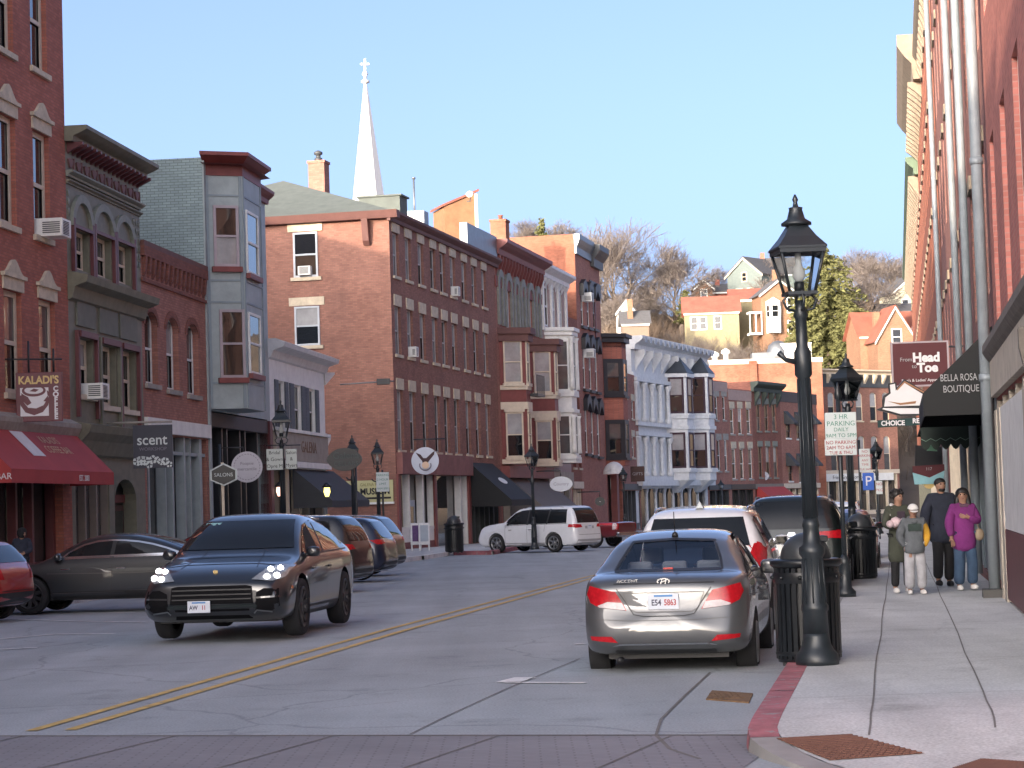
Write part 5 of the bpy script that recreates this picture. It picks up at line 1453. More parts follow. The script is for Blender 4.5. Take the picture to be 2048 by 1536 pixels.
tile([(1552, 1478), (1700, 1470), (1850, 1508), (1660, 1522)]); tile([(1905, 1538), (1965, 1520), (2060, 1526), (2060, 1560)])
# brick crossing in the foreground
PAVB = brick_mat('crossing_pavers', (.225, .222, .238), mortar=(.205, .20, .212), var=.14, big=.5, scale=1.0, contrast=.03)
nt = PAVB.node_tree
for l in list(nt.links):
    if l.to_node.type == 'COMBXYZ' and l.to_socket.name == 'Y': nt.links.remove(l)
nt.links.new([x for x in nt.nodes if x.type == 'SEPXYZ'][0].outputs['Y'], [x for x in nt.nodes if x.type == 'COMBXYZ'][0].inputs['Y'])
for l in list(nt.links):
    if l.to_node.type == 'COMBXYZ' and l.to_socket.name == 'X': nt.links.remove(l)
nt.links.new([x for x in nt.nodes if x.type == 'SEPXYZ'][0].outputs['X'], [x for x in nt.nodes if x.type == 'COMBXYZ'][0].inputs['X'])
a0, a1 = gnd(-300, 1474), gnd(1482, 1472)
dirv = (a1 - a0).normalized()
g = MB(); nrm = Vector((dirv.y, -dirv.x, 0)); up = Vector((0, 0, .006))
a1b = a1 + dirv * .35
g.quad(a0 + nrm * 2.6 + up, a1b + nrm * 2.6 + up, a1b + up, a0 + up); setting(g.build('crossing', PAVB))
line([a0, a1b], .06, GRV, 'crossing_edge', dz=.009); 
for k in range(9):
    s_ = a1 - dirv * (k * 1.3 + .5); line([s_, s_ + nrm * 2.6 - dirv * .1], .02, GRV, 'crossing_joint', dz=.01)
# markings
YEL = mat('worn_yellow_paint', (.52, .36, .12), rough=.8, var=.3, vscale=5)
WHM = mat('worn_white_paint', (.68, .68, .67), rough=.8, var=.2, vscale=5)
def img_line(pix, wd, m, name, ext=None):
    pts = [gnd(*p) for p in pix]
    if ext: pts += ext
    out = []
    for i in range(len(pts) - 1):
        for k in range(6): out.append(pts[i].lerp(pts[i + 1], k / 6))
    out.append(pts[-1])
    for p in out: p.z = zr(p.y)
    return line(out, wd, m, name, dz=.008)
chip(YEL, (.30, .30, .31), 9, .58, .66); chip(WHM, (.31, .32, .33), 9, .58, .66)
e1 = gnd(1170, 1155); e2 = gnd(1182, 1157)
img_line([(62, 1463), (600, 1308.5), (1170, 1155)], .105, YEL, 'centre_line', [e1 + Vector((4.2, 22, 0)), e1 + Vector((10, 45, 0))])
img_line([(140, 1461), (640, 1312), (1186, 1156.5)], .105, YEL, 'centre_line', [e2 + Vector((4.2, 22, 0)), e2 + Vector((10, 45, 0))])
img_line([(1010, 1366), (1172, 1367)], .12, WHM, 'parking_mark'); img_line([(1012, 1366), (1052, 1356)], .24, WHM, 'parking_mark')
img_line([(1150, 1289), (1172, 1289)], .1, WHM, 'parking_mark')
for p in (((-40, 1282), (110, 1269), (230, 1268)), ((10, 1238), (150, 1243), (290, 1245)), ((30, 1228), (270, 1226)), ((-20, 1300), (75, 1296)), ((610, 1195), (720, 1180)), ((700, 1150), (800, 1140))):
    img_line(p, .1, WHM, 'parking_mark')
img_line([(1420, 1346), (1370, 1392), (1322, 1440), (1312, 1472)], .022, GRV, 'road_joint')
img_line([(1312, 1472), (1340, 1500), (1400, 1520)], .03, GRV, 'road_joint')
img_line([(1160, 1318), (1010, 1380), (880, 1440), (820, 1470)], .014, GRV, 'road_joint')
img_line([(830, 1438), (905, 1438)], .012, GRV, 'road_joint'); img_line([(640, 1420), (800, 1404)], .01, GRV, 'road_joint')
# storm drain plate in the gutter
A = [gnd(x, y) for x, y in ((1424, 1383), (1506, 1389), (1498, 1407), (1412, 1400))]
r = thing('drain_cover', 'rusty brown iron drain cover in the gutter beside the red kerb', 'drain cover', tuple(sum(A, Vector()) / 4))
c0 = sum(A, Vector()) / 4
A = [p - c0 for p in A]
g = MB(); g.add([(p.x, p.y, .012) for p in A] + [(p.x, p.y, -.02) for p in A], [(0, 1, 2, 3)[::-1], (4, 5, 6, 7), (0, 4, 5, 1), (1, 5, 6, 2), (2, 6, 7, 3), (3, 7, 4, 0)])
g.build('plate', mat('rusty_iron', (.17, .10, .05), rough=.9, var=.35, vscale=7), r)
g = MB(); [g.box(A[3].x * (1 - k / 7) + A[2].x * k / 7 + .02, A[3].x * (1 - k / 7) + A[2].x * k / 7 + .05, -.25, .25, .013, .018) for k in range(1, 7)]; g.build('rib', mat('rusty_iron', (.17, .10, .05)), r)
# left pavement with a built-out corner before the brick block
def LF(Y): return -11.24 + .1087 * (Y - 56)
g = MB(); yl = [30, 36, 42, 48, 54, 60, 66, 72, 78, 84, 89]
LK = lambda Y: LF(Y) + 3.0
for i in range(len(yl) - 1):
    a, c = yl[i], yl[i + 1]
    g.quad((LF(a) - .3, a, kz(a)), (LK(a), a, kz(a)), (LK(c), c, kz(c)), (LF(c) - .3, c, kz(c)))
    g.quad((LK(a), a, zr(a) - .03), (LK(c), c, zr(c) - .03), (LK(c), c, kz(c)), (LK(a), a, kz(a)))
setting(g.build('pavement', CONC))
# block pavement
fb = BIGR[1]
def bl(s, o, dz=KZ): p = fb.o + fb.u * s + fb.n * o; return Vector((p.x, p.y, kz(p.y) if dz else zr(p.y)))
nose = [gnd(795, 1118, KZ), gnd(840, 1112, KZ), gnd(905, 1103, KZ), gnd(985, 1102, KZ)]
lkp = lambda Y: Vector((LK(Y), Y, kz(Y)))
poly = [lkp(80)] + [Vector((p.x, p.y, kz(p.y))) for p in nose] + [bl(18, 3.4), bl(40, 3.4), bl(62, 3.2), bl(62, -1), bl(0, -1), bl(-1, -9), Vector((LF(89) - .3, 89.01, kz(89.01))), lkp(89.01)]
g = MB(); n = len(poly)
g.add([tuple(p) for p in poly] + [(p.x, p.y, p.z - .3) for p in poly], [tuple(range(n))[::-1]] + [(i, (i + 1) % n, (i + 1) % n + n, i + n) for i in range(n)])
setting(g.build('pavement', CONC))
def kerb_poly(pts, m, w=.28):
    g = MB()
    for i in range(len(pts) - 1):
        a, c = Vector(pts[i]), Vector(pts[i + 1]); d = (c - a); d.z = 0; d.normalize(); nn = Vector((d.y, -d.x, 0)) * w
        up = Vector((0, 0, .012)); dn = Vector((0, 0, -.3))
        g.quad(a + up, a + nn * .2 + up, c + nn * .2 + up, c + up); g.quad(a - nn + up, a + up, c + up, c - nn + up); g.quad(a + nn * .2 + up, a + nn * .2 + dn, c + nn * .2 + dn, c + nn * .2 + up)
    return setting(g.build('kerb', m))
WK = mat('white_kerb_paint', (.6, .6, .58), rough=.8, var=.2, vscale=2)
nz = [Vector((p.x, p.y, kz(p.y))) for p in nose]
kerb_poly([lkp(80), nz[0], nz[1]], WK); kerb_poly([nz[1] + Vector((.1, 0, 0)), nz[2]], WK); kerb_poly([nz[2], nz[3], bl(18, 3.4)], KRD)
g = MB()
for i in range(1):
    q = [Vector((XR(150), 150, zr(150) + .14)), Vector((XR(98), 98, zr(98) + .14))]
# ================================================================== street lamps
LAMPM = mat('lamp_green_black', (.013, .018, .022), rough=.42, var=.18, vscale=9, spec=.6)
LGL = bpy.data.materials.new('lamp_glass'); LGL.use_nodes = True
nt = LGL.node_tree; N = nt.nodes; N.remove(N['Principled BSDF'])
tr = N.new('ShaderNodeBsdfTransparent'); tr.inputs[0].default_value = (.86, .88, .88, 1); gl = N.new('ShaderNodeBsdfGlossy'); gl.inputs['Roughness'].default_value = .05; gl.inputs[0].default_value = (.9, .9, .9, 1)
mx = N.new('ShaderNodeMixShader'); fr = N.new('ShaderNodeFresnel'); fr.inputs[0].default_value = 1.45
nt.links.new(fr.outputs[0], mx.inputs[0]); nt.links.new(tr.outputs[0], mx.inputs[1]); nt.links.new(gl.outputs[0], mx.inputs[2]); nt.links.new(mx.outputs[0], N['Material Output'].inputs[0])
FROST = mat('frosted_bulb', (.62, .63, .62), rough=.5, var=.03)
def make_lamp(label, loc, rz, sc=1.0, group='street lamps along the pavements', arms=True):
    r = thing('street_lamp', label, 'street lamp', loc, rz, group)
    r.scale = (sc, sc, sc)
    m = MB()
    m.lathe([(.205, 0), (.21, .04), (.20, .10), (.165, .14), (.14, .19), (.128, .26), (.125, .3)], n=20)
    m.lathe([(.125, .3), (.118, .50), (.13, .52), (.13, .56), (.118, .58), (.10, 1.02), (.125, 1.06), (.125, 1.12), (.085, 1.15), (.075, 1.30), (.085, 1.33), (.066, 1.4)], n=20)
    for k in range(10):
        a = 2 * pi * k / 10; m.tube([(.117 * cos(a), .117 * sin(a), .59), (.10 * cos(a), .10 * sin(a), 1.01)], .009, 5)
    m.build('base', LAMPM, r)
    m = MB(); m.lathe([(.07, 1.4), (.062, 2.75), (.085, 2.78), (.085, 3.0), (.058, 3.05), (.055, 3.32), (.075, 3.35), (.05, 3.42), (.045, 3.5)], n=14)
    for k in range(8):
        a = 2 * pi * k / 8; m.tube([(.068 * cos(a), .068 * sin(a), 1.41), (.061 * cos(a), .061 * sin(a), 2.74)], .009, 4)
    if arms: m.tube([(-.05, 0, 2.9), (-.17, -.02, 2.93), (-.24, -.03, 3.0)], [.028, .024, .03], 8)
    m.build('pole', LAMPM, r)
    # lantern: cradle, tapered glass box, roof, finial
    z0, z1 = 3.58, 3.95; a0, a1 = .125, .205
    l = MB()
    for k in range(4):
        a = pi / 2 * k; c_, s_ = cos(a), sin(a)
        l.tube([(.05 * c_, .05 * s_, 3.4), (.13 * c_, .13 * s_, 3.42), (.165 * c_, .165 * s_, 3.5), (.11 * c_, .11 * s_, 3.56), (.13 * c_, .13 * s_, 3.585)], .014, 6)
    l.box(-a0 - .02, a0 + .02, -a0 - .02, a0 + .02, z0 - .03, z0)
    for sx in (-1, 1):
        for sy in (-1, 1): l.tube([(sx * a0, sy * a0, z0), (sx * a1, sy * a1, z1)], .016, 4)
    t = .02
    for s in (-1, 1): l.box(-a1 - t, a1 + t, s * a1 - t, s * a1 + t, z1, z1 + .045); l.box(s * a1 - t, s * a1 + t, -a1 + t, a1 - t, z1 + .001, z1 + .044)
    l.build('lantern_frame', LAMPM, r)
    gq = MB()
    for k in range(4):
        R = Matrix.Rotation(pi / 2 * k, 4, 'Z'); q = [R @ Vector(p) for p in ((-a0, -a0, z0 + .004), (a0, -a0, z0 + .004), (a1, -a1, z1), (-a1, -a1, z1))]
        gq.quad(*q)
    gq.build('lantern_glass', LGL, r)
    b_ = MB(); b_.lathe([(.05, z0), (.05, z0 + .09), (.04, z0 + .1)], n=10); b_.build('socket', LAMPM, r)
    b_ = MB(); b_.lathe([(.035, z0 + .1), (.062, z0 + .15), (.062, z0 + .2), (.035, z0 + .27), (.03, z0 + .38)], n=12); b_.build('bulb', FROST, r)
    h = MB(); e = .235
    h.lathe([(e * 1.42, z1 + .04), (e * 1.42, z1 + .06), (.22, z1 + .16), (.105 * 1.2, z1 + .27)], n=4, sm=False, a0=pi / 4)
    h.lathe([(.07, z1 + .27), (.15, z1 + .28), (.15, z1 + .30), (.09, z1 + .34), (.065, z1 + .43), (.07, z1 + .45), (.03, z1 + .46), (.02, z1 + .5), (.03, z1 + .53), (.008, z1 + .58)], n=12)
    h.build('lantern_roof', LAMPM, r)
    return r
P = gnd(1635, 1329, KZ)
lamp = make_lamp('tall black-green street lamp in the foreground beside the slatted litter bin', (P.x, P.y, kz(P.y)), radians(8), .96)
lamp.rotation_euler = (0, radians(-.55), radians(6))
def lamp_at(px, ptop, D, label, sc=None, base_dz=KZ):
    P = at(px, ptop, D); z0 = zr(D) + base_dz
    c = copy_tree(lamp); c.rotation_euler = (0, 0, radians(random.uniform(0, 40)))
    h = (P.z - z0) / 4.53 if sc is None else sc
    Pb = at(px, 1000, D)
    c.location = (Pb.x, D, z0); c.scale = (h, h, h); c['label'] = label
    return c
lamp_at(1703, 705, 43, 'black street lamp standing behind the second litter bin on the right pavement')
lamp_at(1756, 878, 103, 'small distant street lamp before the brick building closing the street')
lamp_at(566, 800, 58, 'black street lamp on the left before the shuttered white building')
lamp_at(707, 870, 78, 'pale-lit street lamp behind the black oval sign')
lamp_at(757, 878, 81, 'street lamp before the brick side wall, beside a white notice sign')
lamp_at(1066, 887, 89, 'street lamp before the red bay windows, behind the white people carrier')
lamp_at(1248, 932, 132, 'distant street lamp left of the white ornate building')
lamp_at(1443, 958, 185, 'tiny distant street lamp before the brown brick row')
# ================================================================== litter bins
BINM = mat('bin_black', (.007, .009, .011), rough=.38, var=.2, vscale=8, spec=.55)
BIND = mat('bin_dome', (.03, .034, .038), rough=.36, var=.1, vscale=3)
def make_bin(label, loc, sc):
    r = thing('litter_bin', label, 'litter bin', loc, 0, 'slatted litter bins on the pavements'); r.scale = (sc,) * 3
    MB().lathe([(.27, .05), (.275, .8)], n=24).build('liner', mat('bin_liner', (.008, .009, .011), rough=.6, var=.1), r)
    m = MB()
    for k in range(30):
        a = 2 * pi * k / 30; R = Matrix.Rotation(a, 4, 'Z'); o_ = len(m.v)
        m.box(.285, .3, -.021, .021, .03, .88); m.xf(R, o_)
    m.build('slat', BINM, r)
    m = MB(); m.lathe([(.285, .0), (.285, .05)], n=24); m.lathe([(.302, .72), (.31, .74), (.31, .8), (.302, .82)], n=24, cap=False); m.lathe([(.3, .86), (.335, .89), (.335, .93), (.29, .94)], n=24); m.lathe([(.302, .06), (.308, .08), (.302, .1)], n=24, cap=False)
    for k in range(10):
        a = 2 * pi * k / 10; m.sphere((.312 * cos(a), .312 * sin(a), .775), .022, 6, 4)
    for k in range(4):
        a = pi / 2 * k + .5; m.box(.26 * cos(a) - .03, .26 * cos(a) + .03, .26 * sin(a) - .03, .26 * sin(a) + .03, -.03, .0)
    m.build('rim', BINM, r)
    m = MB(); m.lathe([(.235, .94)] + [(.235 * cos(t), .945 + .235 * sin(t)) for t in [pi / 2 * i / 8 for i in range(8)]] + [(.01, 1.18)], n=24); m.build('dome_lid', BIND, r)
    m = MB(); m.box(.02, .2, -.1, .1, 1.09, 1.15); m.build('lid_flap', BINM, r, bevel=.01)
    return r
P = gnd(1626, 1325, KZ)
bin0 = make_bin('black slatted litter bin with dome lid behind the foreground street lamp', (P.x, P.y + .25, kz(P.y)), 1.02)
def bin_at(px, py, label, sc=1.0, D=None):
    P = gnd(px, py, KZ); c = copy_tree(bin0); c.location = (P.x, P.y, kz(P.y)); c.scale = (sc,) * 3; c['label'] = label; return c
bin_at(1722, 1157, 'black litter bin further along the right pavement beside the parking sign pole', 1.05)
bin_at(909, 1104, 'black litter bin on the far corner before the brick block', 1.25)
q = MB(); q.box(-.3, .3, -.25, .25, 0, 1.05); q.prism([(-.3, 1.05), (.3, 1.05), (.22, 1.3), (-.22, 1.3)], 'y', -.2, .2)
P = gnd(1742, 1100, KZ); r = thing('mail_box', 'dark green box with a pale green sloping top behind the second litter bin', 'box', (P.x, 47.5, kz(47.5)))
MB().box(-.32, .32, -.25, .25, 0, 1.1).build('body', mat('dark_green_metal', (.02, .04, .035), rough=.4, var=.1), r, bevel=.02)
MB().prism([(-.22, 1.101), (.22, 1.101), (.14, 1.36), (-.1, 1.36)], 'y', -.2, .2).build('lid', mat('sage_green_metal', (.15, .27, .2), rough=.5, var=.1), r, bevel=.02)
# ================================================================== signs on posts
def post_sign(label, px, D, ytop_post, base_dz, panels, name='street_sign', pole_r=.035, fancy=False, group=None):
    """panels: (x0,x1,y0,y1,material,texts) in picture pixels at distance D"""
    P0 = at(px, 1000, D); z0 = zr(D) + base_dz
    r = thing(name, label, 'sign', (P0.x, D, z0), 0, group)
    zt = at(px, ytop_post, D).z - z0
    m = MB(); m.lathe([(pole_r, 0), (pole_r, zt)], n=10)
    if fancy:
        m.lathe([(.16, 0), (.16, .08), (.1, .14), (.085, .5), (.1, .53), (.06, .6), (pole_r, .65)], n=12); m.lathe([(pole_r, zt), (.05, zt + .03), (.06, zt + .1), (.03, zt + .2), (.01, zt + .28)], n=10)
    m.build('post', LAMPM, r)
    for (x0, x1, y0, y1, mt, txt) in panels:
        a, c = at(x0, y0, D), at(x1, y1, D)
        pm = MB(); X0, X1, Z1, Z0 = a.x - P0.x, c.x - P0.x, a.z - z0, c.z - z0
        pm.box(X0, X1, -pole_r - .03, -pole_r - .005, Z0, Z1); pn = pm.build('panel', mt, r, bevel=.012)
        for (body, fy, h, m2) in txt:
            text('lettering', body, h * (Z1 - Z0), m2, pn, ((X0 + X1) / 2, -pole_r - .035, Z1 - fy * (Z1 - Z0)), ext=.002)
    return r
SGN = mat('sign_green_ink', (.06, .20, .15), var=.05); SRD = mat('sign_red_ink', (.30, .05, .06), var=.05); PALE = mat('sign_pale_face', (.47, .52, .52), rough=.4, var=.05)
BLU = mat('sign_blue', (.03, .10, .42), rough=.4, var=.05)
post_sign('pale parking sign with green and red lettering on a black fluted pole', 1684, 33.8, 800, KZ,
          [(1648, 1713, 826, 878, PALE, [('3 HR', .17, .25, SGN), ('PARKING', .42, .25, SGN), ('DAILY', .64, .2, SGN), ('9AM TO 5PM', .86, .2, SGN)]),
           (1648, 1713, 879, 910, PALE, [('NO PARKING', .22, .3, SRD), ('2AM TO 6AM', .53, .3, SRD), ('TUE & THU', .84, .28, SRD)])], fancy=True)
post_sign('white no parking sign above a blue square sign further along the right pavement', 1722, 52, 880, KZ,
          [(1717, 1741, 898, 944, PALE, [('NO', .12, .16, SRD), ('PARKING', .3, .16, SRD), ('ANY', .5, .14, SRD), ('TIME', .68, .14, SRD), ('TUE 2AM', .88, .12, SRD)]), (1724, 1748, 946, 980, BLU, [('P', .5, .8, SG_WH)])])
post_sign('small white sign on a thin post beside the distant lamp', 1757, 88, 945, KZ, [(1751, 1765, 962, 988, PALE, [('NO', .25, .3, SRD), ('PKG', .7, .3, SRD)])])
post_sign('white notice sign on a post before the brick side wall', 766, 76, 940, KZ, [(752, 779, 945, 983, PALE, [('PARKING', .15, .16, SGN), ('2 HOUR', .38, .16, SGN), ('LIMIT', .6, .16, SGN), ('9AM-5PM', .84, .14, SGN)])])
# oval black sign on a post
r = post_sign('black oval wooden shop sign on a black post before the brick side wall', 713, 70, 930, KZ, [])
Pq = at(689, 919, 70); D_ = 70
ov = MB(); ww, hh = 34 / FPX * D_, 23 / FPX * D_
ov.prism([(ww * cos(t) * (1 + .04 * cos(4 * t)), hh * sin(t)) for t in [2 * pi * i / 32 for i in range(32)]], 'y', -.06, .06)
o = ov.build('panel', SG_BK, r); o.location = Pq - r.location
for t, z, h in (('Galena', .12, .3), ('CELLARS', -.14, .2)): text('lettering', t, h, mat('dim_teal_letter', (.05, .075, .075), var=.05), o, (0.05, -.065, z))
# pale two-part hanging sign on the left lamp
for (x0, x1, y0, y1, lines, lb) in ((533, 566, 898, 940, ('Bridal', '& Gown', 'Opre M'), 'pale grey sign panel hanging left of the lamp post'), (572, 594, 898, 938, ('Salon', '&', 'Myers'), 'pale grey sign panel hanging right of the lamp post')):
    D_ = 57.6; P0 = at((x0 + x1) / 2, (y0 + y1) / 2, D_); r = thing('hanging_sign', lb, 'sign', tuple(P0))
    w_, h_ = (x1 - x0) / FPX * D_, (y1 - y0) / FPX * D_
    MB().box(-w_ / 2, w_ / 2, -.03, .03, -h_ / 2, h_ / 2).build('panel', mat('pale_sage_sign', (.40, .44, .42), var=.06), r, bevel=.01)
    for k, t in enumerate(lines): text('lettering', t, .13, SG_BK, r, (0, -.035, h_ * (.32 - .32 * k)))
    MB().tube([(-w_ / 2, 0, h_ / 2 + .1), (w_ / 2 + .1, 0, h_ / 2 + .1)], .015).build('bracket', BLACKP, r)
# scent sign
D_ = 59; P0 = at(306, 893, D_); w_, h_ = 78 / FPX * D_, 86 / FPX * D_
r = thing('hanging_sign', 'dark grey square scent shop sign with white flowers along its lower edge', 'sign', tuple(P0), radians(4))
MB().box(-w_ / 2, w_ / 2, -.05, .05, -h_ / 2, h_ / 2).build('panel', mat('charcoal_sign', (.05, .052, .066), var=.05), r)
text('lettering', 'scent', .4, PALE, r, (-.02, -.055, .17), bold=.004, sx=.95); text('lettering', 'WORKSHOP', .13, mat('dim_lilac_letter', (.17, .16, .2), var=.05), r, (0, -.055, -.07))
q = MB()
random.seed(5)
for k in range(9):
    cx_, cz_ = -w_ / 2 + .1 + k * (w_ - .2) / 8, -h_ / 2 + .14 + random.uniform(-.05, .1); rr = random.uniform(.07, .12)
    for j in range(5):
        a = 2 * pi * j / 5 + k; q.prism([(cx_ + rr * .3 * cos(a), cz_ + rr * .3 * sin(a)), (cx_ + rr * cos(a - .5), cz_ + rr * sin(a - .5)), (cx_ + rr * 1.15 * cos(a), cz_ + rr * 1.15 * sin(a)), (cx_ + rr * cos(a + .5), cz_ + rr * sin(a + .5))], 'y', -.056 - .001 * j, -.051)
q.build('flower_print', PALE, r)
MB().tube([(-w_ / 2 - .7, .0, h_ / 2 + .08), (w_ / 2, 0, h_ / 2 + .08)], .03).build('bracket', STONE2, r)
# round white sign
D_ = 63; P0 = at(494, 934, D_)
r = thing('hanging_sign', 'round white shop sign with a thin leafy ring and small script', 'sign', tuple(P0), radians(6))
q = MB(); R_ = 31 / FPX * D_; q.lathe([(R_, -.05), (R_, .05)], n=32); q.xf(Matrix.Rotation(pi / 2, 4, 'X')); q.build('panel', mat('lilac_white_sign', (.46, .45, .49), var=.05), r)
q = MB()
for i in range(28):
    a = 2 * pi * i / 28; q.prism([(R_ * .8 * cos(a), R_ * .8 * sin(a)), (R_ * .86 * cos(a + .12), R_ * .86 * sin(a + .12)), (R_ * .82 * cos(a + .2), R_ * .82 * sin(a + .2))], 'y', -.056, -.051)
q.build('leaf_ring', mat('grey_violet_ink', (.17, .16, .2), var=.05), r)
INK = mat('grey_violet_ink', (.17, .16, .2))
text('lettering', 'Poopsie', .12, INK, r, (0, -.055, .1)); text('lettering', 'mercantile', .13, INK, r, (0, -.055, -.06))
MB().tube([(-.1, 0, R_), (-.1, 0, R_ + .12), (-.9, 0, R_ + .12)], .018).build('bracket', BLACKP, r)
# hexagonal small sign and its post
r = post_sign('small dark lozenge sign with white edging on a black post before the blue-grey building', 441, 60, 888, KZ, [])
P1_ = at(448, 950, 59.9); hexp = [(-.32, .12), (0, .28), (.32, .12), (.32, -.12), (0, -.26), (-.32, -.12)]
o = MB().prism(hexp, 'y', -.1, -.05).build('panel', SG_BK, r); o.location = P1_ - r.location
o2 = MB().prism([(x * 1.14, z * 1.16) for x, z in hexp], 'y', -.08, -.045).build('frame', PALE, r); o2.location = P1_ - r.location
text('lettering', 'SALONS', .14, PALE, o, (0, -.105, 0))
MB().box(.05, .12, -.12, -.04, 3.5 - 2.5, 3.5 - .4).build('white_batten', CREAM, r)
bp = r
# eagle roundel on the brick block
D_ = 99; P0 = at(853, 923, D_)
r = thing('hanging_sign', 'round white sign with a dark eagle emblem hanging on the brick block', 'sign', (P0.x, P0.y - 1.5, P0.z), radians(4))
R_ = 27 / FPX * D_
q = MB(); q.lathe([(R_, -.12), (R_, .12)], n=32); q.xf(Matrix.Rotation(pi / 2, 4, 'X')); q.build('panel', mat('blue_white_sign', (.45, .48, .54), var=.05), r)
q = MB(); q.prism([(-.42, .38), (-.2, .28), (-.08, .12), (.05, .12), (.3, .34), (.44, .44), (.4, .26), (.22, .05), (.12, -.08), (.06, -.16), (-.1, -.16), (-.14, 0), (-.3, .2)], 'y', -.135, -.125); q.build('eagle_emblem', mat('dark_umber', (.045, .02, .022), var=.05), r)
q = MB(); ri = [(.27, .34, i) for i in range(20)]
for i in range(20):
    t0, t1 = pi + pi * 1.25 * i / 20 - .4, pi + pi * 1.25 * (i + 1) / 20 - .4
    q.prism([(.28 * cos(t0), -.2 + .25 * sin(t0)), (.28 * cos(t1), -.2 + .25 * sin(t1)), (.22 * cos(t1), -.2 + .2 * sin(t1)), (.22 * cos(t0), -.2 + .2 * sin(t0))], 'y', -.13, -.124)
q.build('ring_emblem', INK, r)
q = MB(); q.lathe([(.16, -.125), (.16, -.12)], n=16); q.xf(Matrix.Rotation(-pi / 2, 4, 'X')); o = q.build('sun_emblem', mat('peach_paint', (.55, .4, .28), var=.05), r); o.location = (0, -.251, -.2)
MB().tube([(-.5, 0, R_ + .35), (.9, 0, R_ + .35)], .03).tube([(0, 0, R_), (0, 0, R_ + .35)], .025).build('bracket', BLACKP, r)
# oval pale sign and round dark sign beyond
for (x, y, D_, a_, b_, lb, pm, txt, im) in ((1122, 968, 110, 23, 15, 'pale grey oval shop sign with script before the white-fronted building', mat('pale_grey_panel', (.36, .38, .42)), 'Country', INK), (1200, 1003, 120, 10, 9, 'small round dark sign with a white bird shape beyond the people carrier', SG_BK, '~', SG_WH), (1527, 952, 200, 11, 9, 'pale grey oval sign on the brown brick row', mat('pale_grey_panel', (.36, .38, .42)), 'Shop', INK)):
    P0 = at(x, y, D_); r = thing('hanging_sign', lb, 'sign', tuple(P0)); A_, B_ = a_ / FPX * D_, b_ / FPX * D_
    MB().prism([(A_ * cos(t), B_ * sin(t)) for t in [2 * pi * i / 24 for i in range(24)]], 'y', -.05, .05).build('panel', pm, r)
    text('lettering', txt, B_ * .6, im, r, (0, -.055, 0)); MB().tube([(0, 0, B_), (0, 0, B_ + .3), (-1.2, .3, B_ + .3)], .03).build('bracket', BLACKP, r)
# brown square sign, half-round awning and dark awning in the gap
P0 = at(1275, 948, 158); r = thing('hanging_sign', 'brown square shop sign at the left edge of the white ornate building', 'sign', tuple(P0))
MB().box(-.5, .5, -.05, .05, -.55, .55).build('panel', mat('brown_sign', (.06, .03, .025), var=.2, vscale=4), r); text('lettering', 'GIFTS', .3, LG, r, (0, -.055, 0))
P0 = at(1228, 948, 150); o = MB()
for i in range(10):
    t0, t1 = pi * i / 10, pi * (i + 1) / 10
    for j in range(4):
        f0, f1 = pi / 2 * j / 4, pi / 2 * (j + 1) / 4
        S = lambda t, f: (.75 * cos(t), -.8 * sin(f) * sin(t), .85 * sin(t) * cos(f))
        o.quad(S(t0, f0), S(t1, f0), S(t1, f1), S(t0, f1))
o = o.build('dome_awning', WHITE2); o.location = P0; tag(o, 'small white quarter-dome awning over a doorway beside the black-trimmed bay', 'awning')
# barber style newspaper boxes at the block corner
P = gnd(832, 1102, KZ)
for (x, lb, m_) in ((833, 'white and purple newspaper box before the eagle club front', mat('purple_panel', (.10, .05, .14), var=.3, vscale=9)), (849, 'pale blue newspaper box before the eagle club front', mat('pale_blue_panel', (.33, .38, .43), var=.1))):
    P = gnd(x, 1101, KZ); r = thing('newspaper_box', lb, 'newspaper box', (P.x, P.y, kz(P.y)), radians(5))
    MB().box(-.24, .24, -.2, .2, .25, 1.2).build('case', WHITE2, r, bevel=.02); MB().box(-.17, .17, -.215, -.201, .4, 1.1).build('panel', m_, r)
    q = MB(); [q.box(sx * .2 - .03, sx * .2 + .03, -.15, .15, 0, .25) for sx in (-1, 1)]; q.build('leg', WHITE2, r)
# wall lantern lights by the charcoal awning (lit)
for (x, y, c_, lb) in ((559, 983, (1, .55, .4), 'glowing reddish wall lantern left of the charcoal awning door'), (654, 984, (1, .8, .2), 'glowing yellow wall lantern at the corner of the white building')):
    P = at(x, y, 80); r = thing('wall_lantern', lb, 'lantern', tuple(P))
    MB().lathe([(.1, .16), (.2, .18), (.06, .34)], n=8).build('cap', BLACKP, r); MB().lathe([(.05, -.2), (.05, -.17)], n=8).build('foot', BLACKP, r)
    MB().lathe([(.06, -.17), (.12, .0), (.1, .16)], n=8).build('lit_globe', mat('lit_globe_%d' % x, c_, var=0, emit=c_, estr=.8), r)
# street light arm on the block corner
P = at(787, 762, 99); r = thing('flood_light', 'dark floodlight on a long thin bracket at the corner of the brick block', 'floodlight', tuple(P))
MB().tube([(0, 0, 0), (-2.4, -.3, -.1)], .03).build('bracket', METAL, r); MB().box(-.75, -.15, -.2, .1, -.16, .12).build('lamp_head', SG_BK, r, bevel=.02)
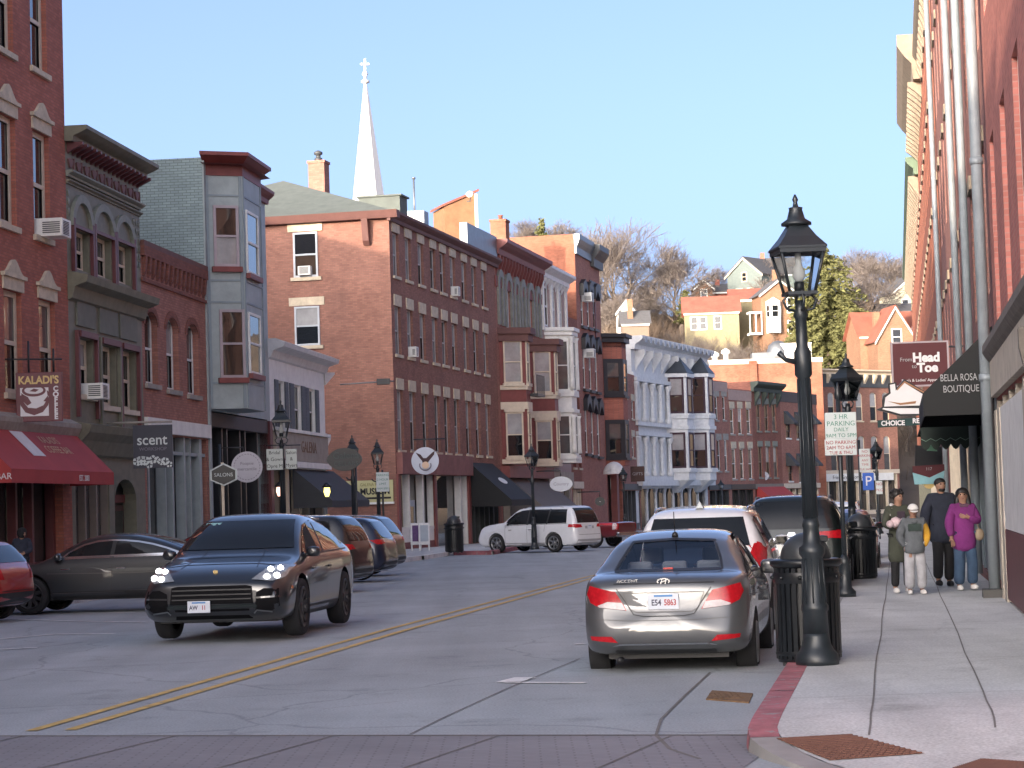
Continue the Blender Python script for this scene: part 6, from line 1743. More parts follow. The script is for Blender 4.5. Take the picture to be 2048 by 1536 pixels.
# ================================================================== hill: houses, trees, scrub
BARK = mat('grey_bark', (.155, .125, .10), rough=.95, var=.25, vscale=2)
TWIG = mat('pale_twigs', (.165, .14, .125), rough=.95, var=.2, vscale=.6)
TWIGD = mat('brown_twigs', (.14, .105, .078), rough=.95, var=.3, vscale=.3)
def bare_tree(seed, H=16, spread=.55, levels=6, r0=.32, trunk=.22, up=.35):
    rnd = random.Random(seed); big, fine = MB(), MB()
    def grow(p, d, L, r, lv):
        n = 3; pts = [p]; rs = [r]
        for i in range(n):
            d = (d + Vector((rnd.uniform(-1, 1), rnd.uniform(-1, 1), rnd.uniform(-.5, 1))) * .13).normalized()
            p = p + d * L / n; pts.append(p); rs.append(r * (1 - .35 * (i + 1) / n))
        (big if lv <= 2 else fine).tube(pts, rs, 6 if lv < 2 else 4 if lv < 4 else 3, caps=False)
        if lv >= levels: return
        k = rnd.choice((3, 3, 3, 4) if lv > 1 else (3, 4)) if lv < levels - 1 else 4
        for j in range(k):
            ax = Vector((rnd.uniform(-1, 1), rnd.uniform(-1, 1), rnd.uniform(-1, 1))).normalized()
            ang = rnd.uniform(.3, .3 + spread)
            d2 = (Matrix.Rotation(ang, 3, ax.cross(d).normalized()) @ d + Vector((0, 0, up * .25))).normalized()
            t = rnd.uniform(.55, 1.0); q = pts[0].lerp(pts[-1], t) if lv else pts[-1] - d * L * rnd.uniform(0, .35)
            grow(q, d2, L * rnd.uniform(.68, .9), max(.016, rs[-1] * rnd.uniform(.55, .75)), lv + 1)
    grow(Vector((0, 0, 0)), Vector((0, 0, 1)), H * trunk, r0, 0)
    zm = max(v[2] for v in fine.v); s = H / zm
    for m in (big, fine): m.v = [(x * s, y * s, z * s) for x, y, z in m.v]
    return big, fine
def tree_thing(label, loc, meshes, rz=0, sc=1.0, group='bare trees on the hillside', sx=1.0):
    r = thing('bare_tree', label, 'tree', loc, rz, group); r.scale = (sc * sx, sc * sx, sc)
    if isinstance(meshes[0], MB): a = meshes[0].build('trunk', BARK, r); b_ = meshes[1].build('crown', TWIG, r)
    else:
        for nm, me in zip(('trunk', 'crown'), meshes): o = bpy.data.objects.new(nm, me); COL.objects.link(o); o.parent = r
    return r
T = [bare_tree(11, 16, .62, 6), bare_tree(23, 13, .5, 6, .26, .2, .5), bare_tree(37, 12, .75, 6, .25, .16)]
TM = []
for k, t in enumerate(T):
    r_ = []
    for nm, m_, mt in (('trunk', t[0], BARK), ('crown', t[1], TWIG)):
        o = m_.build(nm, mt); r_.append(o.data); bpy.data.objects.remove(o)
    TM.append(r_)
def tree_px(px, pbase, ptop, D, k, label, rz, sx=1.0):
    P = at(px, pbase, D); Q = at(px, ptop, D); H0 = (16, 13, 12)[k]
    return tree_thing(label, (P.x, D, P.z - .3), TM[k], rz, (Q.z - P.z) / H0, sx=sx)
tree_px(1246, 690, 418, 315, 0, 'large spreading bare tree on the hill above the black-corniced building', 0.4, 1.15)
tree_px(1190, 690, 440, 322, 2, 'bare tree partly hidden behind the tall brick building', 1.4)
tree_px(1352, 640, 478, 330, 1, 'tall slim bare tree left of the hillside houses', 1.0, 1.1)
tree_px(1312, 660, 500, 335, 0, 'bare tree filling in beside the large spreading tree', 3.0, .9)
tree_px(1432, 600, 524, 345, 2, 'small bare tree on the skyline beside the grey gabled house', 2.0)
tree_px(1742, 690, 545, 288, 2, 'pale bare tree right of the big conifer', .6, 1.3)
tree_px(1738, 620, 482, 340, 1, 'thin bare tree on the skyline right of the conifer', 2.6, 1.1)
tree_px(1806, 600, 500, 345, 2, 'round-topped bare tree on the skyline at right', 1.9, 1.3)
tree_px(1700, 600, 515, 350, 2, 'russet bare tree behind the conifer', .3, 1.3)
tree_px(1055, 540, 425, 330, 1, 'bare tree rising behind the brick chimney', .9, 1.3)
tree_px(1118, 540, 432, 335, 2, 'bare tree rising behind the sunlit side wall', 2.2, 1.2)
tree_px(1010, 560, 462, 338, 0, 'faint bare tree behind the orange shed', 2.9, 1.1)
tree_px(1840, 640, 520, 330, 1, 'bare tree beside the white hillside house', 1.1, 1.2)
tree_px(1215, 600, 470, 350, 1, 'bare tree on the skyline above the tall building cornice', 1.7, 1.2)
random.seed(21)
for i in range(34):
    px = 1225 + i * 18.5 + random.uniform(-12, 12); D = random.choice((268, 276, 284, 292, 312, 318, 335)) + random.uniform(-3, 3)
    if 1560 < px < 1720 and D < 300: continue
    X = at(px, 700, D).x; k_ = random.choice((0, 1, 2)); hh = random.uniform(5, 8.5) if D < 300 else random.uniform(7, 12)
    tree_thing('small bare tree in the leafless thicket covering the hillside', (X, D, hillz(X, D) - .3), TM[k_], random.uniform(0, 6), hh / (16, 13, 12)[k_], group='small bare trees of the hillside thicket', sx=random.uniform(1.0, 1.5))
for i in range(12):
    px = 1372 + i * 15 + random.uniform(-6, 6); D = random.uniform(272, 288); X = at(px, 700, D).x
    tree_thing('small bare tree in the leafless thicket covering the hillside', (X, D, hillz(X, D) - .3), TM[random.choice((0, 1, 2))], random.uniform(0, 6), random.uniform(5.5, 8) / 14, group='small bare trees of the hillside thicket', sx=random.uniform(1.0, 1.4))
# scrub: a tangle nobody could count
random.seed(9)
sb = MB()
def scrub(x, y, z, h, n):
    for _ in range(n):
        a = random.uniform(0, 2 * pi); t = random.uniform(.1, .8); p = Vector((x + random.uniform(-1.2, 1.2), y + random.uniform(-1, 1), z - .3))
        q = p + Vector((cos(a) * t, sin(a) * t, 1)) * h * random.uniform(.5, 1)
        mid = p.lerp(q, .55) + Vector((random.uniform(-.3, .3), 0, .1))
        sb.tube([p, mid, q], [.05, .035, .012], 3, caps=False)
        for _k in range(3):
            u = p.lerp(q, random.uniform(.35, .9)); sb.tube([u, u + Vector((random.uniform(-.9, .9), random.uniform(-.6, .6), random.uniform(.3, 1.2))) * h * .3], [.025, .01], 3, caps=False)
for i in range(760):
    px = random.uniform(1215, 1860); D = random.uniform(258, 334)
    X = (px - 1024) / FPX * D
    scrub(X, D, hillz(X, D), random.uniform(2.0, 5.0) if D > 300 else random.uniform(2.6, 5.6), 8)
setting(sb.build('scrub', TWIGD), 'stuff')
# conifers
CON = mat('conifer_needles', (.105, .108, .038), rough=.9, var=.4, vscale=.5)
def conifer(seed, H, R, n=5200, m=CON):
    rnd = random.Random(seed); tr_, cr = MB(), MB()
    tr_.tube([(0, 0, 0), (0, 0, H * .5), (0, 0, H * .96)], [.3, .2, .03], 7)
    nb = int(H * 14)
    for b_ in range(nb):
        f = (b_ + rnd.random()) / nb; z = H * (.04 + .95 * f); L = R * (1 - f) ** .55 * rnd.uniform(.6, 1.15) + .15
        a = rnd.uniform(0, 2 * pi); d = Vector((cos(a), sin(a), -.12 + .3 * f))
        k = max(5, int(n / nb * (L / R) * 1.7))
        for j in range(k):
            t = (j + rnd.random()) / k; c = Vector((0, 0, z)) + d * L * t + Vector((0, 0, -.25 * L * t * t)) + Vector((rnd.uniform(-1, 1), rnd.uniform(-1, 1), rnd.uniform(-.6, .4))) * .3
            s = rnd.uniform(.16, .36); u = Vector((rnd.uniform(-1, 1), rnd.uniform(-1, 1), rnd.uniform(-.4, .2))).normalized(); v = u.cross(Vector((rnd.uniform(-1, 1), rnd.uniform(-1, 1), rnd.uniform(-1, 1)))).normalized()
            cr.add([c - u * s, c + v * s * .5, c + u * s * 1.2 - Vector((0, 0, s * .5)), c - v * s * .5], [(0, 1, 2, 3)])
    return tr_, cr
def con_px(px, pbase, ptop, D, R, label, seed, n=5200):
    P = at(px, pbase, D); Q = at(px, ptop, D); r = thing('conifer', label, 'tree', (P.x, D, P.z), 0, 'conifers on the hillside')
    t, c = conifer(seed, Q.z - P.z, R, n); t.build('trunk', BARK, r); c.build('crown', CON, r)
con_px(1658, 730, 494, 282, 7.6, 'large dark green conifer behind the foreground street lamp', 4, 13000)
con_px(1612, 720, 560, 286, 3.6, 'shorter conifer at the left side of the large one', 6, 4500)
con_px(1700, 722, 620, 278, 2.6, 'low yellow-green conifer right of the large one', 16, 2500)
con_px(1086, 560, 436, 320, 1.6, 'small pointed conifer on the skyline among bare trees', 8, 1800)
con_px(1372, 640, 580, 318, 1.5, 'small dark conifer beside the yellow house', 18, 900)
# houses
def house(px, pb, D, w, dp, h, rh, rot, wallm, roofm, label, wins=(), chim=None, ridge='x', name='house', extra=None, trim=WHITE, group=None):
    P = at(px, pb, D)
    r = thing(name, label, 'house', (P.x, D, P.z), radians(rot), group)
    m = MB(); m.box(-w / 2, w / 2, -dp / 2, dp / 2, -4, h)
    if ridge == 'y': m.prism([(-w / 2, h), (w / 2, h), (0, h + rh)], 'y', -dp / 2, dp / 2)
    else: m.prism([(-dp / 2, h), (dp / 2, h), (0, h + rh)], 'x', -w / 2, w / 2)
    m.build('wall', wallm, r)
    e = .35; t = .16; q = MB()
    if ridge == 'y':
        for s in (-1, 1):
            sl = rh / (w / 2); q.prism([(0, h + rh + .03), (s * (w / 2 + e), h - e * sl + .03), (s * (w / 2 + e), h - e * sl + .03 + t), (0, h + rh + .03 + t)], 'y', -dp / 2 - e, dp / 2 + e)
        q2 = MB(); sl = rh / (w / 2)
        for s in (-1, 1): q2.prism([(0, h + rh + .0), (s * (w / 2 + e), h - e * sl), (s * (w / 2 + e), h - e * sl - .28), (0, h + rh - .3)], 'y', -dp / 2 - e + .02, -dp / 2 - e + .12)
        q2.build('bargeboard', trim, r)
    else:
        for s in (-1, 1):
            sl = rh / (dp / 2); q.prism([(0, h + rh + .03), (s * (dp / 2 + e), h - e * sl + .03), (s * (dp / 2 + e), h - e * sl + .03 + t), (0, h + rh + .03 + t)], 'x', -w / 2 - e, w / 2 + e)
        MB().box(-w / 2 - .1, w / 2 + .1, -dp / 2 - .3, -dp / 2 - .18, h - .45, h - .2).build('eaves_board', trim, r)
    ro = q.build('roof', roofm, r)
    for (x, z, ww, hh) in wins:
        g = MB(); g.quad((x - ww / 2, -dp / 2 - .03, z), (x + ww / 2, -dp / 2 - .03, z), (x + ww / 2, -dp / 2 - .03, z + hh), (x - ww / 2, -dp / 2 - .03, z + hh)); wd = g.build('window', G_DARK, r)
        f = MB(); tt = .14
        for a in ((x - ww / 2 - tt, x - ww / 2, z - tt, z + hh + tt), (x + ww / 2, x + ww / 2 + tt, z - tt, z + hh + tt), (x - ww / 2, x + ww / 2, z + hh, z + hh + tt), (x - ww / 2, x + ww / 2, z - tt, z), (x - ww / 2, x + ww / 2, z + hh / 2 - .04, z + hh / 2 + .04)): f.box(a[0], a[1], -dp / 2 - .08, -dp / 2 - .001, a[2], a[3])
        f.build('frame', trim, wd)
    if chim:
        cx_, cy_, ch, cm = chim; MB().box(cx_ - .35, cx_ + .35, cy_ - .35, cy_ + .35, h, h + rh + ch).build('chimney', cm, ro)
    return r
YW = mat('yellow_clapboard', (.225, .195, .115), rough=.8, var=.12); BLW = mat('pale_blue_clapboard', (.3, .35, .37), rough=.8, var=.1)
DKW = mat('dark_green_clapboard', (.12, .15, .145), rough=.8, var=.1); SLATE = mat('slate_roof', (.085, .085, .09), rough=.85, var=.15); ORG = brick_mat('brick_house_orange', (.235, .13, .08), var=.12)
RTILE = mat('orange_red_roof', (.23, .08, .052), rough=.85, var=.2, vscale=.7)
house(1424, 678, 300, 7.4, 5.5, 3.6, 2.1, -4, YW, REDROOF, 'yellow house with a plain red roof on the hillside', wins=((-2.4, 1.2, .8, 1.6), (-1.2, 1.2, .8, 1.6), (.8, 1.2, .8, 1.6)))
house(1492, 660, 306, 4.2, 5, 4.2, 1.4, -4, YW, REDROOF, 'low rear wing with a red roof right of the yellow house')
house(1551, 655, 298, 5.0, 6, 4.4, 1.9, 6, ORG, SLATE, 'orange brick house with white gable boards and a white bay on the hillside', wins=((1.5, 1.8, .8, 1.9), (1.5, -1.0, .8, 1.6)), ridge='y', chim=(.2, 0, 1.6, ORG))
P = at(1537, 640, 294.5); o = thing('house_bay', 'white bay window structure on the front of the orange brick hillside house', 'bay window', (P.x, P.y, P.z), radians(6))
bpy.data.objects.remove(o)
hb = bpy.data.objects['house.002']
q = MB(); PP = [(-1.9, -3.0), (-1.5, -3.9), (-.2, -3.9), (.2, -3.0)]
for i in range(3): q.quad((*PP[i], -1), (*PP[i + 1], -1), (*PP[i + 1], 3.3), (*PP[i], 3.3))
q.add([(*p, 3.3) for p in PP] + [(-.85, -3.05, 3.9)], [(0, 1, 4), (1, 2, 4), (2, 3, 4)]); bo = q.build('bay', WHITE, hb)
for i in range(3): bay_window(bo, PP[i], PP[i + 1], .2, .8, 1.2, 2.7, WHITE, 0, 0, None)
q = MB(); q.box(-4.3, -2.55, -3.4, -1.5, 1.7, 1.95); q.box(-4.3, -2.55, -3.4, -1.5, -1.2, -.9); [q.box(x, x + .14, -3.4, -3.26, -.9, 1.7) for x in (-4.3, -3.5, -2.7)]; q.build('porch', WHITE2, hb)
house(1512, 612, 328, 6.0, 6, 4.6, 2.5, -38, DKW, SLATE, 'dark green house with a tall pale gable on the skyline', wins=((-1, .8, .9, 1.6), (1, .8, .9, 1.6), (0, 3.6, .7, 1.2)), ridge='y', trim=CREAM)
house(1548, 606, 332, 6.5, 6, 4.2, 2.5, -6, DKW, SLATE, 'dark gabled wing with a red chimney on the skyline', wins=((-1.5, .8, .8, 1.5), (.8, .8, .8, 1.5)), chim=(-1.5, 0, 1.0, BRICK1))
house(1404, 602, 330, 2.6, 4, 1.9, 1.1, 4, ORG, SLATE, 'tiny orange brick gabled house left of the dark green house', wins=((0, .3, .8, 1.2),), ridge='y')
house(1432, 604, 334, 4.6, 4, 1.5, 1.0, -4, BRICK1, SLATE, 'low house with a grey roof and chimney beside the tiny brick gable', chim=(.3, 0, .9, BRICK1))
house(1252, 672, 290, 2.2, 5, 3.2, 1.4, 0, WHITE, SLATE, 'white house edge showing left of the brick chimney on the hill', wins=((0.2, .8, .7, 1.4),), ridge='y')
house(1270, 672, 284, 3.4, 4, 1.6, 1.5, 0, mat('brown_clapboard', (.16, .12, .09), var=.1), SLATE, 'small grey-roofed house with a tall orange chimney above the white ornate building', chim=(-.6, -1.2, 1.6, ORG))
house(1812, 640, 300, 5.4, 6, 3.6, 2.2, 8, mat('pale_cream_clapboard', (.50, .48, .36), var=.08), SLATE, 'cream gabled house with decorated gable boards at the right of the hill', wins=((-1, 1.0, .8, 1.5), (1, 1.0, .8, 1.5), (0, 3.8, .6, .9)), ridge='y')
house(1790, 655, 290, 4.6, 4, 2.0, 1.0, 4, WHITE, SLATE, 'low white house wing below the cream gabled house', wins=((-1.2, .3, .7, 1.3), (.8, .3, .7, 1.3)))
house(1842, 640, 310, 3.5, 5, 5.5, 2, 0, mat('yellow_cream_clapboard', (.48, .42, .24), var=.08), SLATE, 'yellowish tall house edge beside the right-hand buildings', wins=((-.5, 3, .8, 1.5),))
house(1790, 745, 250, 9.5, 6, 4.2, 2.6, 6, ORG, RTILE, 'orange brick house with a steep orange-red roof behind the end building')
house(1782, 745, 245, 4.2, 5, 3.8, 3.4, 6, ORG, RTILE, 'steep front gable with white scalloped boards on the orange-roofed house', wins=((.1, 3.0, .9, 1.6),), ridge='y', chim=(-.9, 2, -.2, ORG))
house(1832, 745, 247, 3.0, 5, 4.2, 2.6, 6, DKW, RTILE, 'dark side gable at the right end of the orange-roofed house', ridge='y', trim=mat('mauve_window_frame', (.33, .28, .30)))
# ================================================================== vehicles
from mathutils.geometry import delaunay_2d_cdt
def paint(name, col, metal=0.5, rough=.32, coat=1.0):
    m = mat(name, col, rough=rough, var=.04, vscale=6, metal=metal, coat=coat, spec=.5); return m
P_GREY = paint('grey_metallic_paint', (.088, .091, .096), .3, .42); P_BLACK = paint('black_car_paint', (.011, .013, .016), .0, .3)
P_DGREY = paint('graphite_paint', (.036, .039, .043), .45, .35); P_RED = paint('red_car_paint', (.30, .012, .012), .1, .35)
P_BROWN = paint('black_brown_paint', (.012, .010, .010), .0, .3); P_BLUE = paint('deep_blue_paint', (.012, .016, .04), .2, .3)
P_WHITE = paint('white_car_paint', (.62, .63, .65), .0, .35); P_MAR = paint('maroon_car_paint', (.14, .012, .018), .3, .35)
P_GREEN = paint('black_green_paint', (.016, .022, .022), .4, .3); P_SKY = paint('pale_blue_paint', (.35, .42, .48), .4, .35)
CGLASS = glass_mat('car_glass', (.012, .014, .016), rough=.01, ior=1.45); CTRIM = mat('black_trim', (.014, .014, .015), rough=.5, var=.1)
TYRE = mat('tyre_rubber', (.018, .018, .019), rough=.85, var=.15, vscale=8); RIM = mat('alloy_rim', (.42, .43, .44), rough=.3, var=.05, metal=.85)
RIMD = mat('dark_rim', (.06, .06, .062), rough=.4, var=.1, metal=.6); CHR = mat('chrome', (.62, .63, .64), rough=.12, var=0, metal=1.0)
TAILR = mat('tail_red', (.36, .008, .014), rough=.22, var=.25, vscale=25); TAILW = mat('tail_clear', (.42, .36, .36), rough=.25, var=.2, vscale=25)
PLATE = mat('plate_white', (.55, .58, .62), rough=.45, var=.05); PLB = mat('plate_blue', (.06, .2, .45), rough=.45, var=.05); AMB = mat('amber_lens', (.5, .14, .02), rough=.2, var=.05)
CGLASS_T = bpy.data.materials.new('tinted_clear_glass'); CGLASS_T.use_nodes = True
nt = CGLASS_T.node_tree; N = nt.nodes; N.remove(N['Principled BSDF'])
tr = N.new('ShaderNodeBsdfTransparent'); tr.inputs[0].default_value = (.86, .90, .92, 1); gl = N.new('ShaderNodeBsdfGlossy'); gl.inputs['Roughness'].default_value = .01
mx = N.new('ShaderNodeMixShader'); fr = N.new('ShaderNodeFresnel'); fr.inputs[0].default_value = 1.5
nt.links.new(fr.outputs[0], mx.inputs[0]); nt.links.new(tr.outputs[0], mx.inputs[1]); nt.links.new(gl.outputs[0], mx.inputs[2]); nt.links.new(mx.outputs[0], N['Material Output'].inputs[0])

def interp(tab, y):
    tab = sorted(tab)
    if y <= tab[0][0]: return tab[0][1]
    for (a, va), (c, vc) in zip(tab, tab[1:]):
        if y <= c:
            t = (y - a) / (c - a); return va + (vc - va) * t
    return tab[-1][1]

def bool_cut(me, ops):
    """difference of mesh me with a list of MB solids (their faces take material slot 1)"""
    ob = bpy.data.objects.new('tmp_body', me); COL.objects.link(ob); tmp = []
    for m in ops:
        m.m = [1] * len(m.f); o = m.build('tmp_cut', [CTRIM, CTRIM]); tmp.append(o)
        md = ob.modifiers.new('cut', 'BOOLEAN'); md.operation = 'DIFFERENCE'; md.object = o; md.solver = 'EXACT'
    dg = bpy.context.evaluated_depsgraph_get(); dg.update()
    out = bpy.data.meshes.new_from_object(ob.evaluated_get(dg))
    for o in tmp + [ob]: bpy.data.objects.remove(o)
    return out

class Car:
    def __init__(c, name, label, L, W, top, belt, paintm, plan_r=(.72, .93, 1.0), plan_f=(.70, .92, 1.0), zb=.22, tumble=.42, wheels=(), wr=.32, ww=.215, rear=None, front=None, cabin=None, crown=.05, trim_lower=None, group='vehicles in the street', cat='car', flare=0.0, edge=.06):
        c.root = thing(name, label, cat, (0, 0, 0), 0, group)
        c.L, c.W = L, W; h = W / 2
        plan = [(-L / 2, h * plan_r[0]), (-L / 2 + .10, h * plan_r[1]), (-L / 2 + .45, h * .985 * plan_r[2]), (-L / 2 + 1.1, h), (L / 2 - 1.2, h), (L / 2 - .5, h * .97 * plan_f[2]), (L / 2 - .14, h * plan_f[1]), (L / 2, h * plan_f[0])]
        ys = sorted({-L / 2, -L / 2 + .05, -L / 2 + .16, -L / 2 + .35, L / 2, L / 2 - .05, L / 2 - .16, L / 2 - .35} | {round(t[0], 3) for t in top if -L / 2 + .36 < t[0] < L / 2 - .36} | {-L / 2 + .45 + k * (L - .9) / 12 for k in range(13)})
        yy = [ys[0]]
        for y in ys[1:]:
            if y - yy[-1] > .035: yy.append(y)
            elif y == ys[-1]: yy[-1] = y
        V, F = [], []; rings = []
        for y in yy:
            zt, zs = interp(top, y), interp(belt, y); ws = interp(plan, y); zs = min(zs, zt - .03); e = abs(abs(y) - L / 2)
            zbb = zb + max(0, .10 - e * .5)
            hgt = zt - zs; wt = ws - tumble * hgt - edge; ze = zt - crown * (1 if hgt > .2 else .6)
            half = [(0, zbb), (ws * .6, zbb), (ws * .93, zbb + .015), (ws * .99, zbb + .13), (ws * (1 + flare), zbb + (zs - zbb) * .5), (ws * .995, zs - .10), (ws * .965, zs), (wt + (ws * .965 - wt) * .5, zs + (ze - zs) * .52), (wt, ze), (wt * .7, zt - .01), (0, zt)]
            ring = [(x, y, z) for x, z in half] + [(-x, y, z) for x, z in half[-2:0:-1]]
            rings.append(ring)
        n = len(rings[0])
        def shift(p):
            x, y, z = p
            if rear and y < -L / 2 + .5: y += interp(rear, z) * max(0, 1 - (y + L / 2) / .5)
            if front and y > L / 2 - .6: y += interp(front, z) * max(0, 1 - (L / 2 - y) / .6)
            return (x, y, z)
        def cap(ring, ydir):
            zc = sum(p[2] for p in ring) / n; out = []
            for s_, o in ((.8, .018), (.4, .03)): out.append([(p[0] * s_, p[1] + ydir * o, zc + (p[2] - zc) * s_) for p in ring])
            return out
        rc, fc = cap(rings[0], -1), cap(rings[-1], 1)
        allr = [rc[1], rc[0]] + rings + [fc[0], fc[1]]
        for r in allr: V += [shift(p) for p in r]
        for j in range(len(allr) - 1):
            for k in range(n): F.append((j * n + k, j * n + (k + 1) % n, (j + 1) * n + (k + 1) % n, (j + 1) * n + k))
        F.append(tuple(range(n))[::-1]); o_ = (len(allr) - 1) * n; F.append(tuple(o_ + k for k in range(n)))
        me = bpy.data.meshes.new('tmp'); me.from_pydata(V, [], [f[::-1] for f in F]); me.update()
        ob = bpy.data.objects.new('tmp', me); COL.objects.link(ob); md = ob.modifiers.new('s', 'SUBSURF'); md.levels = 2
        dg = bpy.context.evaluated_depsgraph_get(); sm = bpy.data.meshes.new_from_object(ob.evaluated_get(dg)); bpy.data.objects.remove(ob)
        bm = bmesh.new(); bm.from_mesh(sm); bmesh.ops.recalc_face_normals(bm, faces=bm.faces); bm.to_mesh(sm)
        c.bvh = BVHTree.FromBMesh(bm); bm.free()
        sm.materials.append(paintm); sm.materials.append(CTRIM)
        ops = []
        c.wheels = wheels; c.wr = wr
        for (wx, wy) in wheels:
            m = MB(); R = wr + .055
            pts = [(wy + R * cos(t), wr + .01 + R * sin(t)) for t in [2 * pi * i / 36 for i in range(36)]]
            m.prism(pts, 'x', wx - .36 if wx > 0 else wx - .35, wx + .35 if wx > 0 else wx + .36); ops.append(m)
        if cabin: ops += cabin
        c.bm = bool_cut(sm, ops)
        c.bm.polygons.foreach_set('use_smooth', [True] * len(c.bm.polygons)); c.bm.set_sharp_from_angle(angle=radians(38))
        c.bm.materials.clear(); c.bm.materials.append(paintm); c.bm.materials.append(CTRIM)
        c.body = bpy.data.objects.new('body', c.bm); COL.objects.link(c.body); c.body.parent = c.root
        for (wx, wy) in wheels: c.wheel(wx, wy, wr, ww)
    rimm = None; spokes = 5
    def wheel(c, wx, wy, R, w):
        s = 1 if wx > 0 else -1
        m = MB(); k = R * .69
        prof = [(k, -w / 2 + .02), (R * .94, -w / 2), (R * .985, -w / 2 + .03), (R, -w / 2 + .06), (R, w / 2 - .06), (R * .985, w / 2 - .03), (R * .94, w / 2), (k, w / 2 - .02)]
        m.lathe(prof, n=32, cap=False); m.xf(Matrix.Translation((wx, wy, R)) @ Matrix.Rotation(pi / 2, 4, 'Y'))
        t = m.build('wheel', TYRE, c.root)
        m = MB(); m.lathe([(k * 1.01, -w / 2 + .02), (k * .97, w / 2 - .03), (k * 1.03, w / 2 - .01), (k * .98, w / 2 + .002), (k * .9, w / 2 - .03), (k * .88, w / 2 - .09)], n=32, cap=False)
        n = c.spokes
        for i in range(n):
            a = 2 * pi * i / n; o_ = len(m.v)
            m.add([(.05, -.035, w / 2 - .045), (k * .93, -.028, w / 2 - .015), (k * .93, .028, w / 2 - .015), (.05, .035, w / 2 - .045), (.05, -.05, w / 2 - .09), (k * .93, -.045, w / 2 - .08), (k * .93, .045, w / 2 - .08), (.05, .05, w / 2 - .09)], [(0, 1, 2, 3), (0, 4, 5, 1), (3, 2, 6, 7), (1, 5, 6, 2)])
            m.xf(Matrix.Rotation(a, 4, 'Z'), o_)
        m.lathe([(.065, w / 2 - .1), (.065, w / 2 - .035), (.03, w / 2 - .025)], n=14)
        m.cur = 1; m.lathe([(k * .9, w / 2 - .115), (.02, w / 2 - .115)], n=24, cap=False)
        Rm = Matrix.Rotation(pi / 2 * s, 4, 'Y'); m.xf(Matrix.Translation((wx, wy, R)) @ Rm)
        m.build('rim', [c.rimm or RIM, CTRIM], t)
    def project(c, p2, axis, sgn):
        a, b = p2
        if axis == 'x': o, d = Vector((sgn * 3, a, b)), Vector((-sgn, 0, 0))
        elif axis == 'y': o, d = Vector((a, sgn * 5, b)), Vector((0, -sgn, 0))
        else: o, d = Vector((a, b, 4)), Vector((0, 0, -1))
        h = c.bvh.ray_cast(o, d)
        if h[0] is None:
            q = c.bvh.find_nearest(o + d * (2.2 if axis == 'x' else (4 if axis == 'y' else 2.5)))
            return q[0], q[1]
        n = h[1]
        return h[0], n if n.dot(d) < 0 else -n
    def panel(c, name, poly, axis, sgn, m, off=.004, step=.07, parent=None, smoothp=True):
        """outline laid on the body surface, seen along an axis"""
        P = []
        for i in range(len(poly)):
            a, b = Vector(poly[i]), Vector(poly[(i + 1) % len(poly)]); k = max(1, int((b - a).length / step))
            P += [a.lerp(b, j / k) for j in range(k)]
        nb = len(P); xs = [p.x for p in P]; ysx = [p.y for p in P]
        pts = list(P); x = min(xs) + step * .5
        def inside(px, py):
            r = False
            for i in range(nb):
                a, b = P[i], P[(i + 1) % nb]
                if (a.y > py) != (b.y > py) and px < (b.x - a.x) * (py - a.y) / (b.y - a.y) + a.x: r = not r
            return r
        while x < max(xs):
            y = min(ysx) + step * .5
            while y < max(ysx):
                if inside(x, y) and min((Vector((x, y)) - p).length for p in P) > step * .45: pts.append(Vector((x, y)))
                y += step
            x += step
        r = delaunay_2d_cdt(pts, [(i, (i + 1) % nb) for i in range(nb)], [list(range(nb))], 1, 1e-5)
        mb = MB(); mb.sm = smoothp; vs = []
        for p in r[0]:
            h, n = c.project((p.x, p.y), axis, sgn); vs.append(h + n * off)
        fl = []
        for f in r[2]:
            a, b, d = vs[f[0]], vs[f[1]], vs[f[2]]; nn = (b - a).cross(d - a)
            ref = Vector((sgn, 0, 0)) if axis == 'x' else Vector((0, sgn, 0)) if axis == 'y' else Vector((0, 0, 1))
            fl.append(tuple(f) if nn.dot(ref) > 0 else tuple(f)[::-1])
        mb.add(vs, fl)
        return mb.build(name, m, parent or c.root)
    def seam(c, pts, axis, sgn, w=.008, m=None, name='panel_gap', off=.003, parent=None, closed=False):
        mb = MB(); out = []
        pp = [Vector(p) for p in pts]
        if closed: pp.append(pp[0])
        P = []
        for a, b in zip(pp, pp[1:]):
            k = max(1, int((b - a).length / .06)); P += [a.lerp(b, j / k) for j in range(k)]
        P.append(pp[-1])
        for i, p in enumerate(P):
            d = (P[min(i + 1, len(P) - 1)] - P[max(i - 1, 0)]).normalized(); nn = Vector((-d.y, d.x)) * w / 2
            q = []
            for s in (1, -1):
                h, n = c.project(tuple(p + nn * s), axis, sgn); q.append(h + n * off)
            out.append(q)
        for a, b in zip(out, out[1:]): mb.quad(a[0], a[1], b[1], b[0])
        return mb.build(name, m or CTRIM, parent or c.body)
    def mirror(c, y, z, m, x=None, size=1.0):
        for s in (1, -1):
            h, n = c.project((y, z), 'x', s)
            b = MB(); b.sphere((0, 0, 0), 1, 12, 8); b.v = [(max(-.9, min(.9, x_)) * .105 * size, max(-.75, min(.9, y_)) * .075 * size, max(-.8, min(.85, z_)) * .085 * size) for x_, y_, z_ in b.v]
            o = b.build('mirror', m, c.root); o.location = (s * (abs(h.x) + .12), y, z)
            q = MB(); q.box(-.075, .075, -.062, -.06, -.05, .05); q.build('mirror_glass', CGLASS, o)
            st = MB(); st.tube([(-s * .14, .02, -.04), (0, .0, -.04)], .025, 6); st.build('mirror_arm', CTRIM, o)
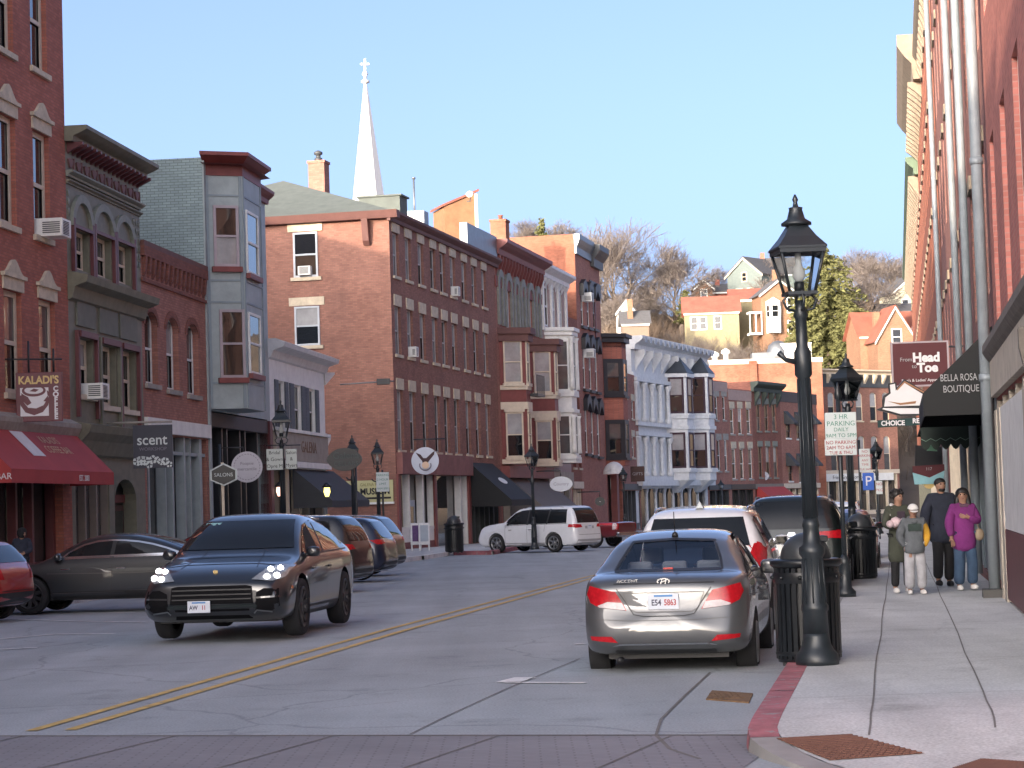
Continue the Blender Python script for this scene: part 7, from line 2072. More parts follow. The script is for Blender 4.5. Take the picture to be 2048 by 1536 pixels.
    def plate(c, x, z, sgn, txt='', w=.305, h=.155):
        hp, n = c.project((x, z), 'y', sgn)
        o = MB().box(-w / 2, w / 2, -.012, .004, -h / 2, h / 2).build('licence_plate', PLATE, c.root, bevel=.006)
        o.location = hp + n * .016; o.rotation_euler = (0, 0, 0 if sgn < 0 else pi)
        MB().box(-w * .3, w * .3, -.0145, -.0125, h * .3, h * .42).build('plate_header', PLB, o)
        if txt:
            a, b = (txt.split(' ') + [''])[:2]
            text('lettering', a, .082, mat('plate_ink', (.06, .06, .09), var=0), o, (-w * .23, -.0145, -.012), sx=.8, ext=.0008, bold=.002)
            text('lettering', b, .082, mat('plate_red_ink', (.35, .05, .05), var=0), o, (w * .22, -.0145, -.012), sx=.75, ext=.0008, bold=.002)
        return o
    def handles(c, ys, z, m, L=.17):
        for s in (1, -1):
            for y in ys:
                h, n = c.project((y, z), 'x', s); b = MB(); b.box(-.014, .014, -L / 2, L / 2, -.014, .014); o = b.build('door_handle', m, c.root, bevel=.008); o.location = h + n * .016
    def place(c, px, py, D, heading, z=None, anchor=(0, 0)):
        """put local point anchor (x,y) on the ground under picture point at depth D; heading = direction of the nose from +Y, clockwise"""
        P = at(px, py, D); rz = -radians(heading)
        a = Matrix.Rotation(rz, 3, 'Z') @ Vector((anchor[0], anchor[1], 0))
        c.root.rotation_euler = (0, 0, rz); c.root.location = (P.x - a.x, P.y - a.y, (zr(P.y) if z is None else z) + .012)
        return c

# ------------------------------------------------------------------ 1 grey saloon parked at the right kerb
Car.rimm = RIM
L, W = 4.37, 1.70
top = [(-2.185, .93), (-2.12, 1.0), (-1.95, 1.035), (-1.62, 1.07), (-1.30, 1.22), (-.98, 1.36), (-.6, 1.435), (-.1, 1.455), (.3, 1.42), (.7, 1.24), (1.05, 1.03), (1.5, .95), (1.9, .84), (2.185, .64)]
belt = [(-2.185, .88), (-1.9, .97), (-1.0, .985), (.4, .93), (1.0, .90), (1.7, .80), (2.185, .60)]
cabp = [(-1.45, 1.02), (-1.0, 1.28), (-.6, 1.375), (-.1, 1.395), (.3, 1.36), (.75, 1.12), (.9, .96), (.9, .42), (-1.0, .42), (-1.05, .98)]
cb = MB(); cb.prism(cabp, 'x', -.60, .60)
rwp = [(-.53, 1.06), (.53, 1.06), (.50, 1.15), (.415, 1.325), (0, 1.345), (-.415, 1.325), (-.50, 1.15)]
wsp = [(-.62, 1.0), (.62, 1.0), (.47, 1.35), (-.47, 1.35)]
rw = MB(); rw.prism(rwp, 'y', -2.6, -.5); wsx = MB(); wsx.prism(wsp, 'y', .15, 2.6)
swp = [(-1.15, 1.01), (-.85, 1.27), (-.4, 1.345), (.1, 1.345), (.55, 1.13), (.75, .98)]
sw = MB(); sw.prism(swp, 'x', -1.2, 1.2)
RB = [(.2, -.01), (.32, -.05), (.46, -.07), (.58, -.05), (.64, .0), (.8, .025), (.95, .0), (1.02, -.03), (1.1, 0)]
c = Car('parked_saloon', 'grey four-door saloon seen from behind, parked at the red kerb in the foreground', L, W, top, belt, P_GREY, wheels=[(-.745, -1.30), (.745, -1.30), (-.745, 1.27), (.745, 1.27)], wr=.30, rear=RB, cabin=[cb, rw, wsx, sw], plan_r=(.78, .955, 1.0))
c.panel('rear_window', rwp, 'y', -1, CGLASS_T, off=-.004, step=.1); c.panel('windscreen', wsp, 'y', 1, CGLASS_T, off=-.004, step=.12)
for s in (1, -1): c.panel('side_window', swp, 'x', s, CGLASS_T if s < 0 else CGLASS, off=-.003, step=.12)
c.seam([(p[0] * 1.03, 1.06 + (p[1] - 1.06) * 1.04) for p in rwp], 'y', -1, .022, CTRIM, 'window_seal', closed=True)
for s in (1, -1):
    lp = [(.64 * s, .905), (.745 * s, .93), (.775 * s, .85), (.735 * s, .765), (.645 * s, .72), (.37 * s, .685), (.41 * s, .76), (.48 * s, .87)]
    tl = c.panel('tail_light', lp, 'y', -1, TAILR, off=.008, step=.05)
    c.panel('reversing_lens', [(.415 * s, .762), (.56 * s, .772), (.66 * s, .735), (.64 * s, .718), (.38 * s, .688)], 'y', -1, TAILW, off=.012, step=.04, parent=tl)
    c.panel('reflector', [(.46 * s, .375), (.73 * s, .40), (.74 * s, .44), (.52 * s, .435)], 'y', -1, TAILR, off=.006, step=.05)
c.seam([(-.47, .90), (-.36, .74), (-.30, .645), (-.2, .625), (.2, .625), (.30, .645), (.36, .74), (.47, .90)], 'y', -1, .011)
c.seam([(-.50, .945), (.50, .945)], 'y', -1, .010)
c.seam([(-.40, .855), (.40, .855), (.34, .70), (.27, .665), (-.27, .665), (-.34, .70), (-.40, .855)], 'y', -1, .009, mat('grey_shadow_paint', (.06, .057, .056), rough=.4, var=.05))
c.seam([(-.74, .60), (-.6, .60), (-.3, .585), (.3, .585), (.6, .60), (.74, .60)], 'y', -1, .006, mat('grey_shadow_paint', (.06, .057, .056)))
c.panel('bumper_insert', [(-.5, .29), (-.42, .345), (.42, .345), (.5, .29), (.5, .25), (-.5, .25)], 'y', -1, CTRIM, off=.004)
c.panel('bumper_strip', [(-.52, .34), (-.44, .362), (.44, .362), (.52, .34), (.44, .347), (-.44, .347)], 'y', -1, CHR, off=.008, step=.05)
c.plate(0, .765, -1, 'E54 5863')
q = MB(); t_ = [2 * pi * i / 20 for i in range(20)]
for i in range(20):
    a, b_ = t_[i], t_[(i + 1) % 20]; q.quad((.066 * cos(a), 0, .034 * sin(a)), (.066 * cos(b_), 0, .034 * sin(b_)), (.052 * cos(b_), 0, .023 * sin(b_)), (.052 * cos(a), 0, .023 * sin(a)))
q.prism([(-.034, -.024), (-.022, -.024), (-.004, .002), (.018, -.002), (.012, -.024), (.024, -.024), (.034, .024), (.022, .024), (.012, .008), (-.012, .008), (-.004, .024), (-.016, .024)], 'y', -.004, .0)
h, n = c.project((0, .955), 'y', -1); o = q.build('emblem', CHR, c.root); o.location = h + n * .012; md = o.modifiers.new('t', 'SOLIDIFY'); md.thickness = .006
h, n = c.project((-.36, .965), 'y', -1); text('lettering', 'ACCENT', .042, CHR, c.root, tuple(h + n * .008), ext=.002, sx=1.3)
hz, n = c.project((0, -.86), 'z', 1)
q = MB(); q.lathe([(.035, 0), (.03, .03), (.012, .05)], n=10); q.tube([(0, 0, .04), (0, -.07, .26)], .005, 5); o = q.build('aerial', CTRIM, c.root); o.location = hz
q = MB(); q.box(-.05, .05, -.02, .02, 0, .02); hz, n = c.project((0, -1.66), 'z', 1); o = q.build('brake_lamp', TAILR, c.root); o.location = hz
c.mirror(.62, 1.0, P_GREY, size=1.15); c.handles((-.62, .35), .82, P_GREY)
SEAT = mat('grey_seat_cloth', (.42, .41, .41), rough=.9, var=.1); DASH = mat('dash_dark', (.05, .05, .055), rough=.8, var=.1)
q = MB()
for x in (-.33, .33):
    q.box(x - .23, x + .23, -.15, .0, .45, 1.05); q.box(x - .12, x + .12, -.14, -.03, 1.08, 1.25)
q.box(-.55, .55, -1.02, -.85, .45, .98); q.build('seat', SEAT, c.root, bevel=.035)
for x in (-.36, 0, .36):
    q = MB(); q.box(x - .13, x + .13, -1.06, -.93, 1.0, 1.13); q.build('headrest', SEAT, c.root, bevel=.035)
q = MB(); q.box(-.58, .58, .62, .9, .5, 1.0); q.build('dashboard', DASH, c.root, bevel=.03)
q = MB(); q.box(-.59, .59, -1.44, -1.04, .96, .99); q.build('parcel_shelf', DASH, c.root)
q = MB(); q.box(-.13, .13, .42, .44, 1.27, 1.335); q.build('rear_view_mirror', CTRIM, c.root, bevel=.01)
for (x, yb, yf) in ((.86, 0, 0),):
    for s in (1, -1):
        c.seam([(-.25, .3), (-.25, .95)], 'x', s, .009); c.seam([(.78, .35), (.72, .95)], 'x', s, .009); c.seam([(-.95, .62), (-1.05, .98)], 'x', s, .009)
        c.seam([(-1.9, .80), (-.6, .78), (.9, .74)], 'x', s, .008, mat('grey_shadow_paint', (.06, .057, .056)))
        c.seam(swp, 'x', s, .02, CTRIM, 'window_seal', closed=True)
q = MB(); q.tube([(-.45, -2.1, .2), (-.45, -2.26, .2)], .03, 10); q.build('exhaust_pipe', CTRIM, c.root)
q = MB(); q.box(-.6, .6, -1.9, 1.9, .19, .3); q.build('underbody', CTRIM, c.root)
c.place(1331, 1300, 21.7, 9.9, z=-.075, anchor=(0, -2.185))

# ------------------------------------------------------------------ generic estate-like cars
def suv(name, label, L, W, H, pm, kind='suv', pf=(.80, .955, 1.0), wr=.36, rimm=RIM, spokes=5, roofr=True, lower=CTRIM, lamp=None, plate=None, glass=CGLASS, rails=CHR, win_z=None, lampshape='wrap', rear_glass=True, spoiler=True, belt0=None, tumble=.36, sidewin=True, cladding=True, boxy=False):
    k = H / 1.7; hl = L / 2; Car.rimm = rimm; Car.spokes = spokes
    bz = belt0 or 1.06 * k
    if kind == 'suv':
        top = [(-hl, 1.0 * k), (-hl + .05, 1.14 * k), (-hl + .14, 1.42 * k), (-hl + .26, 1.63 * k), (-hl + .5, 1.68 * k), (-.6, 1.70 * k), (.1, 1.69 * k), (.5, 1.63 * k), (.8, 1.45 * k), (1.12, 1.20 * k), (1.25, 1.15 * k), (hl - .5, 1.07 * k), (hl - .15, .98 * k), (hl, .78 * k)] if boxy else [(-hl, 1.0 * k), (-hl + .06, 1.12 * k), (-hl + .2, 1.38 * k), (-hl + .38, 1.60 * k), (-hl + .6, 1.66 * k), (-.6, 1.70 * k), (.1, 1.69 * k), (.5, 1.58 * k), (.85, 1.36 * k), (1.2, 1.12 * k), (1.35, 1.08 * k), (hl - .5, .98 * k), (hl - .15, .86 * k), (hl, .70 * k)]
    elif kind == 'coupe':
        top = [(-hl, .98), (-hl + .08, 1.08), (-hl + .3, 1.16), (-1.6, 1.36), (-1.1, 1.55), (-.5, 1.655), (0, 1.675), (.35, 1.62), (.8, 1.40), (1.22, 1.13), (1.4, 1.09), (hl - .6, 1.02), (hl - .2, .93), (hl, .78)]
    elif kind == 'hatch':
        top = [(-hl, .9), (-hl + .08, 1.05), (-hl + .25, 1.3), (-hl + .4, 1.38), (-.3, 1.42), (.2, 1.40), (.55, 1.25), (.85, 1.03), (1.0, 1.0), (hl - .3, .88), (hl, .65)]
    else:
        top = [(-hl, .90), (-hl + .1, 1.02), (-1.9, 1.06), (-1.55, 1.14), (-1.0, 1.34), (-.5, 1.44), (0, 1.46), (.35, 1.42), (.85, 1.18), (1.25, .98), (1.6, .93), (hl - .35, .82), (hl, .62)]
    belt = [(-hl, bz - .12), (-hl + .3, bz + .02), (0, bz), (1.0, bz - .06), (hl - .6, bz - .16), (hl, .62 * k)]
    wy = L * (.325 if kind == 'hatch' else .288)
    wf = wy + .02
    c = Car(name, label, L, W, top, belt, pm, wheels=[(-W / 2 + .11, -wy), (W / 2 - .11, -wy), (-W / 2 + .11, wf), (W / 2 - .11, wf)], wr=wr, ww=.235, tumble=tumble, plan_r=(.80, .95, 1.0), plan_f=pf, zb=.235,
            rear=[(.25, 0), (.5, -.05), (.65, -.02), (.9, 0), (1.2, 0)], front=[(.25, -.03), (.5, .04), (.75, .02), (1.0, 0)])
    c.top = top; c.k = k; c.bz = bz
    zt = lambda y: interp(top, y)
    y0 = {'suv': -hl + .45, 'coupe': -1.75, 'hatch': -hl + .42, 'sedan': -1.45}[kind]; y1 = {'suv': .98, 'coupe': .98, 'hatch': .72, 'sedan': 1.0}[kind]
    n = 9; up = []
    for i in range(n + 1):
        y = y0 + .05 + (y1 - y0 - .1) * i / n; z = zt(y) - .135
        if z > bz + .05: up.append((y, z))
    lowr = [(up[-1][0] + .12, bz + .045), (up[0][0] - .06, bz + .075)]
    poly = up + lowr
    c.sidepoly = poly
    if sidewin:
        for s in (1, -1):
            sw = c.panel('side_window', poly, 'x', s, glass, off=.007, step=.08)
            for yp in ((-.12, 1.0) if kind != 'hatch' else (-.35,)):
                if yp < up[-1][0]: c.seam([(yp, bz + .03), (yp - .04, zt(yp) - .12)], 'x', s, .075, CTRIM, 'pillar', off=.008, parent=sw)
            if kind == 'suv': c.seam([(-1.12, bz + .03), (-1.22, zt(-1.2) - .12)], 'x', s, .075, CTRIM, 'pillar', off=.008, parent=sw)
            c.seam([(up[0][0] - .07, bz + .05), (up[-1][0] + .12, bz + .02)], 'x', s, .02, rails if rails else CTRIM, 'window_trim', off=.007)
    ww = W / 2 * .86
    yw = 1.2 if kind in ('suv', 'coupe') else .95
    c.panel('windscreen', off=.009, axis='y', sgn=1, m=glass, step=.07, poly=[(-ww * .93, zt(yw - .02) + .03), (ww * .93, zt(yw - .02) + .03), (ww * .76, zt(.4) - .03), (-ww * .76, zt(.4) - .03)])
    if rear_glass and kind in ('suv', 'hatch'):
        c.panel('rear_window', [(-ww * .86, bz + .06), (ww * .86, bz + .06), (ww * .74, zt(-hl + .45) - .085), (-ww * .74, zt(-hl + .45) - .085)], 'y', -1, glass, step=.07, off=.007)
    elif rear_glass:
        c.panel('rear_window', [(-ww * .78, zt(-1.6) + .02), (ww * .78, zt(-1.6) + .02), (ww * .66, zt(-.75) - .03), (-ww * .66, zt(-.75) - .03)], 'y', -1, glass, step=.07, off=.007)
    for s in (1, -1):
        for yv in (-.12, 1.02): c.seam([(yv, .36), (yv, bz + .02)], 'x', s, .010)
        c.seam([(-1.05, bz + .02), (-1.0, .85)], 'x', s, .010)
        if cladding: c.panel('sill_trim', [(-wy + wr + .07, .27), (wf - wr - .07, .27), (wf - wr - .07, .40), (-wy + wr + .07, .40)], 'x', s, lower, off=.006)
    c.panel('rear_bumper_trim', [(-W * .42, .3), (W * .42, .3), (W * .40, .5), (-W * .40, .5)], 'y', -1, lower, off=.006, step=.1)
    c.seam([(-W * .36, .62 * k), (W * .36, .62 * k)], 'y', -1, .012)
    c.mirror(.88 if kind != 'hatch' else .6, bz + .06, pm); c.handles((-.3, .75), bz - .17, rails or pm)
    if roofr:
        for s in (1, -1):
            pts = []
            for i in range(9):
                y = -hl + .75 + i * (hl - .55) / 8; h, nn = c.project((s * W * .335, y), 'z', 1); pts.append(h + Vector((0, 0, .045 if 0 < i < 8 else .0)))
            MB().tube(pts, .017, 6).build('roof_rail', rails or CTRIM, c.root)
    q = MB(); q.box(-W * .4, W * .4, -hl + .25, hl - .3, .24, .34); q.build('underbody', CTRIM, c.root)
    if plate: c.plate(0, plate[0], -1, plate[1])
    return c
def rear_lamps(c, pts, m=TAILR, side=None, off=.01):
    for s in (1, -1):
        t = c.panel('tail_light', [(x * s, z) for x, z in pts], 'y', -1, m, off=off, step=.06)
        if side: c.panel('side_lens', side, 'x', s, m, off=off, step=.06, parent=t)

# ------------------------------------------------------------------ 2 black coupe-like SUV driving towards us with headlights on
c = suv('driving_car', 'black sloping-roofed sport utility car driving towards the camera with its headlights on', 4.93, 1.98, 1.675, P_BLACK, 'coupe', wr=.39, rimm=RIMD, spokes=10, roofr=False, rails=CTRIM, belt0=1.06, pf=(.90, .985, 1.02))
HL = mat('headlight_glow', (1, 1, 1), var=0, emit=(.95, .97, 1.0), estr=4.0); HLC = mat('headlight_lens', (.20, .21, .22), rough=.08, var=.2, vscale=20, coat=1)
for s in (1, -1):
    hp = [(.52 * s, .80), (.66 * s, .93), (.80 * s, .985), (.93 * s, .96), (.91 * s, .82), (.80 * s, .775)]
    hl_ = c.panel('headlight', hp, 'y', 1, HLC, off=.01, step=.05)
    for (x, z) in ((.72, .925), (.83, .935), (.715, .835), (.83, .845)):
        h, n = c.project((x * s, z), 'y', 1); o = MB().sphere((0, 0, 0), .042, 12, 8).build('lamp', HL, hl_); o.location = h + Vector((0, .015, 0))
    c.panel('side_intake', [(.58 * s, .40), (.60 * s, .64), (.70 * s, .69), (.88 * s, .68), (.90 * s, .46), (.8 * s, .40)], 'y', 1, mat('grille_black', (.005, .005, .006), rough=.75, var=.1, spec=.12), off=.006, step=.07)
    c.seam([(.6 * s, .57), (.9 * s, .58)], 'y', 1, .022, P_BLACK, 'intake_bar', off=.012)
    c.seam([(.56 * s, .37), (.60 * s, .41), (.8 * s, .385)], 'y', 1, .018, mat('satin_silver_trim', (.2, .22, .23), rough=.3, metal=.8), 'intake_trim', off=.012)
    c.panel('side_marker', [(1.98, .66), (2.12, .66), (2.10, .70), (2.0, .70)], 'x', s, AMB, off=.008)
    c.seam([(.40 * s, 1.10 - .0), (.45 * s, 1.6), (.52 * s, 2.1)], 'z', 1, .010, CTRIM, 'bonnet_line', off=.003)
gp = c.panel('grille', [(-.56, .50), (.56, .50), (.54, .72), (.46, .735), (-.46, .735), (-.54, .72)], 'y', 1, mat('grille_black', (.006, .006, .007), rough=.5), off=.006, step=.08)
for z in (.56, .62, .68): c.seam([(-.53, z), (.53, z)], 'y', 1, .018, CTRIM, 'grille_bar', off=.016, parent=gp)
c.seam([(-.60, .455), (-.55, .47), (.55, .47), (.60, .455)], 'y', 1, .05, mat('satin_dark_trim', (.045, .055, .055), rough=.25, var=.05, metal=.6), 'bumper_bar', off=.014)
c.panel('lower_intake', [(-.52, .30), (.52, .30), (.50, .43), (-.50, .43)], 'y', 1, mat('grille_black', (.006, .006, .007)), off=.006)
c.seam([(-.74, .975), (-.5, 1.0), (0, 1.005), (.5, 1.0), (.74, .975)], 'y', 1, .007, CTRIM, 'bonnet_gap', off=.003)
o = c.plate(0.16, .47, 1, 'AW 11'); o.location.y += .03
h, n = c.project((0, .90), 'y', 1); q = MB(); q.prism([(-.03, .03), (.03, .03), (.03, -.01), (0, -.045), (-.03, -.01)], 'y', 0, .008); o = q.build('badge', SG_YE, c.root); o.location = h + n * .003
h, n = c.project((.48, 1.52), 'y', 1); 
c.panel('windscreen_sticker', [(.36, 1.49), (.60, 1.49), (.60, 1.545), (.36, 1.545)], 'y', 1, mat('sticker_teal', (.22, .40, .40), rough=.5, var=.05), off=.008)
dp = [(.15, 1.12), (.85, 1.12), (.45, 1.42), (.2, 1.48)]
c.panel('open_window', dp, 'x', 1, DARKIN, off=.009, step=.1); c.panel('open_window', dp, 'x', -1, DARKIN, off=.009, step=.1)
c.place(425, 1180, 28.9, 180 + 7.0, z=.015, anchor=(0, 2.46))

# ------------------------------------------------------------------ 3 graphite saloon nosed in at the left
c = suv('parked_saloon', 'graphite long low saloon parked side-on before the coffee shop', 4.9, 1.85, 1.47, P_DGREY, 'sedan', wr=.345, rimm=RIMD, spokes=10, roofr=False, rails=CHR, belt0=.98)
c.seam(c.sidepoly, 'x', 1, .03, CHR, 'window_trim', off=.009); c.seam(c.sidepoly, 'x', -1, .03, CHR, 'window_trim', off=.009)
for s in (1, -1):
    c.seam([(-2.2, .76), (-.5, .72), (1.1, .74)], 'x', s, .014, mat('graphite_crease', (.10, .095, .095), rough=.3, metal=.6, var=.05), 'door_crease'); c.seam([(-1.0, .40), (1.0, .38)], 'x', s, .03, mat('graphite_crease', (.10, .095, .095)), 'sill_crease')
    c.panel('headlight', [(.45 * s, .66), (.82 * s, .70), (.86 * s, .76), (.6 * s, .73)], 'y', 1, HLC, off=.008)
rear_lamps(c, [(.4, .82), (.82, .84), (.84, .93), (.45, .92)])
c.place(90, 1225, 41.5, 270 + 5, anchor=(0, 1.43))
# ------------------------------------------------------------------ 4 red hatchback entering at the left edge
c = suv('parked_hatchback', 'red small hatchback with white-rimmed wheel cut by the left picture edge', 3.95, 1.75, 1.45, P_RED, 'hatch', wr=.32, rimm=mat('pale_rim', (.55, .56, .57), rough=.3, metal=.7, var=.05), spokes=8, roofr=False, belt0=.95)
rear_lamps(c, [(.52, .72), (.78, .74), (.80, 1.0), (.60, .98)], side=[(-1.93, .74), (-1.72, .76), (-1.74, .98), (-1.88, .98)])
c.seam([(-1.62, .72), (-1.62, .3)], 'x', 1, .02, CTRIM); c.place(-4, 1240, 37.0, 270 + 12, anchor=(-.7, -1.97))
# ------------------------------------------------------------------ 5, 6 angle parked dark SUVs
c = suv('parked_suv', 'black-brown sport utility car nosed in at the left kerb just behind the driving black car', 4.6, 1.86, 1.70, P_BROWN, 'suv', boxy=True, wr=.35, plate=None, rails=CHR, belt0=1.04)
rear_lamps(c, [(.5, .93), (.80, .92), (.84, 1.04), (.60, 1.03)], side=[(-2.28, .92), (-2.12, .96), (-2.12, 1.04), (-2.22, 1.04)])
c.place(694, 1130, 47.0, 284, anchor=(-.75, -2.2))
c = suv('parked_suv', 'dark blue sport utility car with a bright alloy wheel nosed in at the left kerb', 4.55, 1.84, 1.66, P_BLUE, 'suv', wr=.36, spokes=10, rails=METAL, belt0=1.02)
rear_lamps(c, [(.45, .95), (.82, .93), (.85, 1.04), (.5, 1.05)], side=[(-2.26, .92), (-2.1, .97), (-2.1, 1.05), (-2.2, 1.05)])
c.panel('side_reflector', [(-2.2, .5), (-2.12, .5), (-2.12, .62), (-2.2, .62)], 'x', 1, AMB, off=.008)
c.place(764, 1140, 54.5, 281, anchor=(-.81, -2.27))
c = suv('parked_suv', 'dark sport utility car just beyond the dark blue one, before the brick block', 4.7, 1.88, 1.72, P_BLACK, 'suv', wr=.36, rails=METAL, belt0=1.05)
rear_lamps(c, [(.45, .95), (.84, .93), (.87, 1.04), (.5, 1.05)], side=[(-2.33, .94), (-2.0, 1.0), (-2.02, 1.08), (-2.28, 1.05)])
c.place(779, 1118, 60, 283, anchor=(-.85, -2.35))
c = suv('parked_saloon', 'red car mostly hidden behind the driving black car', 4.5, 1.8, 1.5, P_RED, 'sedan', wr=.33, roofr=False, belt0=.98)
c.place(372, 1100, 49, 285, anchor=(0, 0.9))
# ------------------------------------------------------------------ 7 white people carrier
c = suv('parked_suv', 'large white sport utility car with dark windows parked at an angle in the mid distance', 5.1, 1.99, 1.88, P_WHITE, 'suv', wr=.38, spokes=6, rails=CHR, plate=(.98, ''), belt0=1.10, boxy=True, tumble=.26, lower=mat('light_grey_trim', (.3, .3, .31), var=.05))
rear_lamps(c, [(.48, .98), (.86, .96), (.88, 1.12), (.55, 1.10)], side=[(-2.53, .98), (-2.2, 1.0), (-2.22, 1.12), (-2.48, 1.10)])
c.panel('rear_trim', [(-.3, .92), (.3, .92), (.3, 1.03), (-.3, 1.03)], 'y', -1, mat('light_grey_trim', (.3, .3, .31)), off=.006)
c.place(1166, 1055, 89, 308.0, anchor=(-.2, -2.4), z=zr(89) + .0)
# ------------------------------------------------------------------ 8 red pickup
def pickup():
    L, W = 5.6, 1.98; hl = L / 2; Car.rimm = RIM; Car.spokes = 6
    top = [(-hl, 1.08), (-hl + .1, 1.12), (-.72, 1.13), (-.6, 1.3), (-.42, 1.78), (-.2, 1.86), (.6, 1.87), (.95, 1.72), (1.5, 1.22), (1.7, 1.17), (hl - .3, 1.08), (hl, .9)]
    belt = [(-hl, 1.0), (-.8, 1.05), (.5, 1.1), (1.5, 1.05), (hl, .85)]
    c = Car('pickup_truck', 'dark red pickup truck with a pale tail lamp behind the large white car', L, W, top, belt, P_MAR, wheels=[(-.88, -1.65), (.88, -1.65), (-.88, 1.75), (.88, 1.75)], wr=.39, ww=.25, tumble=.25, plan_r=(.94, .985, 1.0), zb=.42, cabin=[MB().box(-.82, .82, -2.7, -.85, .72, 1.6)], cat='pickup')
    for s in (1, -1):
        c.panel('side_window', [(-.35, 1.18), (1.2, 1.16), (.85, 1.64), (.5, 1.74), (-.25, 1.74)], 'x', s, CGLASS, step=.12)
        t = c.panel('tail_light', [(.78 * s, .78), (.95 * s, .78), (.95 * s, 1.06), (.78 * s, 1.06)], 'y', -1, TAILR, off=.01, step=.05)
        c.panel('side_lens', [(-2.79, .78), (-2.6, .78), (-2.6, 1.06), (-2.79, 1.06)], 'x', s, TAILW, off=.01, parent=t)
    c.panel('rear_window', [(-.62, 1.3), (.62, 1.3), (.58, 1.72), (-.58, 1.72)], 'y', -1, CGLASS, step=.12); c.panel('windscreen', [(-.72, 1.27), (.72, 1.27), (.62, 1.75), (-.62, 1.75)], 'y', 1, CGLASS, step=.14)
    MB().box(-.9, .9, -hl - .1, -hl + .05, .48, .66).build('rear_bumper', CHR, c.root, bevel=.03)
    c.mirror(1.15, 1.2, CTRIM); c.handles((.1,), 1.0, CHR)
    return c
c = pickup(); c.place(1232, 1050, 96, 301, anchor=(-.9, -2.75))
# ------------------------------------------------------------------ 9 white crossover in front of the saloon
c = suv('parked_suv', 'white crossover car with roof rails parked directly in front of the grey saloon', 4.35, 1.78, 1.66, P_WHITE, 'suv', wr=.34, rails=CHR, plate=None, belt0=1.08)
rear_lamps(c, [(.60, .86), (.80, .84), (.85, 1.0), (.83, 1.18), (.70, 1.16)], side=[(-2.16, .86), (-1.92, .9), (-1.9, 1.16), (-2.05, 1.2)])
hz, n = c.project((0, -1.5), 'z', 1); q = MB(); q.add([(-.025, .12, 0), (.025, .12, 0), (.025, -.08, 0), (-.025, -.08, 0), (0, -.07, .06)], [(0, 1, 4), (1, 2, 4), (2, 3, 4), (3, 0, 4)]); o = q.build('aerial_fin', METAL, c.root); o.location = hz; o.scale = (2, 1.3, 1.6)
c.place(1398, 1200, 27.6, 9.6, z=-.05, anchor=(0, -2.17))
# ------------------------------------------------------------------ 10 dark green-black SUV beyond
c = suv('parked_suv', 'dark green-black sport utility car with a chrome badge beyond the white crossover', 4.75, 1.9, 1.75, P_GREEN, 'suv', boxy=True, wr=.36, rails=METAL, plate=(.90, 'AB 12'), belt0=1.10)
rear_lamps(c, [(.42, 1.0), (.85, .98), (.90, 1.12), (.45, 1.10)], side=[(-2.35, 1.0), (-2.0, 1.02), (-2.02, 1.12), (-2.3, 1.12)])
c.panel('tail_badge', [(-.09, 1.03), (.09, 1.03), (.05, 1.10), (-.05, 1.10)], 'y', -1, CHR, off=.012, step=.04)
c.seam([(-.42, .99), (.42, .99)], 'y', -1, .03, CHR, 'tail_strip', off=.01)
c.place(1585, 1120, 37.5, 9.6, z=-.03, anchor=(0, -2.37))
# ------------------------------------------------------------------ 11-13 further cars
c = suv('parked_saloon', 'pale blue saloon showing between the white crossover and the dark green car', 4.5, 1.78, 1.5, P_SKY, 'sedan', wr=.33, roofr=False, belt0=.98); rear_lamps(c, [(.45, .8), (.8, .82), (.82, .95), (.5, .93)])
c.place(1536, 1080, 52, 10, anchor=(0, -2.2))
c = suv('parked_suv', 'white-roofed sport utility car at the right beyond the dark green one', 4.6, 1.84, 1.66, P_WHITE, 'suv', wr=.35, plate=(.85, '')); rear_lamps(c, [(.45, .95), (.82, .93), (.85, 1.06), (.5, 1.05)])
c.place(1668, 1080, 56, 10, anchor=(0, -2.3))
c = suv('parked_saloon', 'dark red saloon glimpsed behind the white-roofed car', 4.5, 1.78, 1.48, P_MAR, 'sedan', wr=.33, roofr=False, belt0=.98); rear_lamps(c, [(.45, .8), (.8, .82), (.82, .95), (.5, .93)])
c.place(1672, 1060, 48, 10, anchor=(0, -2.2))
Car.rimm = RIM
# ================================================================== people
def skin_mesh(nodes, edges, sub=2, flat=None):
    """nodes: name -> ((x,y,z), r or (rx, ry)); grown with a Skin modifier from the first node"""
    names = list(nodes); idx = {n: i for i, n in enumerate(names)}
    me = bpy.data.meshes.new('tmp_skin'); me.from_pydata([nodes[n][0] for n in names], [(idx[a], idx[b]) for a, b in edges], []); me.update()
    ob = bpy.data.objects.new('tmp_skin', me); COL.objects.link(ob)
    ob.modifiers.new('skin', 'SKIN').use_smooth_shade = True
    sv = me.skin_vertices[0].data
    for n in names:
        r = nodes[n][1]; sv[idx[n]].radius = (r, r) if not isinstance(r, tuple) else r; sv[idx[n]].use_root = (n == names[0])
    s = ob.modifiers.new('sub', 'SUBSURF'); s.levels = sub; s.render_levels = sub
    dg = bpy.context.evaluated_depsgraph_get(); out = bpy.data.meshes.new_from_object(ob.evaluated_get(dg)); bpy.data.objects.remove(ob)
    if flat:
        for v in out.vertices:
            t = min(1, max(0, (abs(v.co.x) - .14) / .10)); w = 1 if flat[0] < v.co.z < flat[1] else 0
            k = 1 - w * (1 - t) * (1 - flat[2]); v.co.y = v.co.y * k
    out.polygons.foreach_set('use_smooth', [True] * len(out.polygons))
    return out
def mesh_child(name, me, m, parent):
    me.materials.clear(); me.materials.append(m); o = bpy.data.objects.new(name, me); COL.objects.link(o); o.parent = parent; return o
SKIN1 = mat('brown_skin', (.28, .155, .105), rough=.5, var=.08, vscale=12); SKIN2 = mat('tan_skin', (.27, .15, .10), rough=.5, var=.08, vscale=12)
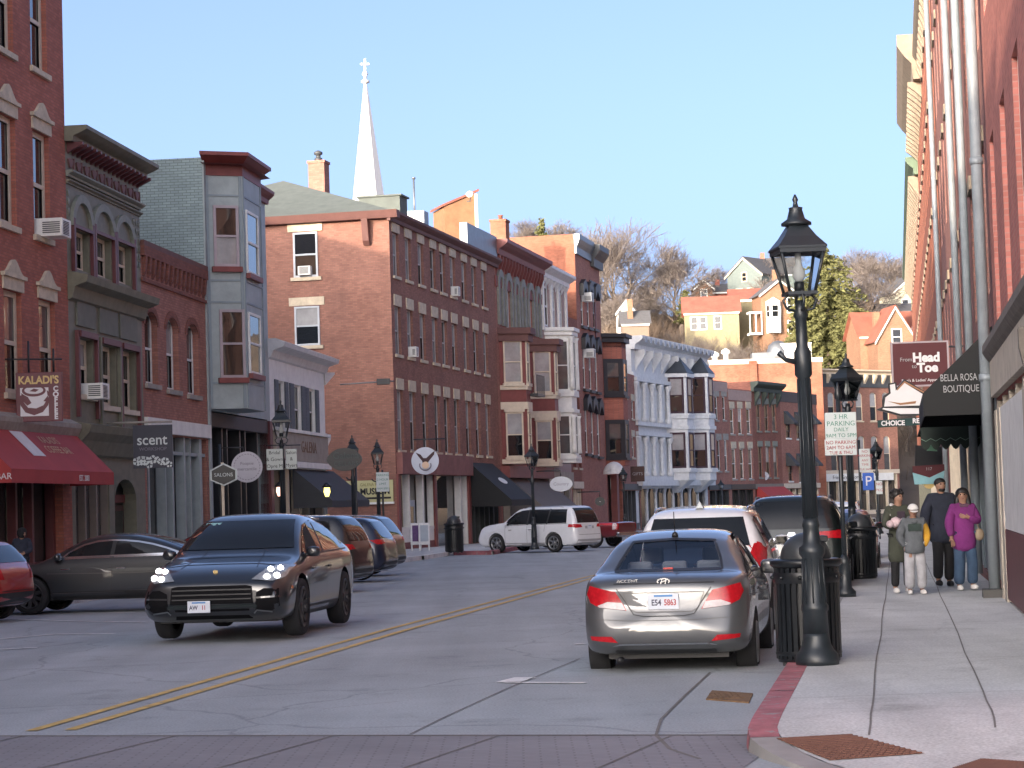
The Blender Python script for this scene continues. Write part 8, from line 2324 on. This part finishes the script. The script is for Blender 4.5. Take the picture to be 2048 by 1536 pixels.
HAIR = mat('black_hair', (.012, .010, .010), rough=.55, var=.3, vscale=20); EYE = mat('dark_eye', (.01, .008, .008), rough=.2, var=0); LIP = mat('lip', (.20, .075, .065), rough=.5, var=0)
def cloth(n, c): return mat(n, c, rough=.9, var=.22, vscale=5, bump=1.0, bscale=9)
def person(label, loc, rz, H, skin, P, top, trousers, shoes, hair=None, coat_len=0.0, bulk=1.0, leg_r=1.0, sleeve=None, extra=None):
    """P: joint overrides for a 1.70 m figure facing -y"""
    J = dict(pelvis=(0, 0, .95), waist=(0, -.005, 1.08), chest=(0, 0, 1.28), neck=(0, .005, 1.44), jaw=(0, -.015, 1.525), face=(0, -.018, 1.59), crown=(0, .0, 1.655),
             hipL=(.085, 0, .90), kneeL=(.095, -.03, .50), ankL=(.095, .02, .09), toeL=(.10, -.12, .035), hipR=(-.085, 0, .90), kneeR=(-.095, -.03, .50), ankR=(-.095, .02, .09), toeR=(-.10, -.12, .035),
             shL=(.165, 0, 1.375), elL=(.235, .03, 1.12), wrL=(.235, -.04, .88), shR=(-.165, 0, 1.375), elR=(-.235, .03, 1.12), wrR=(-.235, -.04, .88))
    J.update(P)
    r = thing('person', label, 'person', loc, rz, 'people on the pavements'); k = H / 1.70; r.scale = (k, k, k)
    nodes = {'pelvis': (J['pelvis'], .115), 'waist': (J['waist'], .105), 'chest': (J['chest'], .125), 'neck': (J['neck'], .052), 'jaw': (J['jaw'], .062), 'face': (J['face'], .078), 'crown': (J['crown'], .066)}
    E = [('pelvis', 'waist'), ('waist', 'chest'), ('chest', 'neck'), ('neck', 'jaw'), ('jaw', 'face'), ('face', 'crown')]
    f = Vector(J['face'])
    fd = (Vector(P.get('look', (0, -1, 0)))).normalized(); sd_ = fd.cross(Vector((0, 0, 1))).normalized() * -1
    nodes['nose'] = (tuple(f + fd * .088 + Vector((0, 0, -.012))), .016); E.append(('face', 'nose'))
    for s, n in ((1, 'earL'), (-1, 'earR')): nodes[n] = (tuple(f + sd_ * s * .082 + Vector((0, 0, -.01))), .018); E.append(('face', n))
    for s in 'LR':
        nodes['hip' + s] = (J['hip' + s], .088); nodes['knee' + s] = (J['knee' + s], .058); nodes['ank' + s] = (J['ank' + s], .04); nodes['toe' + s] = (J['toe' + s], .035)
        E += [('pelvis', 'hip' + s), ('hip' + s, 'knee' + s), ('knee' + s, 'ank' + s), ('ank' + s, 'toe' + s)]
        nodes['sh' + s] = (J['sh' + s], .055); nodes['el' + s] = (J['el' + s], .042); nodes['wr' + s] = (J['wr' + s], .028)
        E += [('chest', 'sh' + s), ('sh' + s, 'el' + s), ('el' + s, 'wr' + s)]
        w, e = Vector(J['wr' + s]), Vector(J['el' + s]); d = (w - e).normalized(); d = Vector(P.get('hand' + s, d)).normalized()
        a = d.cross(Vector((0, 1, .2))).normalized(); b_ = d.cross(a).normalized()
        pl = w + d * .065; nodes['palm' + s] = (tuple(pl), .026); E.append(('wr' + s, 'palm' + s))
        for q in range(4):
            off = a * (q - 1.5) * .019; ln = (.062, .072, .068, .052)[q]; k1 = pl + d * .035 + off; k2 = k1 + d * ln * .6 - b_ * .012; k3 = k2 + d * ln * .35 - b_ * .028
            for nm, pt, rr in (('f%d1' % q, k1, .0095), ('f%d2' % q, k2, .0085), ('f%d3' % q, k3, .007)): nodes[nm + s] = (tuple(pt), rr)
            E += [('palm' + s, 'f%d1' % q + s), ('f%d1' % q + s, 'f%d2' % q + s), ('f%d2' % q + s, 'f%d3' % q + s)]
        sg = 1 if s == 'L' else -1
        t1 = w + d * .03 - a * .032; t2 = t1 + d * .035 - a * .018 - b_ * .012
        nodes['t1' + s] = (tuple(t1), .011); nodes['t2' + s] = (tuple(t2), .009); E += [('wr' + s, 't1' + s), ('t1' + s, 't2' + s)]
    body = mesh_child('body', skin_mesh(nodes, E, 2, (.85, 1.42, .72)), skin, r)
    for s in (1, -1):
        o = MB().sphere(tuple(f + fd * .074 + sd_ * s * .03 + Vector((0, 0, .018))), .011, 8, 6).build('eye', EYE, body)
    o = MB().sphere((0, 0, 0), 1, 10, 6, .024, .008, .008).build('mouth', LIP, body); o.location = f + fd * .072 + Vector((0, 0, -.055)); o.rotation_euler = (0, 0, atan2(fd.x, -fd.y))
    # top
    z_h = .93 - coat_len; B_ = bulk
    px_, py_, pz = J['pelvis']
    nt_ = {'chest': (J['chest'], .155 * B_), 'waist': (J['waist'], .14 * B_), 'seat': ((px_, py_, .97), .155 * B_), 'hem': ((px_, py_, z_h - .09), .185 * B_), 'collar': ((J['neck'][0], J['neck'][1], J['neck'][2] - .015), .082)}
    Et = [('chest', 'waist'), ('waist', 'seat'), ('seat', 'hem'), ('chest', 'collar')]
    for s in 'LR':
        nt_['sh' + s] = (J['sh' + s], .078 * B_); nt_['el' + s] = (J['el' + s], .064 * B_); w, e = Vector(J['wr' + s]), Vector(J['el' + s]); nt_['cf' + s] = (tuple(w - (w - e).normalized() * .0), .045 * B_)
        Et += [('chest', 'sh' + s), ('sh' + s, 'el' + s), ('el' + s, 'cf' + s)]
    tm = skin_mesh(nt_, Et, 2, (.2, 1.40, .82)); 
    for v in tm.vertices:
        if v.co.z < z_h and abs(v.co.x - px_) < .215 * B_: v.co.z = z_h + .05 * (v.co.z - z_h)
    jk = mesh_child('jacket', tm, top, r)
    if sleeve:
        tm.materials.append(sleeve[1])
        for p in tm.polygons:
            if p.center.x * sleeve[0] > .17 and p.center.z < 1.34: p.material_index = 1
    nl = {'pelvis': ((px_, py_, pz), .125 * min(B_, 1.08)), }
    El = []
    for s in 'LR':
        kx = Vector(J['ank' + s]); nl['hip' + s] = (J['hip' + s], .098 * leg_r ** .6); nl['knee' + s] = (J['knee' + s], .078 * leg_r); nl['cuff' + s] = ((kx.x, kx.y, kx.z + .0), .068 * leg_r ** 1.5)
        El += [('pelvis', 'hip' + s), ('hip' + s, 'knee' + s), ('knee' + s, 'cuff' + s)]
    mesh_child('trousers', skin_mesh(nl, El, 2, (.7, 1.2, .72)), trousers, r)
    for s in 'LR':
        an, to = Vector(J['ank' + s]), Vector(J['toe' + s]); m = MB(); d = (to - an); ang = atan2(d.x, -d.y)
        m.sphere((0, 0, 0), 1, 14, 8); m.v = [(x * .048, y * .135, max(-.62, z) * .055) for x, y, z in m.v]; 
        o = m.build('shoe', shoes, r); o.location = an.lerp(to, .5) + Vector((0, 0, -.018)); o.rotation_euler = (max(-.5, min(.5, (an.z - .09 - (to.z - .035)) * 2.2)), 0, ang)
    if hair: hair(r, f, fd, sd_, body)
    if extra: extra(r, J, f, fd, sd_)
    return r
def hair_cap(scale=(1.0, 1.0, 1.0), long=0.0, curly=0.0, m=HAIR):
    def fn(r, f, fd, sd_, body):
        h = MB(); rnd = random.Random(4)
        M = Matrix((( sd_.x, -fd.x, 0, 0), (sd_.y, -fd.y, 0, 0), (0, 0, 1, 0), (0, 0, 0, 1)))
        h.sphere((0, .022, .035), .098, 18, 12, *scale)
        h.v = [(x, max(y, -.068 + max(0, (.05 - z) * .9)), z) for x, y, z in h.v]
        if long:
            o_ = len(h.v)
            for s in (1, -1):
                h.tube([(s * .06, .05, .06), (s * .085, .035, -.05), (s * .095, .02, -.16), (s * .085, -.02, -.16 - long)], [.05, .05, .052, .028], 8)
            h.tube([(0, .08, .05), (0, .1, -.1), (0, .1, -.16 - long)], [.07, .08, .05], 8)
        if curly:
            for _ in range(46):
                a, b_ = rnd.uniform(0, 2 * pi), rnd.uniform(-.3, 1.2); p = Vector((cos(a) * cos(b_) * .105, .025 + sin(a) * cos(b_) * .105, .03 + sin(b_) * .105))
                if p.y < -.05 and p.z < .06: continue
                h.sphere(tuple(p), rnd.uniform(.022, .036), 6, 4)
        h.xf(M); o = h.build('hair', m, r); o.location = f
    return fn
def spot(px, py, dz=KZ): P = gnd(px, py, dz); return (P.x, P.y, kz(P.y))
PURP = cloth('purple_fleece', (.155, .022, .135)); NAVY = cloth('navy_jacket', (.018, .022, .036)); OLIVE = cloth('dark_olive_coat', (.045, .05, .036)); HOODG = cloth('grey_hoodie', (.095, .105, .115))
JEANS = cloth('blue_denim', (.035, .065, .115)); BLK = cloth('black_cloth', (.012, .012, .014)); SWEATP = cloth('light_grey_jersey', (.33, .33, .35)); YELS = cloth('yellow_sleeve', (.50, .27, .03))
SHW = mat('white_shoe', (.6, .58, .56), rough=.6, var=.08); SHB = mat('brown_shoe', (.06, .035, .025), rough=.6, var=.1)
# woman in the purple jacket
def bag(r, J, f, fd, sd_):
    o = MB().sphere((0, 0, 0), 1, 14, 8, .085, .05, .11).build('handbag', mat('tan_leather', (.25, .19, .13), rough=.6, var=.1), None)
    o.parent = r; o.location = (.25, -.06, .93)
    MB().tube([(.0, 0, .1), (-.1, .05, .42), (-.2, .1, .5)], .009, 6).build('strap', mat('tan_leather', (.25, .19, .13)), o)
    c_ = MB(); c_.tube([(-.075, -.02, 1.45), (-.05, -.075, 1.42), (.05, -.075, 1.42), (.075, -.02, 1.45), (.05, .06, 1.47), (-.05, .06, 1.47), (-.075, -.02, 1.45)], .035, 8); c_.build('scarf', mat('mauve_scarf', (.10, .05, .08), rough=.9, var=.2), r)
person('woman in a purple jacket and wide blue jeans with one hand held to her chest', spot(1932, 1181), radians(6), 1.60, SKIN1,
       dict(elR=(-.25, .0, 1.12), wrR=(-.235, -.09, .90), elL=(.25, -.02, 1.14), wrL=(.06, -.20, 1.22), handL=(-1, -.1, .25), kneeL=(.10, -.10, .50), ankL=(.10, -.06, .10), toeL=(.11, -.21, .05), ankR=(-.09, .07, .09), toeR=(-.10, -.07, .035), look=(-.25, -1, .02)),
       PURP, JEANS, SHW, hair_cap((1.12, 1.05, 1.1), long=.2), coat_len=.27, bulk=1.36, leg_r=1.28, extra=bag)
# man behind her
def beard(r, J, f, fd, sd_):
    o = MB().sphere((0, 0, 0), 1, 12, 8, .06, .05, .045).build('beard', HAIR, r); o.location = f + fd * .028 + Vector((0, 0, -.068))
P_ = spot(1902, 1176)
person('bearded man in a dark navy jacket and black trousers walking behind the woman in purple', (P_[0], P_[1] + .55, P_[2]), radians(4), 1.80, SKIN2,
       dict(kneeR=(-.10, -.10, .52), ankR=(-.10, -.02, .12), toeR=(-.10, -.16, .04), ankL=(.1, .08, .09), toeL=(.1, -.06, .035), elR=(-.27, .0, 1.12), wrR=(-.28, -.06, .88), elL=(.27, .03, 1.12), look=(.2, -1, 0)),
       NAVY, BLK, BLK, hair_cap((.93, .98, .86)), coat_len=.25, bulk=1.42, leg_r=1.15, extra=beard)
# woman in the olive coat carrying a bundle
def bundle(r, J, f, fd, sd_):
    m = MB(); rnd = random.Random(2)
    for _ in range(7): m.sphere((rnd.uniform(-.12, .12), rnd.uniform(-.05, .05), rnd.uniform(-.05, .06)), rnd.uniform(.05, .085), 10, 6)
    o = m.build('bundle', mat('white_pink_cloth', (.55, .42, .44), rough=.9, var=.35, vscale=9), None); o.location = Matrix.Translation(r.location) @ (Matrix.Rotation(r.rotation_euler.z, 4, 'Z') @ (Vector((-.12, -.27, 1.15)) * r.scale.x))
    tag(o, 'white and pink bundle of cloth carried by the woman in the olive coat', 'bundle')
    h = MB(); h.tube([(-.10, .02, 1.47), (-.14, -.03, 1.38), (-.15, -.06, 1.28)], [.04, .05, .03], 8); h.build('pale_collar', SHW, r)
    q = MB(); q.box(-.07, .07, -.165, -.13, 1.08, 1.36); q.build('sweatshirt', mat('dark_purple_sweatshirt', (.05, .035, .05), rough=.9, var=.3, vscale=9), r, bevel=.03)
person('woman with curly dark hair in a long olive coat and black trousers beside the boy', spot(1803, 1186), radians(8), 1.61, SKIN1,
       dict(elR=(-.24, -.02, 1.13), wrR=(-.12, -.2, 1.10), handR=(.9, -.4, .1), elL=(.235, .03, 1.12), wrL=(.23, -.06, .88), kneeL=(.10, -.08, .50), ankL=(.11, .0, .09), toeL=(.12, -.14, .035), look=(.55, -1, -.05)),
       OLIVE, BLK, SHW, hair_cap((1.04, 1.05, 1.08), curly=1), coat_len=.42, bulk=1.24, leg_r=1.02, extra=bundle)
# boy with the white cap
def cap(r, J, f, fd, sd_):
    m = MB(); m.sphere((0, .01, .035), .104, 18, 10, 1, 1.05, .95, z0=.05); m.xf(Matrix.Rotation(.25, 4, 'X')); o = m.build('cap', SHW, r); o.location = f
    q = MB(); q.prism([(.075 * cos(t), -.085 - .075 * sin(t)) for t in [pi * i / 10 for i in range(11)]] , 'z', .025, .037); q.xf(Matrix.Rotation(.35, 4, 'X')); q.build('peak', SHW, o)
    h = MB(); h.tube([(-.08, .03, 1.45), (-.09, -.05, 1.40), (0, -.11, 1.36), (.09, -.05, 1.40), (.08, .03, 1.45), (0, .1, 1.47), (-.08, .03, 1.45)], .036, 8); h.build('hood', HOODG, r)
    q = MB(); q.box(-.13, .13, -.158, -.13, 1.2, 1.34); q.build('chest_panel', cloth('green_black_panel', (.03, .045, .04)), r, bevel=.012)
person('boy in a white cap and grey hoodie with a yellow sleeve, hands in pockets', spot(1832, 1189), radians(2), 1.38, SKIN1,
       dict(face=(0, -.04, 1.585), jaw=(0, -.03, 1.515), elL=(.27, .05, 1.10), wrL=(.17, -.06, .90), handL=(-.3, -.1, -1), elR=(-.27, .05, 1.10), wrR=(-.17, -.06, .90), handR=(.3, -.1, -1), kneeR=(-.115, -.07, .50), ankR=(-.11, .0, .09), toeR=(-.13, -.15, .035), kneeL=(.12, -.03, .5), ankL=(.13, .05, .09), toeL=(.15, -.09, .035), look=(0, -1, -.25)),
       HOODG, SWEATP, SHW, None, coat_len=.15, bulk=1.38, leg_r=1.36, sleeve=(1, YELS), extra=cap)
# hooded figure before the coffee shop
P = at(44, 1090, 46)
def hoodf(r, J, f, fd, sd_):
    m = MB(); m.sphere((0, .015, .02), .125, 16, 10, 1, 1.05, 1.1); m.v = [(x, max(y, -.06), z) for x, y, z in m.v]; o = m.build('hood', BLK, r); o.location = f; o.rotation_euler = (0, 0, atan2(fd.x, -fd.y))
person('stooping figure in a dark hooded jacket before the coffee shop', (P.x, 46, kz(46)), radians(0), 1.46, SKIN2, dict(look=(.9, -.5, -.3), face=(.03, -.05, 1.57), elL=(.22, -.12, 1.15), wrL=(.12, -.3, 1.1)), NAVY, BLK, BLK, None, bulk=1.25, extra=hoodf)
